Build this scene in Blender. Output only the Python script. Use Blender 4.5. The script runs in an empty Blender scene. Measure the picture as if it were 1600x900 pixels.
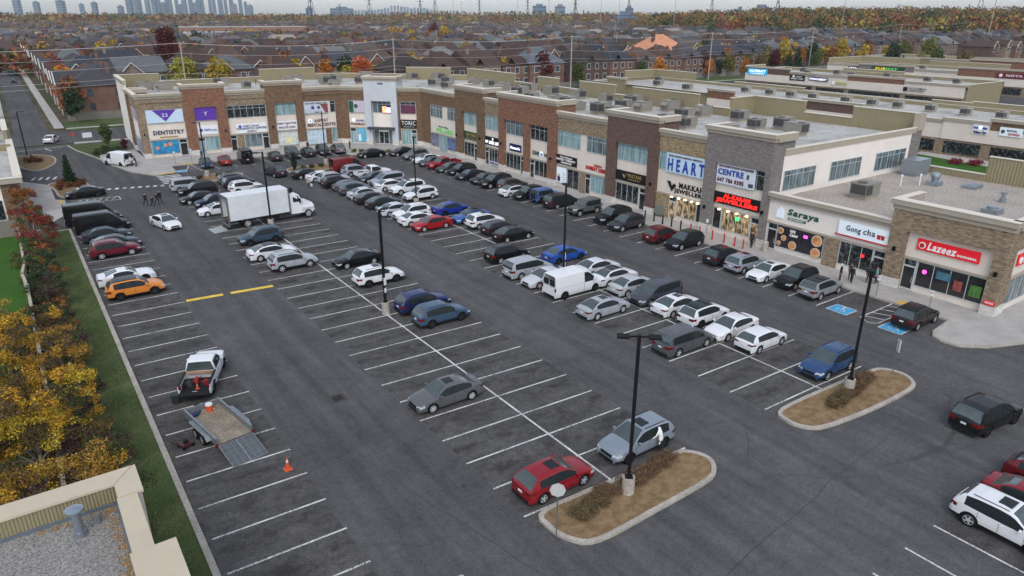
import bpy, math, random
import numpy as np
from mathutils import Matrix, Vector
R = math.radians
SC = bpy.context.scene
COL = SC.collection
rng = random.Random(7)
nr = np.random.default_rng(7)

# ------------------------------------------------------------------ camera
cam = bpy.data.objects.new('camera', bpy.data.cameras.new('camera')); COL.objects.link(cam)
cam.data.sensor_width = 36.0
cam.data.lens = 1100.0 / 1600.0 * 36.0
cam.data.clip_start = 0.5; cam.data.clip_end = 30000
_p, _y, _r = 0.37056, 0.61638, 0.00324
_fw = Vector((math.sin(_y)*math.cos(_p), math.cos(_y)*math.cos(_p), -math.sin(_p)))
_rt = Vector((math.cos(_y), -math.sin(_y), 0)); _up = _rt.cross(_fw)
_r2 = _rt*math.cos(_r) + _up*math.sin(_r); _u2 = -_rt*math.sin(_r) + _up*math.cos(_r)
cam.matrix_world = Matrix(((_r2.x, _u2.x, -_fw.x, -3.9045), (_r2.y, _u2.y, -_fw.y, -65.1402), (_r2.z, _u2.z, -_fw.z, 23.2461), (0, 0, 0, 1)))
SC.camera = cam
SC.render.resolution_x = 1024; SC.render.resolution_y = 576

# ------------------------------------------------------------------ light
SUN_EL, SUN_AZ = R(48), R(215)          # azimuth measured clockwise from +Y
W = bpy.data.worlds.new('World'); SC.world = W; W.use_nodes = True
nt = W.node_tree; nt.nodes.clear()
sky = nt.nodes.new('ShaderNodeTexSky'); sky.sky_type = 'NISHITA'; sky.sun_disc = False
sky.sun_elevation = SUN_EL; sky.sun_rotation = SUN_AZ; sky.altitude = 100; sky.air_density = 1.0; sky.dust_density = 2.0; sky.ozone_density = 2.0
hs = nt.nodes.new('ShaderNodeHueSaturation'); hs.inputs['Saturation'].default_value = 0.52; hs.inputs['Value'].default_value = 1.3
tcw = nt.nodes.new('ShaderNodeTexCoord')
mpw = nt.nodes.new('ShaderNodeMapping'); mpw.inputs['Scale'].default_value = (1, 1, 6)
nzw = nt.nodes.new('ShaderNodeTexNoise'); nzw.inputs['Scale'].default_value = 3.0; nzw.inputs['Detail'].default_value = 5
rmw = nt.nodes.new('ShaderNodeMapRange'); rmw.inputs[1].default_value = .3; rmw.inputs[2].default_value = .7; rmw.inputs[3].default_value = .98; rmw.inputs[4].default_value = 1.14
mlw = nt.nodes.new('ShaderNodeVectorMath'); mlw.operation = 'SCALE'
bg = nt.nodes.new('ShaderNodeBackground'); bg.inputs['Strength'].default_value = 0.15
wo = nt.nodes.new('ShaderNodeOutputWorld')
nt.links.new(sky.outputs[0], hs.inputs['Color']); nt.links.new(tcw.outputs['Generated'], mpw.inputs[0]); nt.links.new(mpw.outputs[0], nzw.inputs['Vector'])
nt.links.new(nzw.outputs['Fac'], rmw.inputs[0]); nt.links.new(hs.outputs[0], mlw.inputs[0]); nt.links.new(rmw.outputs[0], mlw.inputs['Scale'])
nt.links.new(mlw.outputs[0], bg.inputs['Color']); nt.links.new(bg.outputs[0], wo.inputs['Surface'])
sl = bpy.data.lights.new('sun', 'SUN'); sl.energy = 0.7; sl.angle = R(30); sl.color = (1, .97, .93)
so = bpy.data.objects.new('sun', sl); COL.objects.link(so)
_d = Vector((math.sin(SUN_AZ)*math.cos(SUN_EL), math.cos(SUN_AZ)*math.cos(SUN_EL), math.sin(SUN_EL)))
so.rotation_euler = _d.to_track_quat('Z', 'Y').to_euler()
VS = SC.view_settings
VS.view_transform = 'Standard'; VS.look = 'None'; VS.gamma = 1; VS.use_curve_mapping = False
VS.exposure = 0.36
SC.cycles.use_denoising = True
SC.cycles.max_bounces = 5; SC.cycles.diffuse_bounces = 3; SC.cycles.glossy_bounces = 3; SC.cycles.transmission_bounces = 2
SC.cycles.volume_bounces = 1; SC.cycles.transparent_max_bounces = 4
SC.cycles.use_adaptive_sampling = True; SC.cycles.adaptive_threshold = 0.02

# ------------------------------------------------------------------ materials
def s(r, g, b, k=1.0):
    f = lambda c: ((c/255)/12.92 if c/255 <= .04045 else ((c/255+.055)/1.055)**2.4)
    return (min(1, f(r)*k), min(1, f(g)*k), min(1, f(b)*k), 1)
MATS = {}
def mat(name, col, rough=.8, metal=0, var=0.12, scale=1.5, coat=0, spec=.4, bump=0, detail=4, emit=None, es=0, var2=0, scale2=12, coords='Object'):
    if name in MATS: return MATS[name]
    m = bpy.data.materials.new(name); m.use_nodes = True; MATS[name] = m
    n = m.node_tree; b = n.nodes['Principled BSDF']
    b.inputs['Roughness'].default_value = rough; b.inputs['Metallic'].default_value = metal
    b.inputs['Specular IOR Level'].default_value = spec
    b.inputs['Coat Weight'].default_value = coat; b.inputs['Coat Roughness'].default_value = .06
    b.inputs['Base Color'].default_value = col
    if emit: b.inputs['Emission Color'].default_value = emit; b.inputs['Emission Strength'].default_value = es
    if var > 0:
        tc = n.nodes.new('ShaderNodeTexCoord'); nz = n.nodes.new('ShaderNodeTexNoise'); nz.inputs['Scale'].default_value = scale; nz.inputs['Detail'].default_value = detail
        n.links.new(tc.outputs[coords], nz.inputs['Vector'])
        mr = n.nodes.new('ShaderNodeMapRange'); mr.inputs[1].default_value = .25; mr.inputs[2].default_value = .75
        mr.inputs[3].default_value = 1-var; mr.inputs[4].default_value = 1+var
        n.links.new(nz.outputs['Fac'], mr.inputs[0])
        vm = n.nodes.new('ShaderNodeVectorMath'); vm.operation = 'SCALE'; vm.inputs[0].default_value = col[:3]
        src = mr.outputs[0]
        if var2 > 0:
            n2 = n.nodes.new('ShaderNodeTexNoise'); n2.inputs['Scale'].default_value = scale2; n2.inputs['Detail'].default_value = 3
            n.links.new(tc.outputs[coords], n2.inputs['Vector'])
            m2 = n.nodes.new('ShaderNodeMapRange'); m2.inputs[1].default_value = .3; m2.inputs[2].default_value = .7; m2.inputs[3].default_value = 1-var2; m2.inputs[4].default_value = 1+var2
            n.links.new(n2.outputs['Fac'], m2.inputs[0])
            mm = n.nodes.new('ShaderNodeMath'); mm.operation = 'MULTIPLY'; n.links.new(src, mm.inputs[0]); n.links.new(m2.outputs[0], mm.inputs[1]); src = mm.outputs[0]
        n.links.new(src, vm.inputs['Scale']); n.links.new(vm.outputs[0], b.inputs['Base Color'])
        if bump:
            bp = n.nodes.new('ShaderNodeBump'); bp.inputs['Strength'].default_value = bump; n.links.new(nz.outputs['Fac'], bp.inputs['Height']); n.links.new(bp.outputs[0], b.inputs['Normal'])
    return m
def objcol(name, rough, metal=0, coat=0, var=0, scale=3, spec=.5, island=0, trans=0):
    """colour comes from the object's own colour property"""
    m = bpy.data.materials.new(name); m.use_nodes = True; MATS[name] = m
    n = m.node_tree; b = n.nodes['Principled BSDF']; b.inputs['Roughness'].default_value = rough; b.inputs['Metallic'].default_value = metal
    b.inputs['Coat Weight'].default_value = coat; b.inputs['Coat Roughness'].default_value = .05; b.inputs['Specular IOR Level'].default_value = spec
    oi = n.nodes.new('ShaderNodeObjectInfo'); out = oi.outputs['Color']
    if var:
        tc = n.nodes.new('ShaderNodeTexCoord'); nz = n.nodes.new('ShaderNodeTexNoise'); nz.inputs['Scale'].default_value = scale; nz.inputs['Detail'].default_value = 4
        n.links.new(tc.outputs['Object'], nz.inputs['Vector'])
        mr = n.nodes.new('ShaderNodeMapRange'); mr.inputs[1].default_value = .3; mr.inputs[2].default_value = .7; mr.inputs[3].default_value = 1-var; mr.inputs[4].default_value = 1+var
        n.links.new(nz.outputs['Fac'], mr.inputs[0]); vm = n.nodes.new('ShaderNodeVectorMath'); vm.operation = 'SCALE'
        n.links.new(out, vm.inputs[0]); n.links.new(mr.outputs[0], vm.inputs['Scale']); out = vm.outputs[0]
    if island:
        ge = n.nodes.new('ShaderNodeNewGeometry'); mr = n.nodes.new('ShaderNodeMapRange'); mr.inputs[3].default_value = 1-island; mr.inputs[4].default_value = 1+island
        n.links.new(ge.outputs['Random Per Island'], mr.inputs[0]); vm = n.nodes.new('ShaderNodeVectorMath'); vm.operation = 'SCALE'
        n.links.new(out, vm.inputs[0]); n.links.new(mr.outputs[0], vm.inputs['Scale'])
        hv = n.nodes.new('ShaderNodeHueSaturation'); m2 = n.nodes.new('ShaderNodeMapRange'); m2.inputs[3].default_value = .47; m2.inputs[4].default_value = .535
        wn = n.nodes.new('ShaderNodeTexWhiteNoise'); wn.noise_dimensions = '1D'; n.links.new(ge.outputs['Random Per Island'], wn.inputs['W'])
        n.links.new(wn.outputs['Value'], m2.inputs[0]); n.links.new(m2.outputs[0], hv.inputs['Hue']); n.links.new(vm.outputs[0], hv.inputs['Color']); out = hv.outputs[0]
    n.links.new(out, b.inputs['Base Color'])
    return m
def brick(name, c1, c2, mortar, w=.34, h=.11, dark=.35):
    m = bpy.data.materials.new(name); m.use_nodes = True; MATS[name] = m
    n = m.node_tree; b = n.nodes['Principled BSDF']; b.inputs['Roughness'].default_value = .9; b.inputs['Specular IOR Level'].default_value = .2
    tc = n.nodes.new('ShaderNodeTexCoord'); sp = n.nodes.new('ShaderNodeSeparateXYZ'); ad = n.nodes.new('ShaderNodeMath'); ad.operation = 'ADD'
    n.links.new(tc.outputs['Object'], sp.inputs[0]); n.links.new(sp.outputs['X'], ad.inputs[0]); n.links.new(sp.outputs['Y'], ad.inputs[1])
    cb = n.nodes.new('ShaderNodeCombineXYZ'); n.links.new(ad.outputs[0], cb.inputs[0]); n.links.new(sp.outputs['Z'], cb.inputs[1])
    bt = n.nodes.new('ShaderNodeTexBrick'); bt.inputs['Scale'].default_value = 1; bt.inputs['Brick Width'].default_value = w; bt.inputs['Row Height'].default_value = h
    bt.inputs['Mortar Size'].default_value = .008; bt.inputs['Color1'].default_value = c1; bt.inputs['Color2'].default_value = c2; bt.inputs['Mortar'].default_value = mortar
    n.links.new(cb.outputs[0], bt.inputs['Vector'])
    mp = n.nodes.new('ShaderNodeMapping'); mp.inputs['Scale'].default_value = (1.6, 9, 1); n.links.new(cb.outputs[0], mp.inputs[0])
    nz = n.nodes.new('ShaderNodeTexNoise'); nz.inputs['Scale'].default_value = 1; nz.inputs['Detail'].default_value = 3; n.links.new(mp.outputs[0], nz.inputs['Vector'])
    mr = n.nodes.new('ShaderNodeMapRange'); mr.inputs[1].default_value = .32; mr.inputs[2].default_value = .6; mr.inputs[3].default_value = 1-dark; mr.inputs[4].default_value = 1.15
    n.links.new(nz.outputs['Fac'], mr.inputs[0]); vm = n.nodes.new('ShaderNodeVectorMath'); vm.operation = 'SCALE'
    n.links.new(bt.outputs['Color'], vm.inputs[0]); n.links.new(mr.outputs[0], vm.inputs['Scale']); n.links.new(vm.outputs[0], b.inputs['Base Color'])
    return m
def ribbed(name, col, pitch=.35):
    m = mat(name, col, .6, 0, .06, .8); n = m.node_tree; b = n.nodes['Principled BSDF']
    tc = n.nodes.new('ShaderNodeTexCoord'); sp = n.nodes.new('ShaderNodeSeparateXYZ'); ad = n.nodes.new('ShaderNodeMath'); ad.operation = 'ADD'
    n.links.new(tc.outputs['Object'], sp.inputs[0]); n.links.new(sp.outputs['X'], ad.inputs[0]); n.links.new(sp.outputs['Y'], ad.inputs[1])
    mu = n.nodes.new('ShaderNodeMath'); mu.operation = 'MULTIPLY'; mu.inputs[1].default_value = 2*math.pi/pitch; n.links.new(ad.outputs[0], mu.inputs[0])
    si = n.nodes.new('ShaderNodeMath'); si.operation = 'SINE'; n.links.new(mu.outputs[0], si.inputs[0])
    bp = n.nodes.new('ShaderNodeBump'); bp.inputs['Strength'].default_value = .5; bp.inputs['Distance'].default_value = .04; n.links.new(si.outputs[0], bp.inputs['Height']); n.links.new(bp.outputs[0], b.inputs['Normal'])
    return m

# ------------------------------------------------------------------ mesh builder
class MB:
    def __init__(self): self.v = []; self.f = []; self.m = []
    def add(self, vs, fs, m=0):
        k = len(self.v); self.v += [tuple(a) for a in vs]; self.f += [tuple(i+k for i in f) for f in fs]; self.m += [m]*len(fs); return self
    def box(self, x0, x1, y0, y1, z0, z1, m=0):
        if x0 > x1: x0, x1 = x1, x0
        if y0 > y1: y0, y1 = y1, y0
        return self.add([(x0,y0,z0),(x1,y0,z0),(x1,y1,z0),(x0,y1,z0),(x0,y0,z1),(x1,y0,z1),(x1,y1,z1),(x0,y1,z1)],
                        [(0,3,2,1),(4,5,6,7),(0,1,5,4),(1,2,6,5),(2,3,7,6),(3,0,4,7)], m)
    def obox(self, c, size, rot=0, m=0, tilt=0):
        M = Matrix.Rotation(rot, 3, 'Z') @ Matrix.Rotation(tilt, 3, 'Y'); vs = []
        for z in (-.5, .5):
            for x, y in ((-.5,-.5),(.5,-.5),(.5,.5),(-.5,.5)):
                p = M @ Vector((x*size[0], y*size[1], z*size[2])); vs.append((c[0]+p.x, c[1]+p.y, c[2]+p.z))
        return self.add(vs, [(0,3,2,1),(4,5,6,7),(0,1,5,4),(1,2,6,5),(2,3,7,6),(3,0,4,7)], m)
    def tube(self, p0, p1, r0, r1=None, n=8, m=0, cap=True):
        r1 = r0 if r1 is None else r1; a = Vector(p0); b = Vector(p1); d = (b-a).normalized()
        u = d.orthogonal().normalized(); w = d.cross(u); vs = []
        for c, r in ((a, r0), (b, r1)):
            for i in range(n):
                t = 2*math.pi*i/n; q = c + u*(r*math.cos(t)) + w*(r*math.sin(t)); vs.append(tuple(q))
        fs = [(i, (i+1) % n, n+(i+1) % n, n+i) for i in range(n)]
        if cap: fs += [tuple(range(n-1, -1, -1)), tuple(range(n, 2*n))]
        return self.add(vs, fs, m)
    def prism(self, pts, z0, z1, m=0, mtop=None):
        n = len(pts); vs = [(x, y, z0) for x, y in pts] + [(x, y, z1) for x, y in pts]
        self.add(vs, [(i, (i+1) % n, n+(i+1) % n, n+i) for i in range(n)] + [tuple(range(n-1, -1, -1))], m)
        return self.add(vs[n:], [tuple(range(n))], m if mtop is None else mtop)
    def sheet(self, pts, z, m=0): return self.add([(x, y, z) for x, y in pts], [tuple(range(len(pts)))], m)
    def strip(self, pts, w, z, m=0):
        P = [Vector((x, y)) for x, y in pts]; vs = []
        for i, p in enumerate(P):
            d = (P[min(i+1, len(P)-1)] - P[max(i-1, 0)]).normalized(); nrm = Vector((-d.y, d.x))*(w/2)
            vs += [(p.x+nrm.x, p.y+nrm.y, z), (p.x-nrm.x, p.y-nrm.y, z)]
        return self.add(vs, [(2*i+1, 2*i+3, 2*i+2, 2*i) for i in range(len(P)-1)], m)
    def kerb(self, pts, w, z0, z1, m=0, closed=False):
        P = [Vector((x, y)) for x, y in pts]; n = len(P); vs = []
        for i, p in enumerate(P):
            a = P[(i-1) % n] if (closed or i > 0) else p; b = P[(i+1) % n] if (closed or i < n-1) else p
            d = (b-a).normalized(); q = Vector((-d.y, d.x))*(w/2)
            vs += [(p.x+q.x, p.y+q.y, z0), (p.x+q.x, p.y+q.y, z1), (p.x-q.x, p.y-q.y, z1), (p.x-q.x, p.y-q.y, z0)]
        fs = []
        for i in range(n if closed else n-1):
            a, b = 4*i, 4*((i+1) % n); fs += [(a, b, b+1, a+1), (a+1, b+1, b+2, a+2), (a+2, b+2, b+3, a+3)]
        if not closed: fs += [(0, 1, 2, 3), (4*n-1, 4*n-2, 4*n-3, 4*n-4)]
        return self.add(vs, fs, m)
    def mesh(self, name, mats, smooth=None):
        me = bpy.data.meshes.new(name); me.from_pydata(self.v, [], self.f)
        for q in (mats if isinstance(mats, (list, tuple)) else [mats]): me.materials.append(q)
        me.polygons.foreach_set('material_index', self.m)
        if smooth:
            me.polygons.foreach_set('use_smooth', [True]*len(self.f)); me.set_sharp_from_angle(angle=R(smooth))
        me.update(); return me
    def build(self, name, mats, parent=None, loc=None, rz=0, smooth=None):
        return link(name, self.mesh(name, mats, smooth), parent, loc, rz)
def link(name, data, parent=None, loc=None, rz=0):
    o = bpy.data.objects.new(name, data); COL.objects.link(o)
    if parent is not None: o.parent = parent
    if loc is not None: o.location = loc
    if rz: o.rotation_euler = (0, 0, rz)
    return o
def box(*a): return MB().box(*a)
def tag(o, label, cat, group=None):
    o['label'] = label; o['category'] = cat
    if group: o['group'] = group
    return o
def thing(name, label, cat, loc=(0, 0, 0), rz=0, group=None):
    return tag(link(name, None, None, loc, rz), label, cat, group)
def struct(o): o['kind'] = 'structure'; return o
KIDS = {}
def kids(o):
    return [c for c in o.children]
def copy_tree(o, ch, parent=None):
    c = o.copy(); COL.objects.link(c); c.parent = parent
    for k, g in ch: copy_tree(k, g, c)
    return c
def snap(o): return [(k, snap(k)) for k in kids(o)]
# ------------------------------------------------------------------ vehicles
PAINT = objcol('car_paint', .34, .12, .3, spec=.25)
GLASS = mat('car_glass', (.016, .022, .024, 1), .12, 0, 0, spec=.14)
GLASSW = mat('windscreen_glass', (.045, .062, .062, 1), .1, 0, .2, 2, spec=.8, coat=.2)
TRIM = mat('black_trim', (.014, .014, .015, 1), .6, 0, .1, 4, spec=.12)
TYRE = mat('tyre_rubber', (.012, .012, .012, 1), .9, 0, .15, 6, spec=.1)
ALLOY = mat('alloy', (.55, .56, .58, 1), .4, .4, .05, 8)
DARKALLOY = mat('dark_alloy', (.05, .05, .055, 1), .35, .6, .05, 8)
HEADL = mat('headlight_glass', (.55, .58, .6, 1), .12, .2, .1, 9, coat=.8)
TAILL = mat('taillight_glass', (.12, .007, .007, 1), .25, 0, .1, 9, coat=.3)
PLATE = mat('number_plate', (.62, .64, .66, 1), .5, 0, .05, 20)
CHROME = mat('chrome', (.6, .6, .62, 1), .15, 1, .03, 9)

def ip(x, keys):
    xs = [k[0] for k in keys]; ys = [k[1] for k in keys]; return float(np.interp(x, xs, ys))
def wheel_mesh(r, w, n=20, spokes=5):
    t = MB(); prof = [(-w/2+.02, r*.69), (-w/2, r*.75), (-w/2, r*.93), (-w/2+.03, r), (w/2-.03, r), (w/2, r*.93), (w/2, r*.75), (w/2-.02, r*.69)]
    vs = []; k = len(prof)
    for i in range(n):
        a = 2*math.pi*i/n
        for y, q in prof: vs.append((q*math.cos(a), y, q*math.sin(a)))
    t.add(vs, [(i*k+j, i*k+j+1, ((i+1) % n)*k+j+1, ((i+1) % n)*k+j) for i in range(n) for j in range(k-1)])
    g = MB(); rr = r*.72
    for sgn in (-1, 1):
        y = sgn*(w/2-.025); yi = sgn*(w/2-.07)
        g.add([(rr*math.cos(2*math.pi*i/n), y, rr*math.sin(2*math.pi*i/n)) for i in range(n)] + [(rr*.86*math.cos(2*math.pi*i/n), y, rr*.86*math.sin(2*math.pi*i/n)) for i in range(n)],
              [(i, (i+1) % n, n+(i+1) % n, n+i) for i in range(n)], 0)
        g.add([(rr*.9*math.cos(2*math.pi*i/n), yi, rr*.9*math.sin(2*math.pi*i/n)) for i in range(n)], [tuple(range(n))], 1)
        for q in range(spokes):
            a = 2*math.pi*q/spokes; c, s_ = math.cos(a), math.sin(a); P = []
            for d, h in ((.05, .055), (rr*.9, .035)):
                P += [(d*c-h*s_, y+sgn*.004, d*s_+h*c), (d*c+h*s_, y+sgn*.004, d*s_-h*c)]
            g.add(P, [(0, 1, 3, 2)], 0)
        g.add([(.07*math.cos(2*math.pi*i/8), y+sgn*.008, .07*math.sin(2*math.pi*i/8)) for i in range(8)], [tuple(range(8))], 0)
    return t, g
WHEELS = {}
def wheel(parent, x, y, r, w=.23, dark=False, spokes=5):
    k = (round(r, 2), w, dark, spokes)
    if k not in WHEELS:
        t, g = wheel_mesh(r, w, 20, spokes)
        WHEELS[k] = (t.mesh('tyre', TYRE, 40), g.mesh('rim', [DARKALLOY if dark else ALLOY, TRIM], None))
    o = link('wheel', WHEELS[k][0], parent, (x, y, r)); link('rim', WHEELS[k][1], o); return o

SPEC = {}
def spec(k, **d): SPEC[k] = d
spec('sedan', L=4.78, W=1.84, H=1.45, sill=.24, r=.33, ax=(-1.42, 1.43),
     top=[(-2.39,.62),(-2.36,.86),(-2.28,1.0),(-1.75,1.04),(-1.2,1.0),(0,.94),(.95,.96),(1.3,.93),(1.9,.84),(2.2,.72),(2.34,.6),(2.39,.5)],
     cab=[(-1.98,1.0),(-1.75,1.1),(-1.3,1.3),(-.95,1.395),(-.5,1.44),(0,1.45),(.3,1.42),(.55,1.33),(.85,1.15),(1.18,.93)], rf=.32, rr=-.95, sg=(-1.45,.92), roofw=.68)
spec('coupe', L=4.8, W=1.9, H=1.36, sill=.22, r=.36, ax=(-1.42, 1.43),
     top=[(-2.4,.6),(-2.37,.92),(-2.28,1.03),(-1.75,1.06),(-1.2,1.0),(0,.92),(.75,.94),(1.3,.93),(1.9,.88),(2.22,.76),(2.36,.6),(2.4,.45)],
     cab=[(-1.85,1.02),(-1.6,1.1),(-1.15,1.24),(-.8,1.32),(-.4,1.355),(-.05,1.36),(.2,1.32),(.5,1.19),(.9,.93)], rf=.02, rr=-.75, sg=(-1.1,.62), roofw=.66)
spec('hatch', L=4.4, W=1.82, H=1.46, sill=.23, r=.33, ax=(-1.33, 1.34),
     top=[(-2.2,.6),(-2.17,.88),(-2.08,.99),(-1.5,1.0),(0,.94),(.85,.95),(1.2,.93),(1.75,.83),(2.05,.7),(2.16,.58),(2.2,.48)],
     cab=[(-2.08,.97),(-1.95,1.12),(-1.72,1.3),(-1.45,1.4),(-.9,1.45),(-.2,1.46),(.2,1.42),(.45,1.33),(.75,1.15),(1.08,.93)], rf=.22, rr=-1.5, sg=(-1.5,.82), roofw=.70)
spec('suv', L=4.66, W=1.88, H=1.69, sill=.3, r=.365, ax=(-1.36, 1.38), clad=1,
     top=[(-2.33,.62),(-2.3,.95),(-2.22,1.08),(-1.5,1.1),(0,1.06),(.85,1.07),(1.3,1.04),(1.85,.95),(2.15,.82),(2.28,.68),(2.33,.55)],
     cab=[(-2.2,1.06),(-2.08,1.28),(-1.9,1.5),(-1.72,1.6),(-1.2,1.67),(-.3,1.69),(.15,1.65),(.42,1.55),(.75,1.33),(1.12,1.04)], rf=.2, rr=-1.76, sg=(-1.72,.8), roofw=.74, rails=1)
spec('bigsuv', L=5.0, W=1.98, H=1.8, sill=.33, r=.4, ax=(-1.5, 1.5), clad=1,
     top=[(-2.5,.62),(-2.47,1.0),(-2.38,1.15),(-1.5,1.17),(0,1.13),(1.05,1.14),(1.5,1.12),(2.05,1.03),(2.35,.9),(2.46,.72),(2.5,.58)],
     cab=[(-2.4,1.12),(-2.3,1.36),(-2.16,1.6),(-1.98,1.72),(-1.4,1.79),(-.3,1.8),(.25,1.76),(.52,1.66),(.85,1.43),(1.22,1.12)], rf=.3, rr=-2.0, sg=(-1.95,.9), roofw=.78, rails=1)
spec('minivan', L=5.1, W=1.96, H=1.75, sill=.25, r=.35, ax=(-1.5, 1.52),
     top=[(-2.55,.6),(-2.52,.98),(-2.45,1.1),(-1.5,1.1),(0,1.04),(1.2,1.04),(1.6,1.0),(2.1,.88),(2.4,.74),(2.51,.6),(2.55,.48)],
     cab=[(-2.48,1.08),(-2.42,1.32),(-2.3,1.56),(-2.1,1.68),(-1.5,1.74),(-.3,1.75),(.4,1.71),(.7,1.6),(1.1,1.34),(1.55,1.02)], rf=.42, rr=-2.12, sg=(-2.1,1.15), roofw=.78)
spec('jeep', L=4.5, W=1.88, H=1.86, sill=.42, r=.41, ax=(-1.35, 1.45), clad=1, flat=1,
     top=[(-2.1,.6),(-2.09,1.14),(-1.5,1.18),(0,1.18),(.7,1.18),(1.0,1.16),(2.0,1.1),(2.12,1.05),(2.18,.9),(2.2,.6)],
     cab=[(-2.06,1.16),(-2.04,1.5),(-2.0,1.82),(-1.9,1.86),(-.5,1.86),(.2,1.86),(.3,1.83),(.45,1.55),(.62,1.17)], rf=.24, rr=-1.98, sg=(-1.9,.5), roofw=.83)
spec('van', L=5.6, W=2.02, H=2.25, sill=.3, r=.37, ax=(-1.75, 1.75), boxy=1,
     top=[(-2.8,.6),(-2.79,1.2),(-2.5,1.22),(0,1.2),(1.5,1.2),(1.9,1.14),(2.45,1.0),(2.7,.82),(2.78,.66),(2.8,.5)],
     cab=[(-2.77,1.2),(-2.75,1.8),(-2.72,2.16),(-2.6,2.23),(-1,2.25),(.5,2.25),(.85,2.2),(1.15,2.0),(1.5,1.64),(1.95,1.15)], rf=.9, rr=-2.7, sg=(.45,1.55), roofw=.84)
spec('highvan', L=6.0, W=2.05, H=2.65, sill=.3, r=.37, ax=(-1.9, 1.9), boxy=1,
     top=[(-3.0,.6),(-2.99,1.2),(-2.5,1.25),(0,1.25),(1.7,1.25),(2.1,1.2),(2.6,1.08),(2.9,.9),(2.98,.7),(3.0,.5)],
     cab=[(-2.97,1.25),(-2.95,2.0),(-2.92,2.56),(-2.8,2.63),(-1,2.65),(.6,2.65),(1.0,2.58),(1.35,2.3),(1.7,1.85),(2.15,1.2)], rf=1.05, rr=-2.9, sg=(.6,1.7), roofw=.86)
spec('pickup', L=5.6, W=1.98, H=1.82, sill=.36, r=.39, ax=(-1.75, 1.85), xlo=-.75,
     top=[(-.75,1.14),(0,1.14),(1.0,1.16),(1.55,1.14),(2.3,1.08),(2.65,.98),(2.77,.8),(2.8,.6)],
     cab=[(-.74,1.14),(-.72,1.45),(-.66,1.74),(-.5,1.8),(0,1.82),(.35,1.81),(.6,1.74),(.85,1.52),(1.3,1.13)], rf=.5, rr=-.66, sg=(-.55,.95), roofw=.78)

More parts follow.
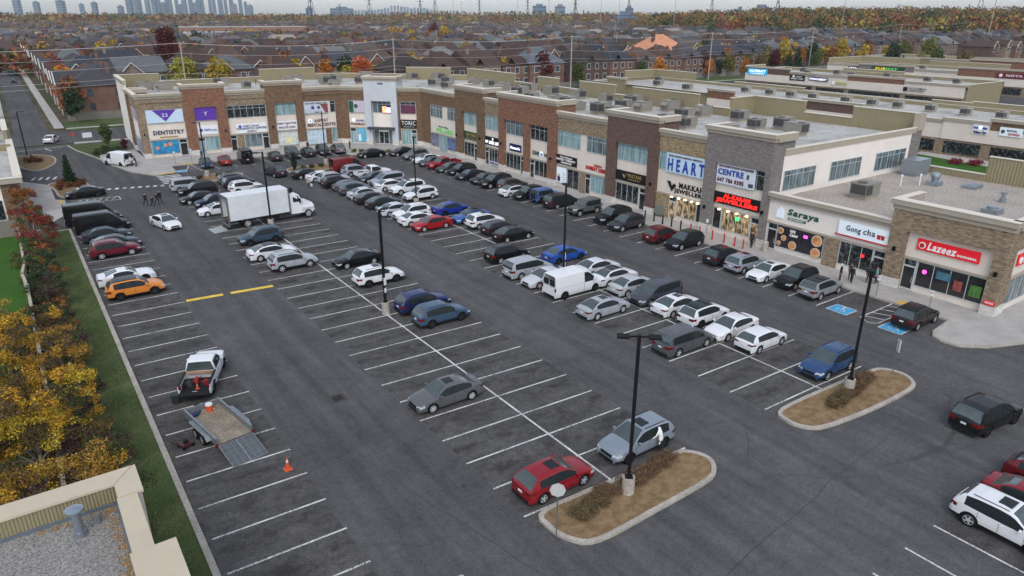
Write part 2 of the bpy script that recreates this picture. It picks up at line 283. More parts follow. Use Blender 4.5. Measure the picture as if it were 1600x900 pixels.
def car_parts(kind):
    S = SPEC[kind]; L2 = S['L']/2; w2 = S['W']/2; sill = S['sill']; r = S['r']; Ra = r+.07; xlo = S.get('xlo', -L2)
    xs = set(np.round(np.linspace(xlo, L2, 21), 3).tolist()) | {L2-.03, L2-.1, L2-.22}
    if xlo == -L2: xs |= {-L2+.03, -L2+.1, -L2+.22}
    for k in S['top']: xs.add(k[0])
    for a in S['ax']:
        if a > xlo:
            xs = {x for x in xs if abs(x-a) >= Ra+.03}
            for t in range(9): xs.add(round(a+Ra*math.cos(math.pi*t/8), 4))
            xs |= {a-Ra-.015, a+Ra+.015}
    xs = sorted(x for x in xs if xlo <= x <= L2)
    flat = S.get('flat')
    def wx(x):
        k = .90 if (flat or S.get('boxy')) else .80
        return w2*ip(x, [(-L2, k+.04), (-L2+.12, .93), (-L2+.5, .975), (-L2+1.1, 1), (L2-1.2, 1), (L2-.5, .965), (L2-.15, .90), (L2, k)])
    secs = []; bodyv = []
    for x in xs:
        zb = sill
        for a in S['ax']:
            d = abs(x-a)
            if d < Ra: zb = max(zb, r+math.sqrt(max(0, Ra*Ra-d*d))*.97)
        if x > L2-.3: zb = max(zb, sill-.04)
        zt = ip(x, S['top']); w = wx(x); zs = zt-.07
        z2 = min(max(zb+.02, sill+.14), zs-.06); z3 = min(max(z2+.03, sill+.42), zs-.02)
        secs.append([(0, zb), (w*.95, zb), (w*.995, z2), (w, z3), (w*.965, zs), (w*.84, zt-.005), (w*.4, zt+.015), (0, zt+.02)])
    B = MB(); n = len(secs[0])
    def side(sg):
        base = len(B.v)
        for x, sc in zip(xs, secs):
            B.v += [(x, sg*y, z) for y, z in sc]
        for i in range(len(xs)-1):
            for j in range(n-1):
                a, b, c, d = base+i*n+j, base+i*n+j+1, base+(i+1)*n+j+1, base+(i+1)*n+j
                B.f.append((a, b, c, d) if sg < 0 else (a, d, c, b))
                low = j <= 1
                B.m.append(1 if (j == 0 or (j == 1 and S.get('clad')) or (j == 1 and i % 1 == 0 and S.get('skirt'))) else 0)
        for i in (0, len(xs)-1):
            B.f.append(tuple(base+i*n+j for j in range(n))); B.m.append(0)
    side(1); side(-1)
    # cabin
    cab = S['cab']; H = S['H']; cx0, cx1 = cab[0][0], cab[-1][0]; rw = S['roofw']
    cxs = set(k[0] for k in cab) | set(np.round(np.linspace(cx0, cx1, 15), 3).tolist()) | {S['rf'], S['rr'], S['sg'][0], S['sg'][1]}
    pil = (-.18, -.08) if kind != 'coupe' else None
    if pil: cxs |= set(pil)
    if kind in ('suv', 'bigsuv', 'minivan', 'jeep'): cxs |= {-1.08, -1.0}
    cxs = sorted(x for x in cxs if cx0 <= x <= cx1); cxs = [x for i, x in enumerate(cxs) if i == 0 or x-cxs[i-1] > .012]
    csec = []
    for x in cxs:
        zt = ip(x, cab); zb = ip(x, S['top'])-.03; zt = max(zt, zb+.005); k = min(1, max(0, (zt-zb)/(H-zb)))
        wb = wx(x)*.955 if not S.get('boxy') and not flat else wx(x)*.975
        wt = wb*(1-k) + (w2*rw)*k; h = zt-zb
        if S.get('boxy') or flat: wt = wb*(1-k*(1-S['roofw']/ .97*1.0)) if False else wb*(1-k*.1)
        q = .84; y1 = wb+(wt-wb)*q*.92
        csec.append([(wb, zb), (y1, zb+h*q), (wt, zb+h*.965), (wt-.09*k-.02, zt), (wt*.5, zt+.018*k), (0, zt+.022*k)])
    bk = {'paint': B, 'wr': MB(), 'wl': MB(), 'ws': MB(), 'rw': MB()}
    n = len(csec[0])
    for sg in (1, -1):
        for i in range(len(cxs)-1):
            xm = (cxs[i]+cxs[i+1])/2
            for j in range(n-1):
                A = (cxs[i], sg*csec[i][j][0], csec[i][j][1]); Bq = (cxs[i], sg*csec[i][j+1][0], csec[i][j+1][1])
                Cq = (cxs[i+1], sg*csec[i+1][j+1][0], csec[i+1][j+1][1]); D = (cxs[i+1], sg*csec[i+1][j][0], csec[i+1][j][1])
                dst = 'paint'; mi = 0
                if j == 0 and S['sg'][0] < xm < S['sg'][1]:
                    if (pil and pil[0] < xm < pil[1]) or (kind in ('suv', 'bigsuv', 'minivan', 'jeep') and -1.08 < xm < -1.0): mi = 1
                    else: dst = 'wr' if sg < 0 else 'wl'
                elif j >= 3 and xm > S['rf']: dst = 'ws'
                elif j >= 3 and xm < S['rr'] and not (S.get('boxy') and abs(A[2]) > 99): dst = 'rw'
                elif j == 0 and not S.get('boxy') and xm < S['sg'][0]: mi = 0
                bk[dst].add([A, Bq, Cq, D] if sg < 0 else [A, D, Cq, Bq], [(0, 1, 2, 3)], mi if dst == 'paint' else 0)
    if S.get('boxy') or flat or kind == 'pickup':
        x = cx0; B.add([(x, csec[0][j][0], csec[0][j][1]) for j in range(n)] + [(x, -csec[0][j][0], csec[0][j][1]) for j in range(n-1, -1, -1)], [tuple(range(2*n))], 0)
    parts = []
    def P(name, mb, mats, sm=35, kids_=None): parts.append((name, mb.mesh(name, mats, sm), kids_))
    # door seams and handles cut into the body shell
    for x in ((-.13, .95, -1.05) if kind not in ('coupe', 'van', 'highvan') else ((.55, -.75) if kind == 'coupe' else (.4, 1.5))):
        if x < xlo+.1: continue
        zt = ip(x, S['top'])-.1
        for sg in (1, -1): B.box(x-.008, x+.008, sg*(wx(x)-.01), sg*(wx(x)+.004), sill+.12, zt, 1)
    for x in ((-.02, -.98) if kind not in ('coupe', 'van', 'highvan') else (-.3,)):
        if x-.1 < xlo: continue
        zt = ip(x, S['top'])-.2
        for sg in (1, -1): B.box(x-.1, x+.06, sg*(wx(x)-.01), sg*(wx(x)+.022), zt, zt+.03, 0)
    if S.get('rails') and True:
        for sg in (1, -1): B.tube((-1.5, sg*(w2*rw-.04), H+.0), (.05, sg*(w2*rw-.04), H+.0), .02, m=1, n=5)
    B2 = B.mesh('body', [PAINT, TRIM], 32); parts.append(('body', B2, None))
    P('windshield', bk['ws'], GLASSW)
    if kind not in ('van', 'highvan'): P('rear_window', bk['rw'], GLASSW)
    else:
        m = MB()
        for sg in (1, -1): m.box(-L2-.012+.0, -L2+.06, sg*.12, sg*.72, 1.35, 1.85)
        P('rear_window', m, GLASS, None)
    P('side_window', bk['wl'], GLASS); P('side_window', bk['wr'], GLASS)
    zh = ip(L2-.12, S['top'])
    gr = MB().box(L2-.05, L2+.012, -w2*.46, w2*.46, zh-.24, zh-.07); gr.box(L2-.06, L2+.016, -w2*.6, w2*.6, sill+.0, sill+.13)
    P('grille', gr, TRIM, None)
    B.box(-L2-.014, -L2+.08, -w2*.8, w2*.8, sill+.02, sill+.2, 1) if False else P('rear_bumper_trim', MB().box(-L2-.012, -L2+.06, -w2*.78, w2*.78, sill+.0, sill+.17), TRIM, None)
    for sg in (1, -1):
        m = MB(); m.add([(L2-.02, sg*w2*.50, zh-.09), (L2-.02, sg*w2*.50, zh-.21), (L2-.11, sg*w2*.86, zh-.20), (L2-.11, sg*w2*.86, zh-.06),
                         (L2-.42, sg*w2*.955, zh+.015), (L2-.42, sg*w2*.955, zh-.10), (L2-.16, sg*w2*.62, zh+.01)],
                        [(0, 1, 2, 3), (3, 2, 5, 4), (0, 3, 4, 6)] if sg < 0 else [(3, 2, 1, 0), (4, 5, 2, 3), (6, 4, 3, 0)])
        m.v = [(x+.015, y*1.02, z+.008) for x, y, z in m.v]; P('headlight', m, HEADL, None)
    zt = ip(-L2+.06, S['top']) if xlo == -L2 else 1.1
    tall = kind in ('minivan', 'suv', 'bigsuv', 'van', 'highvan')
    for sg in (1, -1):
        m = MB(); z1 = zt+(.0 if not tall else .02); z0 = z1-(.17 if not tall else .26)
        if kind in ('van', 'highvan', 'jeep', 'pickup'): m.box(-L2-.012, -L2+.05, sg*w2*.80, sg*w2*.95, .9, 1.2)
        else:
            m.add([(-L2-.008, sg*w2*.46, z1-.05), (-L2-.012, sg*w2*.46, z0+.02), (-L2+.03, sg*w2*.86, z0), (-L2+.05, sg*w2*.87, z1-.02), (-L2+.36, sg*w2*.975, z1-.04), (-L2+.34, sg*w2*.975, z0+.04)],
                  [(0, 3, 2, 1), (3, 4, 5, 2)] if sg < 0 else [(1, 2, 3, 0), (2, 5, 4, 3)])
            m.v = [(x-.012, y*1.012, z) for x, y, z in m.v]
        P('taillight', m, TAILL, None)
    P('number_plate', MB().box(-L2-.025, -L2+.01, -.15, .15, .62 if not tall else .74, .73 if not tall else .85), PLATE, None)
    for sg in (1, -1):
        xm = S['sg'][1]-.05 if kind not in ('coupe',) else .55; zm = ip(xm, S['top'])+.04
        m = MB(); m.obox((xm, sg*(w2+.09), zm+.03), (.12, .19, .13), sg*-.12); m.obox((xm, sg*(w2-.02), zm-.02), (.06, .12, .05)); P('mirror', m, PAINT, None)
    if kind == 'jeep':
        t, g = wheel_mesh(.38, .22); m = MB(); m.v = [(-L2-.02-(-y), x, z+1.0) if False else (-2.22+y, x, z+1.02) for x, y, z in t.v]; m.f = t.f; m.m = t.m; P('spare_wheel', m, TYRE, 40)
        m = MB()
        for a in S['ax']:
            for sg in (1, -1): m.box(a-.48, a+.48, sg*(w2-.06), sg*(w2+.1), r*2+.06, r*2+.12)
        P('fender_flare', m, TRIM, None)
    return parts
PROTO = {}
def car(kind, label, cat, x, y, rot, col, roof=None, rim='light', group='vehicles parked in the plaza lot', name=None, glasscol=None, extra=None):
    """rot: degrees, 0 = front towards +X"""
    if kind not in PROTO: PROTO[kind] = car_parts(kind)
    S = SPEC[kind]
    nm = name or {'sedan': 'sedan', 'coupe': 'coupe', 'hatch': 'hatchback', 'suv': 'suv', 'bigsuv': 'suv', 'minivan': 'minivan', 'jeep': 'off_road_suv', 'van': 'cargo_van', 'highvan': 'passenger_van', 'pickup': 'pickup_truck'}[kind]
    t = thing(nm, label, cat, (x, y, .0), R(rot), group)
    body = None
    for n, me, _ in PROTO[kind]:
        o = link(n, me, t); o.color = (*col[:3], 1)
        if n == 'body': body = o
    dark = rim == 'dark'
    for a in S['ax']:
        for sg in (1, -1): wheel(t, a, sg*(S['W']/2-.125), S['r'], .24, dark, 5 if kind != 'sedan' else 7)
    rw = S['W']/2*S['roofw']
    if roof == 'sunroof':
        x0, x1 = (S['rf']-.75, S['rf']-.15); kx = .012
        m = MB().box(x0, x1, -rw*.55, rw*.55, S['H']-.02, S['H']+.032); link('sunroof', m.mesh('sunroof', GLASS), t)
    elif roof == 'black':
        xs = [q for q in np.linspace(S['rr']+.02, S['rf']-.01, 7)]; m = MB()
        for i in range(6):
            a, b = xs[i], xs[i+1]; za, zb = ip(a, S['cab'])+.055, ip(b, S['cab'])+.055
            m.add([(a, -rw*.93, za-.02), (b, -rw*.93, zb-.02), (b, 0, zb), (a, 0, za), (a, rw*.93, za-.02), (b, rw*.93, zb-.02)], [(0, 1, 2, 3), (3, 2, 5, 4)])
        link('roof_panel', m.mesh('roof_panel', GLASS, 60), t)
    return t
def pickup_bed(t, col, tail_down=False):
    mats = [PAINT, TRIM]; m = MB(); w = .99
    m.box(-2.8, -.78, -w, w, .62, .7, 1)
    for sg in (1, -1):
        # bed side with the wheel arch cut out, stepped round the tyre
        for a, b, z in ((-2.8, -2.24, .5), (-2.24, -2.1, .78), (-2.1, -1.4, .9), (-1.4, -1.26, .78), (-1.26, -.78, .42)):
            m.box(a, b, sg*(w-.1), sg*w, z, 1.14, 0)
        m.box(-2.8, -.78, sg*(w-.14), sg*(w+.005), 1.14, 1.17, 1)
        m.box(-2.15, -1.35, sg*(w-.34), sg*(w-.1), .7, .92, 1)
    m.box(-.86, -.76, -w+.05, w-.05, .6, 1.16, 0)
    o = m.build('bed', mats, t); o.color = (*col[:3], 1)
    if tail_down: g = MB().box(-3.32, -2.82, -w+.1, w-.1, .66, .72, 0)
    else: g = MB().box(-2.83, -2.76, -w+.1, w-.1, .62, 1.15, 0)
    g = g.build('tailgate', [TRIM if tail_down else PAINT], t); g.color = (*col[:3], 1)
    MB().box(-2.95, -2.8, -w+.05, w-.05, .48, .62).build('rear_bumper', CHROME, t)
    return o
# colours
WH = s(232, 234, 236, .82); SIL = s(170, 175, 182, .8); GR = s(92, 96, 102, .8); DG = s(52, 56, 62, .8); BK = (.007, .007, .008, 1); NV = (.012, .018, .045, 1)
DB = (.012, .02, .085, 1); BL = (.02, .09, .36, 1); RD = (.26, .012, .016, 1); MR = (.12, .01, .02, 1); OR = (.62, .21, .035, 1); TEAL = (.035, .06, .09, 1); SBL = (.042, .075, .125, 1)
LB = s(158, 166, 178, .8)
CARS = [
# kind, x, y, rot, colour, roof, rims, category, label
('coupe', 2.3, 5.3, 0, WH, None, 'dark', 'car', 'low white two-door coupe beside the orange suv at the grass kerb'),
('suv', 2.45, 1.35, 0, OR, 'black', 'dark', 'suv', 'orange suv with dark roof parked at the grass kerb'),
('suv', 2.6, 14.6, 0, MR, None, 'light', 'suv', 'dark red suv parked at the grass kerb'),
('sedan', 3.0, 17.3, 0, DG, None, 'light', 'car', 'dark grey sedan mostly hidden behind the dark red suv'),
('sedan', 2.6, 21.2, 0, (.03,.04,.055,1), None, 'light', 'car', 'blue-black sedan between the black vans and the dark red suv'),
('van', 2.7, 25.2, 0, BK, None, 'dark', 'van', 'lower of the two black vans at the grass kerb'),
('highvan', 2.3, 29.0, 0, BK, None, 'dark', 'van', 'tall long black van by the crosswalk, farther of the two'),
('sedan', 2.9, 44.6, 180, BK, None, 'dark', 'car', 'black sedan parked alone next to the hatched zone and small evergreen'),
('sedan', 8.9, 22.8, -76, WH, 'sunroof', 'light', 'car', 'white sedan driving down the left aisle towards the camera'),
('bigsuv', 41.2, -51.5, -6, BK, None, 'dark', 'suv', 'black suv driving past the landscaped islands at right'),
('minivan', 15.5, 41.2, 0, SIL, None, 'light', 'minivan', 'silver minivan by the painted walkway in front of the dental sign'),
('bigsuv', 15.7, 37.2, 180, BK, None, 'dark', 'suv', 'large black suv beside the silver minivan, far left block'),
('sedan', 14.9, 32.8, 180, BK, None, 'light', 'car', 'black sedan two spaces behind the white sunroof sedan by the box truck'),
('suv', 15.9, 29.4, 180, NV, None, 'light', 'suv', 'dark navy suv behind the white sunroof sedan'),
('sedan', 15.4, 25.4, 180, WH, 'sunroof', 'light', 'car', 'white sunroof sedan beside the open back of the box truck'),
('hatch', 21.8, 42.2, 0, GR, None, 'light', 'car', 'dark grey-blue hatchback at the far end island of the left block'),
('suv', 21.7, 38.6, 0, NV, None, 'light', 'suv', 'navy suv between the grey-blue hatchback and the white suv, left block'),
('suv', 21.7, 35.3, 0, WH, None, 'light', 'suv', 'white suv just behind the roof of the box truck'),
('sedan', 22.4, 31.6, 180, DG, None, 'light', 'car', 'dark sedan with only its windscreen showing behind the box truck'),
('sedan', 21.6, 28.4, 180, SIL, None, 'light', 'car', 'silver sedan hidden behind the box truck'),
('suv', 16.2, 10.6, 180, TEAL, None, 'dark', 'suv', 'slate blue suv just in front of the box truck'),
('sedan', 15.6, 4.9, 0, WH, 'black', 'light', 'car', 'white sedan with black glass roof beside the silver suv'),
('suv', 16.3, .6, 0, SIL, None, 'light', 'suv', 'silver suv in the first left column by the yellow speed hump'),
('sedan', 21.8, -2.2, 180, BK, None, 'light', 'car', 'black sedan next to the lamp post in the near left block'),
('suv', 21.4, -8.0, 0, WH, 'sunroof', 'dark', 'suv', 'white suv behind the lamp post with poster on it'),
('suv', 21.7, -16.0, 0, DB, None, 'dark', 'suv', 'dark blue suv behind the slate blue one, near lamp post base'),
('suv', 21.7, -19.1, 0, SBL, None, 'dark', 'suv', 'slate blue suv alone at centre next to empty spaces'),
('sedan', 15.6, -30.3, 180, s(98,100,102,.8), 'sunroof', 'light', 'car', 'grey sedan alone in the middle of the empty spaces'),
('hatch', 15.8, -41.2, 0, (.22,.01,.016,1), 'sunroof', 'light', 'car', 'bright red hatchback beside the near landscaped island'),
('suv', 21.8, -41.2, 180, s(136,146,157,.8), 'sunroof', 'dark', 'suv', 'pale silver-blue suv with person in white hoodie next to it'),
('suv', 34.9, -9.5, 0, BK, None, 'light', 'suv', 'black suv with grey wheels, first of the near middle column'),
('minivan', 34.1, -14.2, 0, SIL, None, 'light', 'minivan', 'silver minivan behind the silver sedan and white cargo van'),
('sedan', 34.0, -17.1, 180, s(205,208,212,.8), None, 'light', 'car', 'pale silver sedan between silver minivan and white cargo van'),
('sedan', 33.6, -25.4, 0, SIL, 'sunroof', 'light', 'car', 'silver sedan in front of the white cargo van'),
('minivan', 39.3, -25.8, 180, s(70,74,82,.8), None, 'light', 'minivan', 'dark grey minivan nose to nose with the silver sedan'),
('sedan', 39.2, -23.1, 0, s(190,193,196,.8), None, 'light', 'car', 'silver sedan just behind the dark grey minivan'),
('sedan', 39.5, -20.4, 0, WH, 'black', 'light', 'car', 'white sedan with black roof panel beside the white cargo van'),
('sedan', 39.8, -17.7, 0, s(215,220,224,.8), None, 'light', 'car', 'silver-white sedan next to the concrete lamp base behind the cargo van'),
('sedan', 39.0, -28.6, 0, WH, 'sunroof', 'light', 'car', 'white sedan between dark grey minivan and black-roofed white suv'),
('suv', 39.2, -31.3, 0, WH, 'black', 'dark', 'suv', 'white suv with black roof, near end of the middle block'),
('sedan', 39.1, -34.1, 180, WH, None, 'light', 'car', 'white sedan facing the dark grey suv-like minivan, near end'),
('hatch', 39.2, -36.8, 0, WH, None, 'light', 'car', 'white hatchback, last of the near middle block'),
('minivan', 34.1, -33.7, 0, s(88,90,94,.8), None, 'light', 'minivan', 'charcoal minivan on the aisle side of the near middle block'),
('suv', 39.6, -42.0, 180, (.022,.058,.14,1), None, 'light', 'suv', 'medium blue suv beside the right landscaped island'),
('sedan', 39.7, -12.8, 0, (.015,.075,.33,1), None, 'dark', 'car', 'bright blue sedan next to the tall lamp post in the middle'),
('suv', 39.7, 1.9, 0, WH, 'sunroof', 'light', 'suv', 'white suv with dark sunroof between blue sedan and black cars'),
('sedan', 39.5, 4.7, 180, (.03,.09,.27,1), 'black', 'light', 'car', 'blue sedan hidden behind the white sunroof suv'),
('hatch', 39.7, -1.2, 0, (.02,.02,.024,1), None, 'light', 'car', 'black hatchback between white suv and black sedan'),
('sedan', 39.5, -4.1, 0, BK, None, 'light', 'car', 'black sedan with silver wheels, beside empty spaces in the middle block'),
('sedan', 39.4, 9.2, 0, (.012,.03,.24,1), None, 'dark', 'car', 'deep royal blue sedan across from the red sedan'),
('sedan', 34.1, 4.7, 180, (.3,.01,.015,1), None, 'light', 'car', 'bright red sedan at the end of the crowded middle block'),
('sedan', 33.8, 7.4, 0, WH, None, 'light', 'car', 'white sedan directly behind the bright red sedan'),
('suv', 34.3, 10.1, 180, WH, None, 'light', 'suv', 'white suv two spaces behind the bright red sedan'),
('sedan', 33.7, 12.8, 0, s(205,210,218,.8), None, 'light', 'car', 'silvery white sedan three spaces behind the bright red sedan'),
('suv', 39.7, 17.8, 180, WH, None, 'light', 'suv', 'white suv with lamp post rising in front, facing the aisle'),
('bigsuv', 39.9, 21.9, 180, WH, 'sunroof', 'light', 'suv', 'large white suv behind the one at the lamp post'),
('sedan', 39.0, 25.2, 0, WH, None, 'light', 'car', 'white sedan between large white suv and pale blue-grey minivan'),
('minivan', 39.9, 28.4, 180, LB, None, 'light', 'minivan', 'pale blue-grey minivan in the crowded far block'),
('sedan', 39.3, 31.3, 180, DG, None, 'light', 'car', 'dark grey sedan between pale minivan and white pickup'),
('suv', 38.9, 37.0, 0, LB, None, 'light', 'suv', 'pale blue-silver suv between white pickup and dark red van'),
('sedan', 32.0, 39.3, 0, BK, None, 'light', 'car', 'black sedan at the far end island beside a walking woman'),
('sedan', 33.1, 36.3, 0, WH, None, 'light', 'car', 'white sedan next to the black sedan at the far island'),
('suv', 33.9, 33.6, 0, s(185,190,196,.8), None, 'light', 'suv', 'silver wagon third from the far island'),
('suv', 33.4, 30.9, 0, BK, None, 'dark', 'suv', 'black suv fourth from the far island, aisle side'),
('sedan', 34.0, 28.2, 0, GR, None, 'light', 'car', 'grey sedan squeezed fifth from the far island'),
('suv', 33.8, 25.5, 0, s(84,92,104,.8), None, 'light', 'suv', 'blue-grey suv sixth from the far island, aisle side'),
('sedan', 33.9, 22.7, 0, s(200,204,210,.8), None, 'light', 'car', 'silver sedan between blue-grey suv and two dark sedans'),
('sedan', 33.6, 19.8, 0, (.018,.018,.022,1), None, 'dark', 'car', 'black sedan beside the dark green-black one, middle block'),
('sedan', 33.8, 16.8, 0, (.02,.028,.028,1), None, 'light', 'car', 'green-black sedan with bright window trim, middle block'),
('sedan', 47.0, 49.3, 176, BK, None, 'light', 'car', 'black sedan stopped across the entrance tower with open boot'),
('sedan', 52.2, 47.6, 180, BK, None, 'light', 'car', 'black sedan parked below the black jewellery sign at the cut corner'),
('suv', 52.6, 43.5, 180, s(120,122,126,.8), None, 'light', 'suv', 'grey suv second from the entrance along the long storefront'),
('sedan', 52.6, 39.6, 180, WH, 'sunroof', 'light', 'car', 'white sedan, first white car along the long storefront'),
('sedan', 52.2, 36.8, 180, s(70,76,86,.8), None, 'light', 'car', 'blue-grey sedan between white sedan and red pickup'),
('sedan', 52.2, 30.9, 180, s(62,70,70,.8), None, 'light', 'car', 'grey-green sedan right of the red pickup'),
('suv', 52.5, 28.1, 180, BK, None, 'light', 'suv', 'black suv with chrome window line below the laser sign'),
('sedan', 52.0, 24.6, 180, (.02,.018,.03,1), None, 'dark', 'car', 'purple-black sedan along the orange brick shops'),
('sedan', 52.4, 21.2, 180, (.03,.03,.034,1), None, 'light', 'car', 'charcoal sedan behind the black suv under navy sign'),
('bigsuv', 52.2, 18.3, 180, BK, None, 'light', 'suv', 'large black suv with its nose in the aisle below the navy sign'),
('suv', 53.2, 15.3, 0, (.05,.045,.045,1), None, 'light', 'suv', 'dark brown-grey suv between large black suv and white car'),
('sedan', 51.6, 12.5, 0, WH, 'black', 'light', 'car', 'white sedan with all-black glass roof wedged between dark suvs'),
('suv', 52.0, 9.9, 180, BK, None, 'dark', 'suv', 'black suv immediately left of the blue off-roader'),
('jeep', 52.9, 7.2, 0, (.05,.11,.28,1), None, 'dark', 'off-roader', 'blue boxy off-roader with spare wheel on its back'),
('minivan', 53.0, 4.0, 0, (.02,.018,.02,1), None, 'light', 'minivan', 'black minivan between the blue and the grey off-roaders'),
('jeep', 53.0, -.4, 180, s(92,97,98,.8), None, 'light', 'off-roader', 'dark grey boxy off-roader with round headlights'),
('bigsuv', 53.4, -5.2, 180, BK, 'sunroof', 'dark', 'suv', 'large black suv in front of the black and gold sign'),
('suv', 52.7, -8.2, 180, s(60,60,66,.8), None, 'light', 'suv', 'dark grey suv by the black bollards'),
('suv', 52.7, -13.9, 0, (.1,.012,.016,1), None, 'dark', 'suv', 'maroon suv by the bollards below the HEART banner'),
('suv', 53.0, -16.8, 180, (.012,.013,.016,1), None, 'light', 'suv', 'black suv between maroon suv and the empty space, lights on roof'),
('suv', 52.5, -22.5, 0, (.025,.025,.035,1), 'black', 'dark', 'suv', 'black suv by the red bollards right of the empty space'),
('suv', 52.4, -25.2, 0, s(150,158,168,.8), 'sunroof', 'light', 'suv', 'silver-grey suv between black suv and white sedan near storefront'),
('sedan', 52.3, -27.9, 180, WH, 'sunroof', 'light', 'car', 'white sedan in front of the restaurant with plate posters'),
('suv', 52.7, -30.6, 180, BK, None, 'light', 'suv', 'black suv between the white sedan and the grey suv at the tea shop'),
('suv', 52.4, -33.3, 0, s(142,146,148,.8), 'black', 'light', 'suv', 'metallic grey suv next to the first blue accessible space'),
('suv', 52.9, -41.4, 0, (.02,.014,.014,1), 'black', 'light', 'suv', 'black suv on the accessible space below the shawarma sign'),
('sedan', 21.3, 56.6, -98, (.02,.035,.07,1), None, 'light', 'car', 'dark blue sedan facing out below the white and blue labs sign'),
('sedan', 24.4, 57.3, 83, (.22,.012,.016,1), None, 'light', 'car', 'red sedan parked nose in below the red brick tower'),
('van', 27.8, 57.4, 83, BK, None, 'dark', 'van', 'tall black van by the diagnostic centre sign'),
('sedan', 32.4, 56.3, 83, (.018,.016,.018,1), None, 'light', 'car', 'black sedan parked nose in below the walk-in clinic sign'),
('minivan', 35.6, 56.6, -97, (.03,.03,.036,1), None, 'light', 'minivan', 'dark minivan facing out below the walk-in clinic sign'),
('sedan', 38.4, 56.8, 83, (.018,.014,.015,1), None, 'light', 'car', 'black sedan left of the far lamp post, medical centre side'),
('suv', 41.1, 56.6, -97, (.02,.02,.022,1), None, 'light', 'suv', 'black suv facing out below the medical centre sign'),
('suv', 43.9, 56.6, 83, s(120,120,122,.8), None, 'light', 'suv', 'silver-grey suv last in the row before the far corner'),
('suv', 28.3, 43.3, 100, (.03,.028,.04,1), None, 'light', 'suv', 'dark suv driving along the far aisle, tail to the camera'),
('sedan', 2.6, 97.6, 72, s(225,215,218,.8), None, 'light', 'car', 'pale sedan on the cross street at the plaza exit'),
('sedan', 3.6, 330, 90, BK, None, 'light', 'car', 'farthest black car on the residential street'),
('sedan', 3.4, 292, 90, s(120,125,130), None, 'light', 'car', 'grey car second farthest on the residential street'),
('sedan', 1.4, 252, -90, BK, None, 'light', 'car', 'nearest black car on the residential street'),
('suv', 31.3, -56.6, -90, WH, 'sunroof', 'light', 'suv', 'white suv cut by the bottom right edge of the frame'),
('sedan', 34.1, -56.8, -90, (.2,.012,.02,1), None, 'light', 'car', 'red sedan with dark roof behind the white suv at bottom right'),
('hatch', 36.9, -56.6, -90, (.12,.008,.012,1), None, 'light', 'car', 'dark red hatchback at the right edge beyond the red sedan'),
]
for i, (k, x, y, rot, col, roof, rim, cat, lab) in enumerate(CARS):
    if k == 'hatch' and 'red' in lab and x > 30: pass
    grp = 'vehicles parked in the plaza lot' if 'driving' not in lab and 'street' not in lab else 'vehicles driving'
    car(k, lab, cat, x, y, rot, col, roof, rim, grp)
# red pickup and far white pickup
t = car('pickup', 'red pickup truck with open bed along the long storefront', 'pickup', 52.6, 33.9, 180, (.26, .012, .014, 1), None, 'dark'); pickup_bed(t, (.26, .012, .014, 1))
t = car('pickup', 'white pickup truck in the crowded far block', 'pickup', 40.4, 34.2, 0, WH); pickup_bed(t, WH)
# near white pickup with landscaping gear
PKX, PKY, PKA = 3.55, -18.6, 66
t = car('pickup', 'white work pickup with open tailgate and tools in its bed', 'pickup', PKX, PKY, PKA, WH, None, 'dark'); pickup_bed(t, WH, True)
# vans
D = car('van', 'white delivery van pulling up at the left corner of the plaza', 'van', 9.9, 66.0, 118, WH, None, 'dark', 'vehicles driving', 'delivery_van')
D = car('van', 'white cargo van with dark rear windows in the near middle block', 'van', 34.6, -20.3, 0, WH, None, 'dark')
D = car('van', 'dark red cargo van at the far island of the middle block', 'van', 38.9, 40.2, 0, (.14, .012, .012, 1), None, 'dark')
# box truck
T = thing('box_truck', 'white box truck with open rear door and lift ramp parked across spaces', 'truck', (0, 0, 0), 0, None); T.location = (20.0, 18.4, 0); T.rotation_euler = (0, 0, R(4))
WHT = mat('truck_box_panel', s(218, 222, 224, .82), .5, 0, .07, .9, var2=.04, scale2=5); WHC = mat('truck_cab_paint', WH, .3, 0, .03, 2, coat=.6); GRV = mat('galvanised', s(120, 124, 128), .45, .6, .2, 6)
DECK_BRN = mat('cargo_interior', s(70, 62, 54), .9, 0, .25, 2)  # dark brown tone of the cargo deck, varied at random
m = MB(); x0, x1, w, z0, z1 = -5.5, 1.75, 1.28, 1.12, 3.85
m.box(x0, x1, -w, -w+.05, z0, z1); m.box(x0, x1, w-.05, w, z0, z1); m.box(x1-.05, x1, -w+.05, w-.05, z0, z1); m.box(x0, x1, -w, w, z1, z1+.05)
m.build('cargo_box', [WHT], T)
m = MB(); m.box(x0, x1, -w, w, z0-.1, z0-.003); m.build('deck', [DECK_BRN], T)
m = MB()
for sg in (1, -1): m.box(x0-.03, x0+.12, sg*(w-.14), sg*(w+.012), z0-.1, z1+.06)
m.box(x0-.03, x0+.1, -w+.14, w-.14, z1-.25, z1+.055); m.build('door_frame', [GRV], T)
m = MB(); m.box(x1-.12, x1+.02, -w-.015, -w+.02, z0-.05, z1+.06); m.box(x1-.12, x1+.02, w-.02, w+.015, z0-.05, z1+.06); m.build('corner_trim', [GRV], T)
m = MB(); m.box(-4.2, -3.4, -w*.6, w*.6, z0+.0, z0+1.5); m.box(-2.2, -1.2, -.2, w*.7, z0, z0+1.1); m.build('freight', [mat('carton', s(120, 92, 62), .9, 0, .2, 3)], T)
m = MB(); m.box(-5.3, 4.3, -.45, .45, .68, .98); m.box(-4.2, -3.0, -1.0, 1.0, .55, .75); m.box(-1.6, .4, -1.15, -.8, .5, .95); m.build('chassis', [TRIM], T)
m = MB(); m.box(2.0, 2.55, -.5, .5, 3.2, 3.72); m.build('fridge_unit', [TRIM], T)
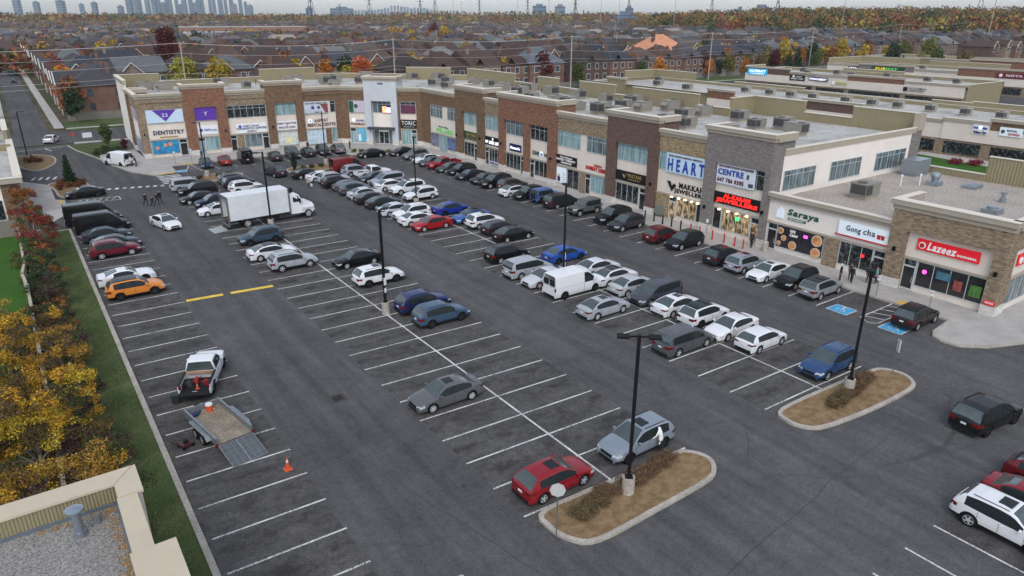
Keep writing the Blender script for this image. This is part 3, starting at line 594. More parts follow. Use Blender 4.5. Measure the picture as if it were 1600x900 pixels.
# cab
m = MB(); prof = [(1.95, .7), (1.95, 3.0), (2.1, 3.16), (2.75, 3.12), (3.05, 2.95), (3.45, 2.05), (4.5, 1.85), (4.78, 1.62), (4.86, 1.1), (4.86, .62)]
pw = [1.08, 1.0, .95, .95, .95, 1.05, 1.0, .98, 1.05, 1.05]
vs = [(x, -q, z) for (x, z), q in zip(prof, pw)] + [(x, q, z) for (x, z), q in zip(prof, pw)]; n = len(prof)
m.add(vs, [(i, i+1, n+i+1, n+i) for i in range(n-1) if i != 4] + [tuple(range(n-1, -1, -1)), tuple(range(n, 2*n))]); m.build('cab', [WHC], T, smooth=None)
m = MB(); m.add([(3.07, -.86, 2.88), (3.07, .86, 2.88), (3.47, .95, 2.08), (3.47, -.95, 2.08), (3.05, -.95, 2.95), (3.05, .95, 2.95), (3.45, 1.05, 2.05), (3.45, -1.05, 2.05)], [(0, 3, 2, 1)]); m.add([(3.05, -.95, 2.95), (3.05, .95, 2.95), (3.45, 1.05, 2.05), (3.45, -1.05, 2.05)], [(0, 3, 2, 1)]); m.v = [(x+.0, y, z) for x, y, z in m.v]
m.build('windshield', [GLASS], T)
for sg in (1, -1):
    MB().add([(2.3, sg*1.062, 2.12), (2.3, sg*1.0, 2.85), (2.95, sg*.985, 2.8), (3.28, sg*1.075, 2.1)], [(0, 1, 2, 3)]).build('side_window', [GLASS], T)
    MB().box(3.0, 3.12, sg*1.2, sg*1.42, 1.95, 2.5).build('mirror', [TRIM], T)
    m = MB(); m.box(3.25, 4.75, sg*.95, sg*1.2, 1.18, 1.42); m.box(3.2, 3.35, sg*.95, sg*1.2, .7, 1.2); m.build('fender', [WHC], T)
    MB().box(4.72, 4.9, sg*.7, sg*1.02, 1.12, 1.4).build('headlight', [HEADL], T)
MB().box(4.87, 4.9, -.6, .6, .95, 1.65).build('grille', [CHROME], T); MB().box(4.7, 5.0, -1.15, 1.15, .5, .85).build('front_bumper', [CHROME], T)
for x, sg in ((4.05, 1), (4.05, -1), (-3.4, 1), (-3.4, -1)): wheel(T, x, sg*1.02, .5, .3, False, 8)
MB().add([(-5.75, -1.2, .16), (-5.75, 1.0, .16), (-7.3, 1.0, .06), (-7.3, -1.2, .06), (-5.75, -1.2, .05), (-5.75, 1.0, .05), (-7.3, 1.0, .01), (-7.3, -1.2, .01)], [(0, 3, 2, 1), (4, 5, 6, 7), (0, 1, 5, 4), (2, 3, 7, 6), (1, 2, 6, 5), (3, 0, 4, 7)]).build('ramp', [mat('ramp_plate', s(165, 170, 168), .5, .5, .1, 4)], T)
m = MB(); m.tube((-4.6, -1.0, .6), (-5.8, -1.0, .12), .05, n=5); m.tube((-4.6, .9, .6), (-5.8, .9, .12), .05, n=5); m.build('lift_arm', [TRIM], T)
m = MB(); m.box(-5.6, -5.45, -1.25, 1.25, .45, .6); m.box(-5.6, -5.5, -1.25, -1.1, .45, 1.1); m.box(-5.6, -5.5, 1.1, 1.25, .45, 1.1); m.build('rear_bumper', [GRV], T)

# utility trailer, tail towards the camera
TA = -80.0
def trailer():
    t = thing('utility_trailer', 'galvanised utility trailer with wooden deck and folded-down mesh ramp gates', 'trailer', (2.7, -25.75, 0), R(TA))
    WOOD = mat('deck_planks', s(140, 130, 114, .8), .85, 0, .3, 1.2, var2=.25, scale2=7); GALV = mat('galvanised_steel', s(140, 146, 150, .85), .5, .5, .2, 3)
    m = MB()
    for i in range(9): m.box(-2.2, 2.2, -1.0+i*.2222, -1.0+i*.2222+.215, .58, .62)
    m.build('deck', [WOOD], t)
    for sg in (1, -1):
        m = MB(); m.box(-2.25, 2.25, sg*1.0, sg*1.05, .5, .98); m.box(-2.25, 2.25, sg*.97, sg*1.08, .98, 1.03)
        m.build('side_rail', [GALV], t)
        m = MB(); m.box(-.95, 1.25, sg*1.06, sg*1.34, .84, .88)
        m.add([(-.95, sg*1.06, .88), (-.95, sg*1.34, .88), (-1.2, sg*1.34, .62), (-1.2, sg*1.06, .62), (1.25, sg*1.06, .88), (1.25, sg*1.34, .88), (1.5, sg*1.34, .62), (1.5, sg*1.06, .62)], [(0, 1, 2, 3), (4, 7, 6, 5)])
        m.build('mudguard', [GALV], t)
        MB().box(2.18, 2.28, sg*1.0, sg*1.14, .5, .72).build('taillight', [TAILL], t)
        for x in (-.3, .62): wheel(t, x, sg*1.2, .34, .22, False)
    MB().box(-2.3, -2.22, -1.0, 1.0, .5, .98).build('front_rail', [GALV], t)
    m = MB(); m.add([(-2.3, -.6, .5), (-2.3, .6, .5), (-3.3, .06, .5), (-3.3, -.06, .5), (-2.3, -.5, .58), (-2.3, .5, .58), (-3.3, .06, .58), (-3.3, -.06, .58)], [(0, 1, 2, 3), (4, 7, 6, 5), (0, 3, 7, 4), (1, 5, 6, 2), (2, 6, 7, 3)]); m.build('hitch', [TRIM], t)
    MESH = mat('ramp_mesh', s(84, 90, 94), .7, .2, .3, 14)
    for a, b in ((-1.0, -.02), (.02, 1.0)):
        # gate slopes from the deck edge to the ground
        g = MB(); n = 6
        def P(u, v, h=0): return (2.28+u*1.75, a+(b-a)*v, .56-u*.53+h)
        def bar(p, q, w=.03):
            g.tube(p, q, w/2+.004, n=4)
        for v in (0, 1): bar(P(0, v), P(1, v), .05)
        for u in (0, 1): bar(P(u, 0), P(u, 1), .05)
        for v in (1/3, 2/3): bar(P(0, v), P(1, v))
        for u in (.2, .4, .6, .8): bar(P(u, 0), P(u, 1))
        o = g.build('ramp_gate', [GALV], t)
        MB().add([P(0, 0, -.012), P(1, 0, -.012), P(1, 1, -.012), P(0, 1, -.012), P(0, 0, -.022), P(1, 0, -.022), P(1, 1, -.022), P(0, 1, -.022)], [(0, 1, 2, 3), (7, 6, 5, 4)]).build('mesh_panel', [MESH], o)
    return t
trailer()
_rz = Matrix.Rotation(R(TA), 4, 'Z')
def tl(x, y, z): p = _rz @ Vector((x, y, 0)); return (2.7+p.x, -25.75+p.y, z)
ORG = mat('orange_plastic', (.62, .09, .03, 1), .5, 0, .1, 4); WPL = mat('white_plastic', s(225, 225, 220, .8), .5, 0, .08, 4)
m = MB(); m.tube((0, 0, 0), (0, 0, .42), .2, .22, 14); m.tube((0, 0, .42), (0, 0, .5), .225, .2, 14, 1); m.tube((.21, -.04, .08), (.28, -.04, .08), .03, .03, 6, 1)
o = m.build('water_cooler', [ORG, WPL], None, tl(-1.75, .25, .62), 0, 40); tag(o, 'orange drink cooler with white lid on the trailer deck', 'cooler')
m = MB(); m.tube((-.3, 0, .15), (.25, .1, .16), .15, .13, 8); m.tube((.1, .1, .15), (.5, .2, .14), .12, .06, 8)
o = m.build('duffel_bag', [mat('navy_cloth', (.02, .03, .09, 1), .8, 0, .2, 5)], None, tl(-1.6, -.7, .62), R(20), 60); tag(o, 'dark blue cloth bag on the trailer deck corner', 'bag')
t = thing('lawn_mower', 'small red and black mower on the asphalt beside the trailer wheels', 'mower', (.75, -26.2, 0), R(20))
m = MB(); m.box(-.35, .3, -.25, .25, .12, .26); m.build('deck', [mat('mower_red', (.07, .02, .018, 1), .5, 0, .2, 6)], t, smooth=None)
MB().tube((0, 0, .26), (0, 0, .45), .15, .12, 10).build('engine', [TRIM], t, smooth=40)
for x, y in ((-.28, .28), (-.28, -.28), (.26, .28), (.26, -.28)): MB().tube((x, y-.03, .1), (x, y+.03, .1), .1, n=10).build('wheel', [TYRE], t)
m = MB(); m.tube((-.3, .2, .25), (-.75, .2, .6), .015); m.tube((-.3, -.2, .25), (-.75, -.2, .6), .015); m.tube((-.75, .2, .6), (-.75, -.2, .6), .015); m.build('handle', [TRIM], t)
m = MB(); m.tube((0, 0, 0), (0, 0, .62), .26, .3, 14); o = m.build('rubbish_bin', [mat('bin_green', (.02, .03, .028, 1), .6, 0, .1, 4)], None, (1.35, -20.6, 0), 0, 40); tag(o, 'dark plastic bin beside the pickup tailgate', 'bin')
_pz = Matrix.Rotation(R(PKA), 4, 'Z')
def pk(x, y, z): p = _pz @ Vector((x, y, 0)); return (PKX+p.x, PKY+p.y, z)
def cone(loc, label, sc=1):
    t = thing('traffic_cone', label, 'cone', loc); t.scale = (sc, sc, sc)
    MB().box(-.18, .18, -.18, .18, 0, .035).build('base', [ORG], t)
    m = MB(); m.tube((0, 0, .035), (0, 0, .4), .13, .062, 14, 0, False); m.tube((0, 0, .4), (0, 0, .55), .062, .036, 14, 1, False); m.tube((0, 0, .55), (0, 0, .68), .036, .015, 14, 0); m.build('cone_body', [ORG, WPL], t, smooth=40)
cone((4.8, -31.7, 0), 'orange traffic cone with white tip on the empty asphalt', 1.15)
cone(pk(-2.4, -.1, .7), 'orange cone standing at the tail of the pickup bed', .55)
for i, (x, y, c, lb) in enumerate(((-1.9, -.55, (.25, .02, .02, 1), 'red fuel can on the right side of the pickup bed'), (-1.5, .1, (.3, .03, .03, 1), 'red leaf blower in the middle of the pickup bed'), (-2.0, .5, (.05, .045, .04, 1), 'black trimmer gear on the left of the pickup bed'))):
    m = MB(); m.obox((0, 0, .15), (.3, .24, .3), .3); m.tube((-.3, .1, .2), (.4, -.1, .26), .03, n=6); m.tube((0, 0, .3), (.05, 0, .4), .07, n=8)
    o = m.build(('fuel_can', 'leaf_blower', 'string_trimmer')[i], [mat('gear%d' % i, c, .5, 0, .3, 8)], None, pk(x, y, .7), R(40*i)); tag(o, lb, ('can', 'tool', 'tool')[i])
m = MB(); m.box(-.15, .15, -.8, .8, 0, .04); o = m.build('plywood_board', [mat('plywood', s(150, 112, 84), .8, 0, .15, 3)], None, pk(-1.02, 0, 1.16), R(PKA)); tag(o, 'brown board lying across the front of the pickup bed', 'board')
# ------------------------------------------------------------------ building materials
K = .95
B_TAN = brick('brick_tan', s(150,132,108), s(108,94,78), s(120,110,98))
B_BRN = brick('brick_brown', s(124,98,74), s(88,70,56), s(100,88,76))
B_RED = brick('brick_orange', s(142,98,78), s(98,72,58), s(114,94,82))
B_DRK = brick('brick_dark_brown', s(104,82,72), s(82,66,60), s(88,76,70), dark=.15)
B_GRY = brick('brick_charcoal', s(124,118,114), s(102,98,96), s(110,106,104), dark=.16)
B_YEL = brick('brick_yellow', s(160,142,110), s(120,102,80), s(128,116,98))
STONE = brick('stone_base', s(196,192,186), s(176,172,168), s(150,148,144), w=.8, h=.4, dark=.1)
CREAM = mat('stucco_cream', s(214,204,192,.9), .9, 0, .07, .5, var2=.03, scale2=4)
WHITE = mat('stucco_white', s(220,213,205,.93), .9, 0, .06, .4, var2=.03, scale2=5)
CORN = mat('cornice_beige', s(158,149,134,.95), .85, 0, .06, .6)
CAPM = mat('parapet_cap', s(205,198,182,.95), .6, 0, .05, .7)
OLIVE = ribbed('olive_cladding', s(138,128,99,.9))
ROOFM = mat('roof_membrane', s(180,179,174,.85), .95, 0, .16, .12, var2=.14, scale2=1.6, detail=6)
GRAV = mat('roof_gravel', s(166,158,149,.82), .95, 0, .14, .35, var2=.34, scale2=4.5, bump=.3, detail=6)
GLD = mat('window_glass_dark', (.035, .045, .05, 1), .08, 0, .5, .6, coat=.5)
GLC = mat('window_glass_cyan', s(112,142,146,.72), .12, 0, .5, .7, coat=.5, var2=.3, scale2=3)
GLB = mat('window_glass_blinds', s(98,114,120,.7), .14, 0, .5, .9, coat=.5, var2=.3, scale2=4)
GLW = mat('window_lit_warm', (.06, .045, .03, 1), .15, 0, .5, 1.2, emit=(1, .62, .28, 1), es=.18)
_n = GLW.node_tree; _b = _n.nodes['Principled BSDF']; _tc = _n.nodes.new('ShaderNodeTexCoord'); _mp = _n.nodes.new('ShaderNodeMapping'); _mp.inputs['Scale'].default_value = (1.6, 1, .7); _nz = _n.nodes.new('ShaderNodeTexNoise'); _nz.inputs['Scale'].default_value = 2.2; _nz.inputs['Detail'].default_value = 5; _cr = _n.nodes.new('ShaderNodeValToRGB')
_cr.color_ramp.elements[0].position = .40; _cr.color_ramp.elements[0].color = (.02, .012, .006, 1); _cr.color_ramp.elements[1].position = .66; _cr.color_ramp.elements[1].color = (1, .72, .38, 1)
_n.links.new(_tc.outputs['Object'], _mp.inputs[0]); _n.links.new(_mp.outputs[0], _nz.inputs['Vector']); _n.links.new(_nz.outputs['Fac'], _cr.inputs[0]); _n.links.new(_cr.outputs[0], _b.inputs['Emission Color']); _b.inputs['Emission Strength'].default_value = .42
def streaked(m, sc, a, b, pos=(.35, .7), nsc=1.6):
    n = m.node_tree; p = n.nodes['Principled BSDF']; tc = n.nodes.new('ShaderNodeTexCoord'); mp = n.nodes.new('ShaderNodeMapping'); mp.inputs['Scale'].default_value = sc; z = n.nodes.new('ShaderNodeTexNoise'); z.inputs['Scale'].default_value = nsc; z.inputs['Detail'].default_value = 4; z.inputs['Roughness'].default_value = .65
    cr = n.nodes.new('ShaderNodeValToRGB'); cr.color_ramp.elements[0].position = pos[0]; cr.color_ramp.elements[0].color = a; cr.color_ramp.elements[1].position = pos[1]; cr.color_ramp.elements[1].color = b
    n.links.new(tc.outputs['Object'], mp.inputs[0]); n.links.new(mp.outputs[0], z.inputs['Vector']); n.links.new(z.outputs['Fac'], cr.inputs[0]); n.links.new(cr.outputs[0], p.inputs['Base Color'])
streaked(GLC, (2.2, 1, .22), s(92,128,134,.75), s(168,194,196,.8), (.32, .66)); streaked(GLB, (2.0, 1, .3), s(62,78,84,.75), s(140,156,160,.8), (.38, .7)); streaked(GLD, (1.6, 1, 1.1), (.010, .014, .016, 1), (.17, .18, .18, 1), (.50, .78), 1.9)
GLK = mat('window_film_black', (.02, .02, .022, 1), .12, 0, .3, 1, coat=.4)
FRM = mat('window_frame', s(184,194,194,.85), .5, .1, .05, 3)
FRW = mat('door_frame_white', s(205,208,208,.8), .5, .1, .05, 3)
TILE = mat('panel_tile', s(188,194,200,.85), .45, 0, .06, .5, var2=.04, scale2=3)
DMET = mat('dark_metal', s(62,68,78), .5, .3, .1, 2)
LAMPM = mat('black_lamp_metal', (.010, .010, .011, 1), .6, 0, .1, 3, spec=.1)
SOFT = mat('soffit_lamp', (1, .85, .6, 1), .4, 0, 0, emit=(1, .78, .45, 1), es=9)
def emi(name, c, e): return mat(name, c, .5, 0, 0, emit=c, es=e)

_fc = {}
def textmesh(txt, w, h, depth=.04, bold=0.0, shear=0, spacing=1.0):
    cu = bpy.data.curves.new('t', 'FONT'); cu.body = txt; cu.size = 1; cu.extrude = .02; cu.offset = bold; cu.shear = shear; cu.space_character = spacing
    cu.align_x = 'LEFT'; cu.resolution_u = 2
    o = bpy.data.objects.new('t', cu); COL.objects.link(o); dg = bpy.context.evaluated_depsgraph_get()
    me = bpy.data.meshes.new_from_object(o.evaluated_get(dg)); bpy.data.objects.remove(o); bpy.data.curves.remove(cu)
    co = np.empty(len(me.vertices)*3); me.vertices.foreach_get('co', co); co = co.reshape(-1, 3)
    lo, hi = co.min(0), co.max(0); sc = np.array([w/(hi[0]-lo[0]), h/(hi[1]-lo[1])])
    out = np.empty_like(co); out[:, 0] = (co[:, 0]-lo[0])*sc[0]; out[:, 2] = (co[:, 1]-lo[1])*sc[1]; out[:, 1] = -(co[:, 2]-lo[2])/(hi[2]-lo[2])*depth
    me.vertices.foreach_set('co', out.reshape(-1)); me.update(); return me
class Frame:
    """a wall line seen from outside: X runs left to right, -Y points outwards"""
    def __init__(self, x0, y0, x1, y1):
        self.o = (x0, y0); self.L = math.hypot(x1-x0, y1-y0); self.a = math.atan2(y1-y0, x1-x0)
    def pt(self, sx, d=0, z=0):
        c, sn = math.cos(self.a), math.sin(self.a); return (self.o[0]+c*sx+sn*d, self.o[1]+sn*sx-c*d, z)    # d outwards
    def place(self, name, mb, mats, parent, smooth=None):
        return mb.build(name, mats, parent, (self.o[0], self.o[1], 0), self.a, smooth) if parent is not None else mb.build(name, mats, None, (self.o[0], self.o[1], 0), self.a, smooth)
def window(F, root, s0, s1, z0, z1, glass, n=4, rec=.16, transom=None, name='window', base=0):
    fr = MB(); t = .05; y0, y1 = rec-.07+base, rec+.0+base
    fr.box(s0, s1, y0, y1, z0, z0+t); fr.box(s0, s1, y0, y1, z1-t, z1); fr.box(s0, s0+t, y0, y1, z0+t, z1-t); fr.box(s1-t, s1, y0, y1, z0+t, z1-t)
    for i in range(1, n):
        x = s0+(s1-s0)*i/n; fr.box(x-.025, x+.025, y0+.003, y1, z0+t, z1-t)
    if transom: fr.box(s0+t, s1-t, y0+.006, y1, transom-.025, transom+.025)
    o = F.place(name, fr, FRM, root)
    g = MB().box(s0+.02, s1-.02, rec-.03+base, rec+.03+base, z0+.02, z1-.02); g.build('pane', glass, o)
    return o
def door(F, root, s0, s1, z1=2.3, glass=None, base=0, double=False):
    fr = MB(); t = .07; y0, y1 = .05+base, .17+base
    fr.box(s0, s1, y0, y1, z1-t, z1); fr.box(s0, s0+t, y0, y1, .16, z1-t); fr.box(s1-t, s1, y0, y1, .16, z1-t); fr.box(s0+t, s1-t, y0, y1, .16, .3)
    if double: fr.box((s0+s1)/2-.05, (s0+s1)/2+.05, y0-.01, y1, .16, z1-t)
    o = F.place('door', fr, FRW, root); MB().box(s0+.05, s1-.05, y0+.04, y1-.02, .2, z1-.04).build('pane', glass or GLK, o)
    MB().tube((s1-.16, y0-.04, .9), (s1-.16, y0-.04, 1.4), .02, n=5).build('handle', FRM, o)
    return o
def segment(F, root, a, b, H, bm, bays=(), out=0.0, cap=.8, base=.95, corn=True, topmat=None, ret=3.0):
    """a stretch of wall from a to b, H high, whose brick skin leaves the bays open"""
    T = .22; y0, y1 = -out, T
    m = MB(); st = MB(); x = a; zt = H-cap
    for (p, q, top) in [(k['s0'], k['s1'], k.get('top', 8.15)) for k in bays] + [(b, b, 0)]:
        if p > x+.01:
            m.box(x, p, y0, y1, base if base else .1, zt); 
            if base: st.box(x-.02, p+.02, y0-.05, y1, .02, base)
        if q > p: m.box(p, q, y0, y1, top, zt)
        x = q
    # side returns of a projecting tower above the neighbouring roofs
    if out > 0.1:
        m.box(a, a+.3, T+.002, T+ret, min(9.0, zt-1), zt); m.box(b-.3, b, T+.002, T+ret, min(9.0, zt-1), zt)
    F.place('wall', m, bm, root)
    if base and st.f: F.place('stone_base', st, STONE, root)
    c = MB(); c.box(a-.12*(out > 0), b+.12*(out > 0), y0-.1, .35, zt, zt+cap*.45); c.box(a-.25*(out > 0), b+.25*(out > 0), y0-.28, .35, zt+cap*.45, H-.06)
    if out > .1:
        c.box(a-.25, a+.35, .35, ret+.2, zt+.1, H-.062); c.box(b-.35, b+.25, .35, ret+.2, zt+.1, H-.062)
    F.place('cornice', c, CORN, root)
    c = MB(); c.box(a-.27*(out > 0), b+.27*(out > 0), y0-.32, .42, H-.06, H)
    if out > .1: c.box(a-.27, a+.4, .42, ret+.25, H-.058, H-.002); c.box(b-.4, b+.27, .42, ret+.25, H-.058, H-.002)
    F.place('parapet_cap', c, CAPM, root)
    for k in bays:
        p, q = k['s0'], k['s1']; top = k.get('top', 8.15)
        f = MB(); f.box(p, q, .16, .5, k.get('z0', .1), top+.02); F.place('wall', f, k.get('fill', CREAM), root)
        if k.get('ledge', True): f = MB(); f.box(p, q, -.02, .16, 3.02, 3.2); F.place('ledge', f, CORN, root)
        for wdw in k.get('win', ()):
            window(F, root, wdw[0], wdw[1], wdw[4] if len(wdw) > 4 else 5.98, wdw[5] if len(wdw) > 5 else 8.08, wdw[2], wdw[3], .14, transom=7.55)
        for sh in k.get('shop', ()):
            if sh[0] == 'door': door(F, root, sh[1], sh[2], 2.35, sh[3] if len(sh) > 3 else GLK); window(F, root, sh[1], sh[2], 2.38, 2.98, GLD, 1, .14, name='transom')
            elif sh[0] == 'brick': F.place('pier', MB().box(sh[1], sh[2], .03, .17, .1, 3.0), sh[3], root)
            else: window(F, root, sh[1], sh[2], sh[5] if len(sh) > 5 else .72, 2.98, sh[3], sh[4], .14, name='shop_window', transom=None)
def wall_lamp(F, root, sx, z):
    m = MB(); m.box(sx-.12, sx+.12, -.52, -.27, z-.18, z+.18); F.place('wall_light', m, LAMPM, root)

# ------------------------------------------------------------------ the L shaped two storey plaza building
FL = Frame(59.5, 53.5, 59.5, -44.55)      # long wing facing the lot
FW = Frame(14.3, 68.6, 48.3, 65.3)        # left wing
FC = Frame(48.3, 65.3, 59.5, 53.5)        # cut corner
FE = Frame(15.5, 97.5, 14.3, 68.6)        # end wall by the street
FS = Frame(59.5, -22.0, 89.1, -22.0)      # end wall of the two storey part
FZ = Frame(59.5, -44.55, 87.5, -44.55)    # end wall of the single storey part
PB = thing('plaza_building', 'two storey L-shaped brick plaza with shops below and clinics above, flat roof full of units', 'building', (59.5, 53.5, 0))
PB.location = (0, 0, 0)
C_, D_, B_, W_ = GLC, GLD, GLB, GLW
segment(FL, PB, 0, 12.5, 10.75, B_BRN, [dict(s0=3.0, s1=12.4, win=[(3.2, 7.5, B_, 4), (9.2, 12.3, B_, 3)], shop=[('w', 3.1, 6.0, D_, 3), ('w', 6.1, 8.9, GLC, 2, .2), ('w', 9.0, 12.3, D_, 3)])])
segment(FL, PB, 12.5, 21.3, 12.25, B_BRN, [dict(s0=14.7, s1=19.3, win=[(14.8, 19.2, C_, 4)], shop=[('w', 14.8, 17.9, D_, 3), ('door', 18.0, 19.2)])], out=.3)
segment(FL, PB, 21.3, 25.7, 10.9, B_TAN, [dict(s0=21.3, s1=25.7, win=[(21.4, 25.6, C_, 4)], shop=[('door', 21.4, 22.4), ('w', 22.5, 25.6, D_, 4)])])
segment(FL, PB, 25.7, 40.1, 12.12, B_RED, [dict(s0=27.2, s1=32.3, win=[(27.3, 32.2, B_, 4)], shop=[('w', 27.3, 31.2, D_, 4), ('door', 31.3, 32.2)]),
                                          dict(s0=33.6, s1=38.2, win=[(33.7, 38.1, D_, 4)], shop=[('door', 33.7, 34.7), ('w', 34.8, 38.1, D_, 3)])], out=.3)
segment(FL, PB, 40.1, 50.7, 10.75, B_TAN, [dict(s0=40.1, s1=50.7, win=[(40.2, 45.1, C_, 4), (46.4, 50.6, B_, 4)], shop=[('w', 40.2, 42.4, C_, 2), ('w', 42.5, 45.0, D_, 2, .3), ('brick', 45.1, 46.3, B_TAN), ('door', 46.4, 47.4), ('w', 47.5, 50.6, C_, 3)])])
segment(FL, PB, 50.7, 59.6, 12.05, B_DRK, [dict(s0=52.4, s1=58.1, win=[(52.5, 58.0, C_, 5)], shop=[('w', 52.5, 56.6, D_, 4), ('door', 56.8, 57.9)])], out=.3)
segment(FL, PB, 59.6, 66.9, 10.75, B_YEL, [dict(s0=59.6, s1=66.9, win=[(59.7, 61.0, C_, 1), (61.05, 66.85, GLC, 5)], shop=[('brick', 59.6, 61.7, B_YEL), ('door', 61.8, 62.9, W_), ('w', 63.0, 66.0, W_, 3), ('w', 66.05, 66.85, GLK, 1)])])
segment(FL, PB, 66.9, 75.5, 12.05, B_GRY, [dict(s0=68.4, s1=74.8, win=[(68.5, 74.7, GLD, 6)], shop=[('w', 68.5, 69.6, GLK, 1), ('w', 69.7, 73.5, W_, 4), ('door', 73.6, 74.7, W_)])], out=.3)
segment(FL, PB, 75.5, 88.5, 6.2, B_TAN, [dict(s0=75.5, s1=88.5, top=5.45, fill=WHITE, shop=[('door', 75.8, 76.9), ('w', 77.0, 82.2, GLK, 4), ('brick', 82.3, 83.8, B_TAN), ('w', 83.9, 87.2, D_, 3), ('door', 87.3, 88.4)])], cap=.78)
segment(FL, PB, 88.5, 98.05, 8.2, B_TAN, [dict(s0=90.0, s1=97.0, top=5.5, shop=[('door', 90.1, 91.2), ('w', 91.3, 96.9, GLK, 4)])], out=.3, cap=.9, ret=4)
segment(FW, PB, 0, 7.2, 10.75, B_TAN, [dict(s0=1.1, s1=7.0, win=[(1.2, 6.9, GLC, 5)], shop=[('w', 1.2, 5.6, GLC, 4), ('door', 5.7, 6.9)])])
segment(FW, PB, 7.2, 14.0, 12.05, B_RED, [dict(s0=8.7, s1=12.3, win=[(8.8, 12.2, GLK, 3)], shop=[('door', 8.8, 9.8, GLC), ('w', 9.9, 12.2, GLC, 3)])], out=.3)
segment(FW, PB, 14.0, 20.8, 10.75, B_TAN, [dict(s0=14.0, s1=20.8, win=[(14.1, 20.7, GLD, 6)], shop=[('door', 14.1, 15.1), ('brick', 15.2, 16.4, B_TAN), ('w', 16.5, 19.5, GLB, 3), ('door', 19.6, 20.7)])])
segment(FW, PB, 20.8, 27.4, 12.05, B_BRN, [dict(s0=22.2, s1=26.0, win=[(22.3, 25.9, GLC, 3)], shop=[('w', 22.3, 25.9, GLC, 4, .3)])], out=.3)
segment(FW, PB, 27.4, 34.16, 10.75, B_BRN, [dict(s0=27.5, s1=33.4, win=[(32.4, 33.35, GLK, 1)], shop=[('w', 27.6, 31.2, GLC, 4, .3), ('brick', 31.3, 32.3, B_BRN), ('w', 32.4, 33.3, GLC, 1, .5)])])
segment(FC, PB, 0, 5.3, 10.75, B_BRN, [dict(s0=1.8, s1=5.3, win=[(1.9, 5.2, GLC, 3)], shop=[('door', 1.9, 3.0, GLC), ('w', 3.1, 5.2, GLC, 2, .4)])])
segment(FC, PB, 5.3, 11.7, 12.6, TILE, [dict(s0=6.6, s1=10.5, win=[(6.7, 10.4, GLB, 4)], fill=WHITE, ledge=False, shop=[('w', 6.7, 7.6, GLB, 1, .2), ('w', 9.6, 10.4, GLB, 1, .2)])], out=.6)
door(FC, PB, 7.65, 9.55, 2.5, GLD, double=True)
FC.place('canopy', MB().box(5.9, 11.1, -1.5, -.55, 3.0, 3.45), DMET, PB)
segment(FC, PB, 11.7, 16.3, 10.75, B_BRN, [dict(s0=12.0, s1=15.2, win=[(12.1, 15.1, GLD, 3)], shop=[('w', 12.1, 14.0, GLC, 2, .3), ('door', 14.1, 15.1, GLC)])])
PURP = mat('purple_film', (.075, .035, .24, 1), .3, 0, .1, 2); MURAL = mat('mural_film', s(120,130,150), .5, 0, .9, .9, var2=.5, scale2=3)
segment(FE, PB, 0, 15.5, 12.05, WHITE, [], cap=.9, base=0)
segment(FE, PB, 15.5, 18.5, 10.75, B_BRN, [], out=.25)
segment(FE, PB, 18.5, 27.4, 10.75, B_TAN, [dict(s0=18.6, s1=27.0, fill=WHITE, ledge=False, win=[(20.4, 22.2, PURP, 1), (23.6, 25.6, PURP, 1)], shop=[('w', 19, 26.6, MURAL, 4, .2)])], base=.95)
segment(FE, PB, 27.4, 28.9, 10.75, B_TAN, [])
for sx, z in ((12.9, 3.9), (20.3, 4.3), (26.5, 4.3), (39.1, 3.9), (58.9, 3.9), (67.5, 2.9), (75.1, 3.9), (89.2, 3.7), (97.5, 3.7)): wall_lamp(FL, PB, sx, z)
for sx, z in ((.5, 4.2), (13.4, 4.0), (21.5, 4.1)): wall_lamp(FW, PB, sx, z)
wall_lamp(FC, PB, 5.9, 4.3); wall_lamp(FC, PB, 11.1, 4.3)
# end wall above the single storey roof
m = MB(); m.box(1.6, 27.4, -.022, .3, 5.2, 9.75); FS.place('wall', m, WHITE, PB)
FS.place('wall', MB().box(0, 1.6, -.03, .3, .1, 11.25), B_GRY, PB); FS.place('wall', MB().box(27.4, 29.6, -.06, .4, .1, 10.0), B_GRY, PB)
m = MB(); m.box(1.6, 28.3, -.12, .35, 9.75, 10.34); m.box(28.3, 29.8, -.2, .5, 10.0, 12.0); FS.place('cornice', m, CORN, PB)
m = MB(); m.box(1.6, 28.3, -.15, .38, 10.34, 10.4); FS.place('parapet_cap', m, CAPM, PB)
m = MB(); m.box(0, 3.2, -.3, .35, 11.25, 11.98); FS.place('cornice', m, CORN, PB)
for a, b in ((1.9, 7.6), (10.5, 16.7), (19.8, 26.6)): window(FS, PB, a, b, 5.95, 8.1, GLB, 5, -.03, transom=7.55)
# Lazeez end wall
segment(FZ, PB, 0, 10.5, 8.2, B_TAN, [dict(s0=1.4, s1=9.2, top=5.5, shop=[('w', 1.5, 9.1, GLB, 6)])], cap=.9)
segment(FZ, PB, 10.5, 28, 6.2, B_TAN, [dict(s0=11.5, s1=27, top=5.4, fill=WHITE, shop=[('w', 12, 26.6, GLB, 8)])], cap=.78)
# roofs
m = MB(); m.sheet([(14.5, 68.4), (48.3, 65.1), (59.6, 53.3), (59.6, -21.9), (89.0, -21.9), (89.0, 3), (83.4, 3), (83.4, 76), (62, 97.4), (15.6, 97.4)], 9.3)
m.build('roof', ROOFM, PB)
m = MB(); m.sheet([(59.7, -22.0), (59.7, -44.4), (87.4, -44.4), (87.4, -22.0)], 5.35); m.build('roof', GRAV, PB)
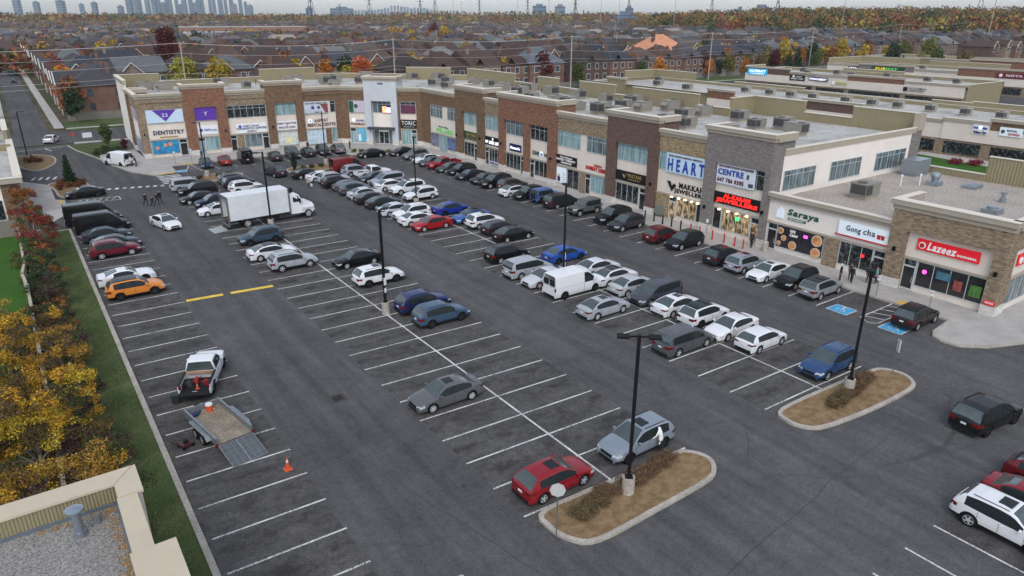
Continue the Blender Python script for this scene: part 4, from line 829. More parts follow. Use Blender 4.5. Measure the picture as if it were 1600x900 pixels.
# rear parapets, tall stretches are 12 m and the rest 10.6 m
def rear(F, a, b, H, z0=0.0, m2=OLIVE, cap=.08):
    F.place('parapet', MB().box(a, b, 0, .35, z0, H-cap), m2, PB); F.place('parapet_cap', MB().box(a-.05, b+.05, -.08, .43, H-cap, H), CAPM, PB)
FR = Frame(83.8, 3, 83.8, 76); FR2 = Frame(83.8, 76, 62, 97.7); FR3 = Frame(62, 97.7, 15.5, 97.7)
for a, b, H in ((0, 6, 10.5), (6, 20.2, 12), (20.2, 24.6, 10.5), (24.6, 34, 12), (34, 40.2, 10.5), (40.2, 46.6, 12), (46.6, 54.5, 10.5), (54.5, 73, 12)): rear(FR, a, b, H)
for a, b, H in ((0, 4, 10.5), (4, 14.5, 12), (14.5, 30.7, 10.5)): rear(FR2, a, b, H)
for a, b, H in ((0, 6, 10.5), (6, 18.5, 12), (18.5, 38.6, 10.5), (38.6, 46.5, 12)): rear(FR3, a, b, H)
FR4 = Frame(89.4, -22, 89.4, 3.3); FR5 = Frame(89.4, 3.3, 83.8, 3.3)
for a, b, H in ((0, 9.2, 12), (9.2, 16.4, 10.5), (16.4, 25.3, 12)): rear(FR4, a, b, H)
rear(FR5, 0, 5.6, 12)
FR6 = Frame(87.7, -44.55, 87.7, -22.4)
rear(FR6, 0, 13.6, 8.3); rear(FR6, 13.6, 22.1, 6.2)
# left end of the far wall (light block)
# downlights of the two jewellers
for sx in (62.3, 63.4, 64.4, 65.4, 66.3, 69.4, 70.6, 71.8, 73.1): FL.place('downlight', MB().box(sx-.12, sx+.12, -.2, -.06, 2.93, 3.0), SOFT, PB)

# ------------------------------------------------------------------ signs (each one a thing of its own)
def rectm(sx0, sx1, z0, z1, t=.1, off=0): return MB().box(sx0, sx1, -off-t, -off, z0, z1)
def sign(F, s0, s1, z0, z1, label, board=None, texts=(), shapes=(), off=-.12, t=.1, name='shop_sign', cat='sign'):
    """board rectangle plus lettering; everything in the wall's own coordinates"""
    r = thing(name, label, cat, F.pt(s0, off, 0), F.a)
    if board is not None: MB().box(0, s1-s0, -t, 0, z0, z1).build('board', board, r)
    tt = t if board is not None else 0.0
    for tx in texts:
        txt, a, b, za, zb, mt = tx[:6]; kw = tx[6] if len(tx) > 6 else {}
        me = textmesh(txt, b-a, zb-za, kw.get('depth', .05), kw.get('bold', .02), kw.get('shear', 0), kw.get('sp', 1.14)); me.materials.append(mt)
        link('lettering', me, r, (a-s0, -tt-.004, za))
    for nm, mb, mt in shapes: mb.build(nm, mt, r)
    return r
def disc(cx, cz, rad, y, n=20, t=.05): 
    return MB().tube((cx, y, cz), (cx, y-t, cz), rad, rad, n)
c_navy = mat('lettering_navy', (.012, .018, .09, 1), .4, 0, 0); c_blue = mat('lettering_blue', (.02, .05, .3, 1), .4, 0, 0); c_red = mat('lettering_red', (.42, .012, .015, 1), .4, 0, 0)
c_mar = mat('lettering_maroon', (.1, .012, .03, 1), .4, 0, 0); c_blk = mat('lettering_black', (.01, .01, .01, 1), .35, 0, 0); c_wht = mat('lettering_white', s(235,235,232,.9), .4, 0, 0)
c_grn = mat('lettering_green', (.08, .42, .06, 1), .4, 0, 0); c_dgr = mat('lettering_dark_green', (.01, .075, .05, 1), .4, 0, 0); c_gold = mat('lettering_gold', (.42, .3, .12, 1), .35, .5, 0); c_gry = mat('lettering_grey', (.06, .07, .09, 1), .4, 0, 0)
p_blk = mat('sign_panel_black', (.008, .008, .009, 1), .3, 0, 0, coat=.3); p_wht = mat('sign_panel_white', s(226,228,232,.9), .4, 0, 0); p_lb = mat('sign_panel_pale_blue', s(190,212,228,.9), .4, 0, .05, 1); p_navy = mat('sign_panel_navy', (.012, .015, .075, 1), .35, 0, 0)
p_red = mat('sign_panel_red', (.5, .012, .02, 1), .35, 0, 0, emit=(.6, .01, .02, 1), es=.25); p_grn = mat('sign_panel_green', (.02, .055, .025, 1), .4, 0, .1, 3); p_wlit = mat('sign_panel_lit', s(225,236,242,.9), .4, 0, 0, emit=(.8, .92, 1, 1), es=.06)
l_red = emi('led_red', (1, .02, .015, 1), 1.0); l_wht = emi('led_white', (.85, .9, 1, 1), .6); l_mag = emi('neon_magenta', (1, .1, .6, 1), .9); l_grn = emi('neon_green', (.05, 1, .2, 1), 1.5)
purp = mat('purple_vinyl', (.09, .03, .3, 1), .35, 0, .08, 2)
sign(FW, 1.2, 6.9, 5.95, 8.1, 'purple triangle window graphic above the dentistry sign', p_lb, [('23', 3.6, 4.5, 6.9, 7.5, p_lb)], [('triangle', MB().add([(1.0, -.13, 2.12+5.95), (4.7, -.13, 2.12+5.95), (2.85, -.13, 6.15), (1.0, -.11, 8.07), (4.7, -.11, 8.07), (2.85, -.11, 6.15)], [(0, 1, 2), (5, 4, 3)]), purp)], off=.02, name='window_graphic', cat='window graphic')
sign(FW, 1.4, 7.0, 3.3, 4.9, 'dentistry sign in dark letters at the left corner of the plaza', None, [('DENTISTRY', 1.9, 6.7, 3.95, 4.65, c_navy, dict(bold=.028)), ('DENTISTRY', 1.86, 6.66, 3.93, 4.63, c_blk, dict(bold=.01, depth=.02))], [('strip', MB().box(1.4, 4.2, -.05, 0, 3.42, 3.62), c_gold)], off=-.14)
sign(FW, 1.5, 5.5, .75, 2.9, 'blue dental posters with smiling faces filling the ground floor windows', mat('poster_blue', (.02, .2, .38, 1), .3, 0, .5, 1.5, coat=.3), [], [('face', disc(1.9, 2.2, .32, -.1), mat('skin_tone', s(200,150,120,.8), .6, 0, .1, 4)), ('face', disc(2.7, 2.3, .36, -.1), mat('skin_tone', s(200,150,120,.8), .6, 0, .1, 4)), ('face', disc(.6, 1.8, .3, -.1), MATS['skin_tone'])], off=-.02, t=.02, name='window_poster', cat='poster')
sign(FW, 8.8, 12.2, 5.95, 8.1, 'solid purple window graphic with small white emblem on the red brick tower', purp, [('Y', 10.2, 10.8, 6.7, 7.4, p_wht, dict(bold=.0))], off=.02, name='window_graphic', cat='window graphic')
sign(FW, 8.9, 12.2, 3.5, 5.0, 'white laboratory sign with blue lettering on the red brick tower', p_wht, [('Alpha', 9.9, 11.0, 4.0, 4.5, c_blue, dict(bold=.03)), ('Labs', 11.15, 12.0, 4.0, 4.45, c_blue, dict(bold=0))], [('emblem', disc(.5, 4.25, .28, -.1), c_blue)], off=-.12)
sign(FW, 15.2, 20.5, 3.25, 4.9, 'blue diagnostic centre X-RAY sign with diamond emblem', p_wht, [('FAMILY VALLEY', 16.5, 19.2, 4.32, 4.62, c_navy), ('DIAGNOSTIC CENTRE', 15.35, 20.4, 3.85, 4.22, c_navy, dict(bold=.028)), ('X-RAY', 17.0, 18.7, 3.35, 3.72, c_navy, dict(bold=.028))], [('emblem', MB().obox((.7, -.13, 4.45), (.42, .05, .42), 0, 0, R(45)), c_blue)], off=-.12, t=.04)
sign(FW, 22.2, 26.0, 3.3, 4.9, 'dark red family practice and walk-in clinic sign', p_wht, [('FAMILY PRACTICE', 22.4, 25.8, 4.3, 4.66, c_mar, dict(bold=.028)), ('&', 24.0, 24.3, 4.02, 4.25, c_navy), ('WALK-IN CLINIC', 22.6, 25.6, 3.55, 3.95, c_mar, dict(bold=.028))], off=-.12, t=.04)
sign(FW, 27.5, 31.9, 5.95, 8.1, 'banner with panels and maroon wedge above the medical centre sign', mat('banner_grey', s(190,198,206,.85), .5, 0, .15, 1.2), [('WALK IN  FAMILY  PHARMACY  CLINIC', 27.7, 31.7, 7.65, 7.9, c_gry)], [('wedge', MB().add([(3.0, -.11, 7.6), (4.4, -.11, 7.6), (4.4, -.11, 6.0), (3.9, -.11, 6.0), (3.0, -.1, 7.6), (4.4, -.1, 7.6), (4.4, -.1, 6.0), (3.9, -.1, 6.0)], [(0, 3, 2, 1)]), mat('wedge_maroon', s(120,60,66), .5, 0, .3, 2)), ('emblem', disc(1.6, 7.0, .3, -.1), c_blue), ('emblem', disc(2.7, 7.0, .25, -.1), c_navy)], off=.02, name='clinic_banner', cat='banner')
sign(FW, 27.8, 33.4, 3.3, 4.9, 'maroon medical centre lettering with round blue emblem', None, [('AAFIYAT', 29.2, 31.8, 4.3, 4.85, c_mar, dict(bold=.028)), ('MEDICAL CENTRE', 27.9, 33.2, 3.5, 4.1, c_mar, dict(bold=.028))], [('emblem', disc(.65, 4.55, .33, 0), l_wht), ('emblem', disc(.65, 4.55, .18, -.05), c_blue)], off=-.14)
sign(FW, 27.6, 31.2, .3, 2.9, 'pale notice posters over the medical centre windows', mat('poster_pale', s(186,202,214,.85), .4, 0, .3, 1.6, var2=.15, scale2=6), [], off=-.02, t=.02, name='window_poster', cat='poster')
sign(FW, 22.3, 25.9, .5, 2.9, 'white and yellow notices over the walk-in clinic window', mat('poster_pale2', s(200,206,200,.85), .4, 0, .3, 1.6, var2=.15, scale2=5), [], [('notice', MB().box(1.4, 2.4, -.04, -.021, .9, 1.9), mat('notice_yellow', s(215,200,150), .6, 0, .2, 4))], off=-.02, t=.02, name='window_poster', cat='poster')
sign(FC, 2.0, 5.3, 5.95, 8.1, 'pale leaflet panels over the upper window left of the entrance tower', mat('banner_pink', s(190,184,196,.85), .5, 0, .2, 1.5), [], [('emblem', disc(1.4, 7.1, .4, -.1), c_gry), ('green_panel', MB().box(.0, .9, -.115, -.1, 5.95, 8.05), mat('green_film', (.01, .09, .05, 1), .3, 0, .4, 2))], off=.02, name='clinic_banner', cat='banner')
sign(FC, 1.9, 5.3, 3.3, 4.8, 'PHARMACY sign with small blue wording left of the entrance tower', None, [('ROSH', 3.2, 4.7, 4.25, 4.6, c_blue, dict(bold=.028)), ('PHARMACY', 2.0, 5.2, 3.5, 4.0, c_mar, dict(bold=.028))], [('emblem', disc(.75, 4.5, .3, 0), l_wht)], off=-.14)
sign(FC, 3.2, 5.2, .5, 2.95, 'light blue pharmacy poster with a woman pictured', mat('poster_cyan', (.1, .38, .52, 1), .35, 0, .15, 1), [], [('figure', MB().box(.3, .75, -.04, -.02, .6, 1.9), p_wht), ('face', disc(.52, 2.05, .2, -.02), MATS['skin_tone'])], off=-.02, t=.02, name='window_poster', cat='poster')
sign(FC, 8.1, 9.3, 11.1, 11.5, 'small dark street number at the top of the entrance tower', None, [('940', 8.15, 9.15, 11.12, 11.5, c_blk, dict(bold=.028))], off=.62, name='street_number', cat='number')
sign(FC, 8.6, 10.3, 6.0, 7.4, 'colourful lit screen in the entrance tower window', mat('screen_off', (.05, .03, .06, 1), .2, 0, 0), [], [('image', MB().box(.05, .8, -.1, -.02, 6.05, 7.2), mat('screen_warm', (.8, .45, .2, 1), .4, 0, .8, 3, emit=(1, .55, .2, 1), es=.5)), ('image', MB().box(.85, 1.65, -.1, -.02, 6.05, 7.0), mat('screen_pink', (.8, .5, .8, 1), .4, 0, .8, 3, emit=(.95, .6, .95, 1), es=.8))], off=.02, t=.04, name='display_screen', cat='screen')
sign(FC, 12.0, 15.2, 3.2, 4.85, 'black sign with thin white capitals right of the entrance tower', p_blk, [('TORIC', 12.25, 14.95, 3.85, 4.6, c_wht, dict(bold=.0)), ('JEWELLERS OPTICAL', 12.6, 14.7, 3.45, 3.6, c_wht, dict(bold=0))], off=-.1)
sign(FC, 12.3, 15.0, 6.0, 7.5, 'dark red and purple curtain window with white round emblem right of the entrance tower', mat('curtain', s(90,40,70), .6, 0, .4, 1.5), [('t', 13.55, 13.8, 6.7, 7.2, c_gry)], [('emblem', disc(1.35, 7.0, .42, -.1, 20, .0), l_wht)], off=.02, t=.04, name='window_graphic', cat='window graphic')
sign(FL, 5.0, 11.2, 3.35, 4.65, 'bright green sign with small dark heading on the first brown shopfront', None, [('Green Valley', 5.9, 9.4, 4.28, 4.62, c_dgr), ('WELLNESS', 5.1, 11.0, 3.4, 4.2, c_grn, dict(bold=.028))], [('letter_board', MB().box(0, 6.2, -.03, 0, 3.35, 4.25), mat('pale_green_panel', s(200,225,190,.9), .5, 0, 0))], off=-.14)  # pale green board behind the large green letters
sign(FL, 3.2, 6.0, .8, 2.9, 'photo posters over the left window below the green sign', mat('poster_dark', s(110,112,130), .35, 0, .9, 1.6, var2=.5, scale2=5), off=-.02, t=.02, name='window_poster', cat='poster')
sign(FL, 9.1, 12.2, .8, 2.9, 'photo posters over the right window below the green sign', mat('poster_dark2', s(84,104,140), .35, 0, .9, 1.8, var2=.5, scale2=5), off=-.02, t=.02, name='window_poster', cat='poster')
sign(FL, 14.8, 19.2, 3.5, 4.85, 'dark green sign with gold lettering on the brown brick tower', p_grn, [('NATURAL', 15.6, 18.8, 4.1, 4.6, c_gold, dict(bold=.02)), ('HEALTH FOODS', 15.6, 18.6, 3.65, 3.85, c_gold)], off=-.1)
sign(FL, 21.4, 25.7, 3.5, 4.85, 'black laser clinic sign with bright white letters', p_blk, [('MY', 21.6, 22.3, 3.75, 4.2, l_wht, dict(bold=.028)), ('LASER', 22.6, 24.0, 3.7, 4.2, l_wht, dict(bold=.04)), ('LADY', 24.3, 25.5, 3.7, 4.2, l_wht, dict(bold=.04))], [('emblem', MB().box(2.1, 2.4, -.14, -.1, 4.35, 4.7), l_wht)], off=-.1)
sign(FL, 22.8, 25.5, .35, 1.0, 'white lettering panel under the laser shop window', mat('poster_lav', s(200,206,226,.85), .5, 0, .1, 2), [('SERVICES', 23.0, 25.3, .5, .85, c_gry)], off=-.0, t=.02, name='window_poster', cat='poster')
sign(FL, 28.3, 31.3, 3.5, 4.6, 'navy sign with lit white script on the orange brick block', p_navy, [('dianne\'s', 28.5, 31.1, 3.8, 4.25, l_wht, dict(bold=.032))], off=-.12)
sign(FL, 34.0, 38.0, 3.6, 4.5, 'dark thin lettering with round emblem on the orange brick block', None, [('XINN', 34.1, 35.9, 3.75, 4.35, c_dgr, dict(bold=.02)), ('W', 36.9, 37.9, 3.75, 4.3, c_dgr, dict(bold=.02))], [('emblem', disc(2.35, 4.05, .4, 0), l_wht), ('emblem', disc(2.45, 4.02, .3, -.05), mat('steel_blue', s(130,160,190), .4, 0, 0))], off=-.14)
sign(FL, 40.0, 44.5, 3.45, 4.75, 'black physiotherapy sign with three white lines', p_blk, [('Mount Pleasant', 41.0, 43.6, 4.35, 4.6, c_wht, dict(bold=.02)), ('PHYSIO THERAPY', 40.15, 44.3, 3.95, 4.25, c_wht, dict(bold=.028)), ('MASSAGE', 41.2, 43.5, 3.6, 3.82, c_wht, dict(bold=.03))], off=-.08)
sign(FL, 40.2, 42.4, .75, 2.95, 'white notice board with a portrait in the window', p_wlit, [('o', 40.5, 41.0, 1.6, 2.0, MATS['skin_tone'])], [('portrait', MB().box(.25, .85, -.05, -.02, .9, 1.6), c_navy), ('lines', MB().box(1.3, 2.0, -.04, -.021, 1.0, 1.05).box(1.3, 2.0, -.04, -.021, 1.3, 1.35).box(1.3, 2.0, -.04, -.021, 1.6, 1.65).box(1.3, 2.0, -.04, -.021, 1.9, 1.95).box(1.3, 2.0, -.04, -.021, 2.2, 2.25), c_gry)], off=-.0, t=.02, name='window_poster', cat='poster')
sign(FL, 46.3, 51.0, 3.45, 4.55, 'red three dimensional cuisine sign over the curtained window', None, [('HAKKA', 48.0, 49.6, 4.2, 4.5, c_red, dict(bold=.03)), ('BOMBAY', 46.4, 48.7, 3.6, 4.15, c_red, dict(bold=.036)), ('CUISINE', 48.8, 50.5, 3.55, 4.1, c_red, dict(bold=.036))], off=-.14)
sign(FL, 52.4, 57.9, 3.35, 4.65, 'black sign with gold lettering on the dark brown tower', p_blk, [('WATANI', 54.6, 57.0, 3.95, 4.4, c_gold, dict(bold=.02, sp=1.2)), ('JEWELLERS INC.', 54.8, 56.9, 3.6, 3.8, c_gold)], [('emblem', MB().tube((1.6, -.12, 3.8), (2.0, -.12, 4.4), .09, .03, 6).tube((1.3, -.12, 4.2), (1.65, -.12, 3.8), .05, .09, 6), c_gold)], off=-.1)
sign(FL, 61.0, 66.9, 5.85, 8.12, 'giant HEART window banner in blue letters', p_lb, [('HEART', 61.3, 66.8, 6.05, 7.5, c_blue, dict(bold=.028, sp=1.7)), ('BLUE CROSS CARDIAC MEDICAL', 61.4, 66.4, 7.72, 7.92, c_mar)], off=.04, name='window_banner', cat='banner', t=.05)
sign(FL, 61.0, 67.2, 3.3, 4.9, 'black jewellers lettering with faceted gem emblem', None, [('MAKKAH', 63.1, 66.8, 4.15, 4.8, c_blk, dict(bold=.032)), ('JEWELLERS', 62.4, 67.0, 3.38, 4.02, c_blk, dict(bold=.032))], [('emblem', MB().add([(.2, -.1, 4.75), (.8, -.1, 4.75), (1.05, -.1, 4.2), (1.35, -.1, 4.6), (1.75, -.1, 4.35), (1.05, -.1, 3.55)], [(0, 5, 2, 1), (2, 5, 4, 3)]), c_blk)], off=-.14)
sign(FL, 68.5, 73.6, 5.9, 8.1, 'white banner reading CENTRE 647 786 0305', mat('sign_panel_lilac', s(206,212,224,.9), .4, 0, .06, 1), [('BLUE CROSS TO ECHO ULTRASOUND', 68.8, 73.3, 7.75, 7.95, c_mar), ('CENTRE', 68.7, 72.1, 6.9, 7.55, c_blue, dict(bold=.032)), ('647 786 0305', 68.7, 72.2, 6.1, 6.6, c_mar, dict(bold=.028))], [('figure', MB().box(4.0, 4.3, -.08, -.05, 6.9, 7.4).box(4.3, 4.9, -.08, -.05, 6.1, 6.5), c_gry)], off=.04, name='window_banner', cat='banner', t=.05)
sign(FL, 68.5, 74.5, 3.65, 4.95, 'black jewellers sign with glowing red letters', p_blk, [('AL-KARAM', 69.8, 73.3, 4.4, 4.85, l_red, dict(bold=.03, sp=1.1)), ('JEWELLERS', 68.8, 74.3, 3.75, 4.3, l_red, dict(bold=.045, sp=1.1))], off=-.04)
sign(FL, 76.4, 81.4, 3.5, 5.0, 'green restaurant lettering with white house emblem', None, [('Saraya', 77.8, 81.3, 4.0, 4.85, c_dgr, dict(bold=.032, shear=.15)), ('RESTAURANT', 78.1, 79.8, 3.78, 3.9, c_wht, dict(depth=.1))],
     [('emblem', MB().prism([(.15, 0), (1.05, 0), (1.05, .75), (.6, 1.15), (.15, .75)], 0, .08), p_wlit), ('pill', MB().box(1.55, 3.55, -.07, -.03, 3.72, 3.96), c_dgr)], off=-.14)
for o in [c for c in COL.objects if c.name.startswith('emblem') and c.parent and c.parent.get('label', '').startswith('green restaurant')]:
    o.rotation_euler = (R(90), 0, 0); o.location = (0, 0, 3.7)
sign(FL, 83.5, 88.4, 3.7, 5.0, 'white tea shop sign with dark serif letters, red cups and red stripe', p_wlit, [('Gong', 84.3, 85.75, 4.0, 4.7, c_gry, dict(bold=.01)), ('cha', 86.0, 87.15, 4.17, 4.75, c_gry, dict(bold=.01))], [('stripe', MB().box(-.2, 4.9, -.16, -.0, 3.58, 3.7), c_red), ('emblem', MB().box(3.85, 4.15, -.13, -.1, 4.05, 4.4).box(4.22, 4.52, -.13, -.1, 4.05, 4.4).box(3.8, 4.2, -.14, -.1, 4.36, 4.46).box(4.18, 4.57, -.135, -.1, 4.36, 4.45), c_red)], off=-.06)
sign(FL, 90.9, 96.0, 4.05, 5.05, 'red shawarma sign facing the lot', p_red, [('Lazeez', 91.8, 94.2, 4.2, 4.9, c_wht, dict(bold=.03, shear=.25)), ('SHAWARMA', 94.25, 95.8, 4.25, 4.45, c_wht, dict(bold=.04))], [('emblem', disc(.45, 4.5, .3, -.1), c_wht), ('emblem', disc(.45, 4.5, .2, -.15), c_red)], off=-.1)
sign(FZ, 2.1, 7.2, 4.05, 5.05, 'second red shawarma sign on the end wall at the right edge', p_red, [('Lazeez', 3.0, 5.4, 4.2, 4.9, c_wht, dict(bold=.03, shear=.25)), ('SHAWARMA', 5.45, 7.0, 4.25, 4.45, c_wht, dict(bold=.04))], [('emblem', disc(.45, 4.5, .3, -.1), c_wht)], off=-.1)
# restaurant window posters with plates
PLB = mat('plate_food', (.5, .22, .08, 1), .6, 0, .6, 3, var2=.5, scale2=12)
PW = mat('plate_rim', s(214,196,170,.8), .5, 0, .05, 3)
for a, b, dl, lb in ((77.05, 78.3, [(.35, 2.45, .34), (.8, 1.75, .3), (.3, 1.1, .24)], 'dark poster with three small plates beside the restaurant door'), (78.35, 79.6, [(.6, 1.2, .45)], 'dark catering poster with one plate and white wording'),
                     (79.65, 80.9, [], 'plain dark window film with a pink neon shape'), (80.95, 82.15, [(.6, 2.35, .58), (.62, 1.1, .52)], 'dark poster with two large plates of food')):
    sh = []
    for x, z, r_ in dl: sh += [('plate', disc(x, z, r_, -.02), PW), ('food', disc(x, z, r_*.8, -.07, t=.01), PLB)]
    tx = [('100%', a+.15, a+.75, 2.5, 2.8, c_wht), ('Cater', a+.15, a+1.1, 2.1, 2.45, c_wht, dict(bold=.04))] if dl and len(dl) == 1 else []
    if not dl: sh = [('neon', MB().box(.4, .85, -.05, -.02, 2.3, 2.6), l_mag)]
    sign(FL, a, b, .74, 2.96, lb, mat('poster_night', (.02, .018, .025, 1), .3, 0, .3, 2, coat=.3), tx, sh, off=-.0, t=.02, name='window_poster', cat='poster')
sign(FL, 91.7, 92.4, 1.9, 2.6, 'pink neon open sign in the shawarma shop window', None, [], [('tube', disc(.3, 2.2, .2, 0, 14, .03), l_mag)], off=-.02, name='neon_sign', cat='neon sign')
sign(FL, 93.0, 94.2, 1.9, 2.6, 'pale blue menu sheet in the shawarma shop window', mat('menu_blue', s(62,104,120), .5, 0, .3, 3), off=-.02, t=.02, name='window_poster', cat='poster')
sign(FL, 94.5, 95.2, 1.3, 2.2, 'framed red and white poster in the shawarma shop window', mat('menu_red', s(130,66,60), .5, 0, .6, 5), off=-.02, t=.02, name='window_poster', cat='poster')
sign(FL, 95.8, 96.7, 1.2, 2.2, 'green and red poster in the rightmost shawarma shop window', mat('menu_green', s(70,110,48), .5, 0, .6, 3), off=-.02, t=.02, name='window_poster', cat='poster')
sign(FL, 86.0, 86.8, 1.9, 2.4, 'small red lit oval sign in the tea shop window', None, [], [('oval', disc(.3, 2.1, .17, 0, 14, .03), l_red)], off=-.02, name='neon_sign', cat='neon sign')
sign(FL, 71.6, 72.2, 2.2, 2.6, 'small green lit sign behind the second jeweller\'s glass', None, [], [('panel', MB().box(0, .5, -.03, 0, 2.2, 2.55), l_grn)], off=-.02, name='neon_sign', cat='neon sign')
sign(FL, 97.2, 98.0, 1.0, 1.4, 'small red notice on the stone corner base', p_red, [('NOTICE', 97.3, 97.9, 1.15, 1.3, c_wht)], off=.36, t=.03, name='notice', cat='notice')
FL.place('x', MB().box(60.0, 60.9, -.35, .0, .4, 1.5), mat('utility_green', s(110,120,112), .6, .2, .1, 3), None).name = 'gas_meter'
tag(bpy.data.objects['gas_meter'], 'grey green utility meter box against the yellow stone beside the black jewellers lettering', 'meter')

_n = ROOFM.node_tree; _b = _n.nodes['Principled BSDF']; _src = _b.inputs['Base Color'].links[0].from_socket; _tc = _n.nodes.new('ShaderNodeTexCoord'); _bt = _n.nodes.new('ShaderNodeTexBrick'); _bt.inputs['Scale'].default_value = 1; _bt.inputs['Brick Width'].default_value = 14; _bt.inputs['Row Height'].default_value = 2.4; _bt.inputs['Mortar Size'].default_value = .05
_bt.inputs['Color1'].default_value = (1, 1, 1, 1); _bt.inputs['Color2'].default_value = (.9, .9, .89, 1); _bt.inputs['Mortar'].default_value = (.62, .62, .6, 1); _n.links.new(_tc.outputs['Object'], _bt.inputs['Vector']); _mx = _n.nodes.new('ShaderNodeMix'); _mx.data_type = 'RGBA'; _mx.blend_type = 'MULTIPLY'; _mx.inputs[0].default_value = 1; _n.links.new(_src, _mx.inputs[6]); _n.links.new(_bt.outputs['Color'], _mx.inputs[7])
_nz = _n.nodes.new('ShaderNodeTexNoise'); _nz.inputs['Scale'].default_value = .22; _nz.inputs['Detail'].default_value = 4; _n.links.new(_tc.outputs['Object'], _nz.inputs['Vector']); _mr = _n.nodes.new('ShaderNodeMapRange'); _mr.inputs[1].default_value = .52; _mr.inputs[2].default_value = .6; _mr.inputs[3].default_value = 1; _mr.inputs[4].default_value = .78; _n.links.new(_nz.outputs['Fac'], _mr.inputs[0]); _vm = _n.nodes.new('ShaderNodeVectorMath'); _vm.operation = 'SCALE'; _n.links.new(_mx.outputs[2], _vm.inputs[0]); _n.links.new(_mr.outputs[0], _vm.inputs['Scale']); _n.links.new(_vm.outputs[0], _b.inputs['Base Color'])
# ------------------------------------------------------------------ rooftop units
RTUM = mat('rtu_steel', s(140,135,126,.85), .6, .1, .1, 1.5); RTUD = mat('rtu_coil', s(78,78,78,.8), .6, .3, .35, 9); RTUL = mat('rtu_light', s(165,160,150,.8), .6, .1, .08, 2)
def rtu_proto(x, y, z, lab, sc=1, mt=None, grp='rooftop units on the long plaza roof'):
    t = thing('rooftop_unit', lab, 'rooftop unit', (x, y, z), 0, grp); t.scale = (sc,)*3; mt = mt or RTUM
    m = MB(); m.box(-1.15, 1.15, -.8, .8, .35, 1.45); m.box(-1.19, 1.19, -.84, .84, 1.45, 1.5); m.build('housing', mt, t)
    m = MB(); m.box(-1.17, -.2, -.815, -.8, .5, 1.35); m.box(-1.165, -1.15, -.7, .7, .5, 1.35); m.build('coil_panel', RTUD, t)
    m = MB(); m.box(-1.0, 1.0, -.7, .7, 0, .35); m.build('curb', CORN, t)
    m = MB(); m.tube((-.6, 0, 1.5), (-.6, 0, 1.56), .42, .42, 14); m.build('fan_guard', RTUD, t)
    m = MB(); m.add([(1.15, -.6, 1.3), (1.15, .6, 1.3), (1.55, .6, .85), (1.55, -.6, .85), (1.15, -.6, .85), (1.15, .6, .85)], [(0, 3, 2, 1), (0, 4, 3), (1, 2, 5), (3, 4, 5, 2)]); m.build('intake_hood', mt, t)
    return t
STL_ = mat('vent_pipe_pale', s(190,190,186,.85), .5, .3, .1, 3)
ords = ['first', 'second', 'third', 'fourth', 'fifth', 'sixth', 'seventh', 'eighth', 'ninth', 'tenth', 'eleventh', 'twelfth', 'thirteenth', 'fourteenth', 'fifteenth', 'sixteenth', 'seventeenth', 'eighteenth', 'nineteenth', 'twentieth'] + ['%d%s' % (i, 'st' if i % 10 == 1 and i != 111 else 'nd' if i % 10 == 2 and i != 112 else 'rd' if i % 10 == 3 and i != 113 else 'th') for i in range(21, 200)]
front_r = [(68.2, -9), (69.3, -1.5), (70, 2.8), (69.5, 12.5), (69.5, 15.6), (69.2, 20.5), (71.8, 26), (72.2, 30), (71.5, 35.5), (74, 42.5), (73.5, 47.5), (70, 62), (70.5, 68), (70, 55.5)]
back_r = [(76.3, -13), (79.3, -9.2), (76.5, -7), (80.8, -1), (75.6, 4.6), (80.2, 5.2), (81, 12.3), (77, 14.2), (81, 20.4), (76.5, 18), (80.3, 26.4), (80, 33.2), (79.5, 40.4), (80, 47.8), (79, 55), (79, 60.5), (79, 66), (75.5, 71), (78, 79.5), (74, 84.5)]
left_r = [(20.5, 103-8), (19.5, 91.5), (22.5, 88), (50, 92), (53, 84), (57.5, 89), (60, 81), (64, 84), (53, 78.5), (66, 92), (47, 88), (34, 92), (37, 85)]
RT = None; chs = None; prs = sorted(front_r, key=lambda q: q[1])
for nm, L in (('front line', front_r), ('back line', back_r), ('far left wing', left_r)):
    L = sorted(L, key=(lambda q: q[1]) if nm != 'far left wing' else (lambda q: q[0]))
    for i, (x, y) in enumerate(L):
        lab = 'grey rooftop unit, %s from the %s in the %s of the long roof' % (ords[i], 'near end' if nm != 'far left wing' else 'left', nm) if nm != 'far left wing' else 'grey rooftop unit on the far left wing, %s from the left' % ords[i]
        if RT is None: RT = rtu_proto(x, y, 9.3, lab, 1.0); chs = snap(RT)
        else: t = copy_tree(RT, chs); t.location = (x, y, 9.3); t['label'] = lab
        last = RT if chs is None else None
        (RT if i == 0 and nm == 'front line' else t).scale = (rng.uniform(.9, 1.2),)*3
        (RT if i == 0 and nm == 'front line' else t).rotation_euler = (0, 0, R(rng.choice((0, 0, 90, 180))))
t = rtu_proto(68.2, -27.3, 5.35, 'large brown rooftop unit on the low gravel roof above the restaurant', 1.15, RTUM, None)
for i in range(26):
    x, y = (rng.uniform(63, 82), rng.uniform(-19, 74)) if i < 19 else (rng.uniform(20, 60), rng.uniform(74, 93)); h_ = rng.uniform(.35, .9)
    m = MB(); m.tube((0, 0, 0), (0, 0, .06), .22, .2, 8); m.tube((0, 0, .06), (0, 0, h_), .07, n=7); m.tube((0, 0, h_), (0, 0, h_+.12), .13, .1, 7)
    o = m.build('vent_pipe', STL_ if i % 2 else TRIM, None, (x, y, 9.3), 0, 40); tag(o, 'thin roof vent pipe, %s along the long plaza roof' % ords[i], 'vent pipe', 'vent pipes on the long roof')
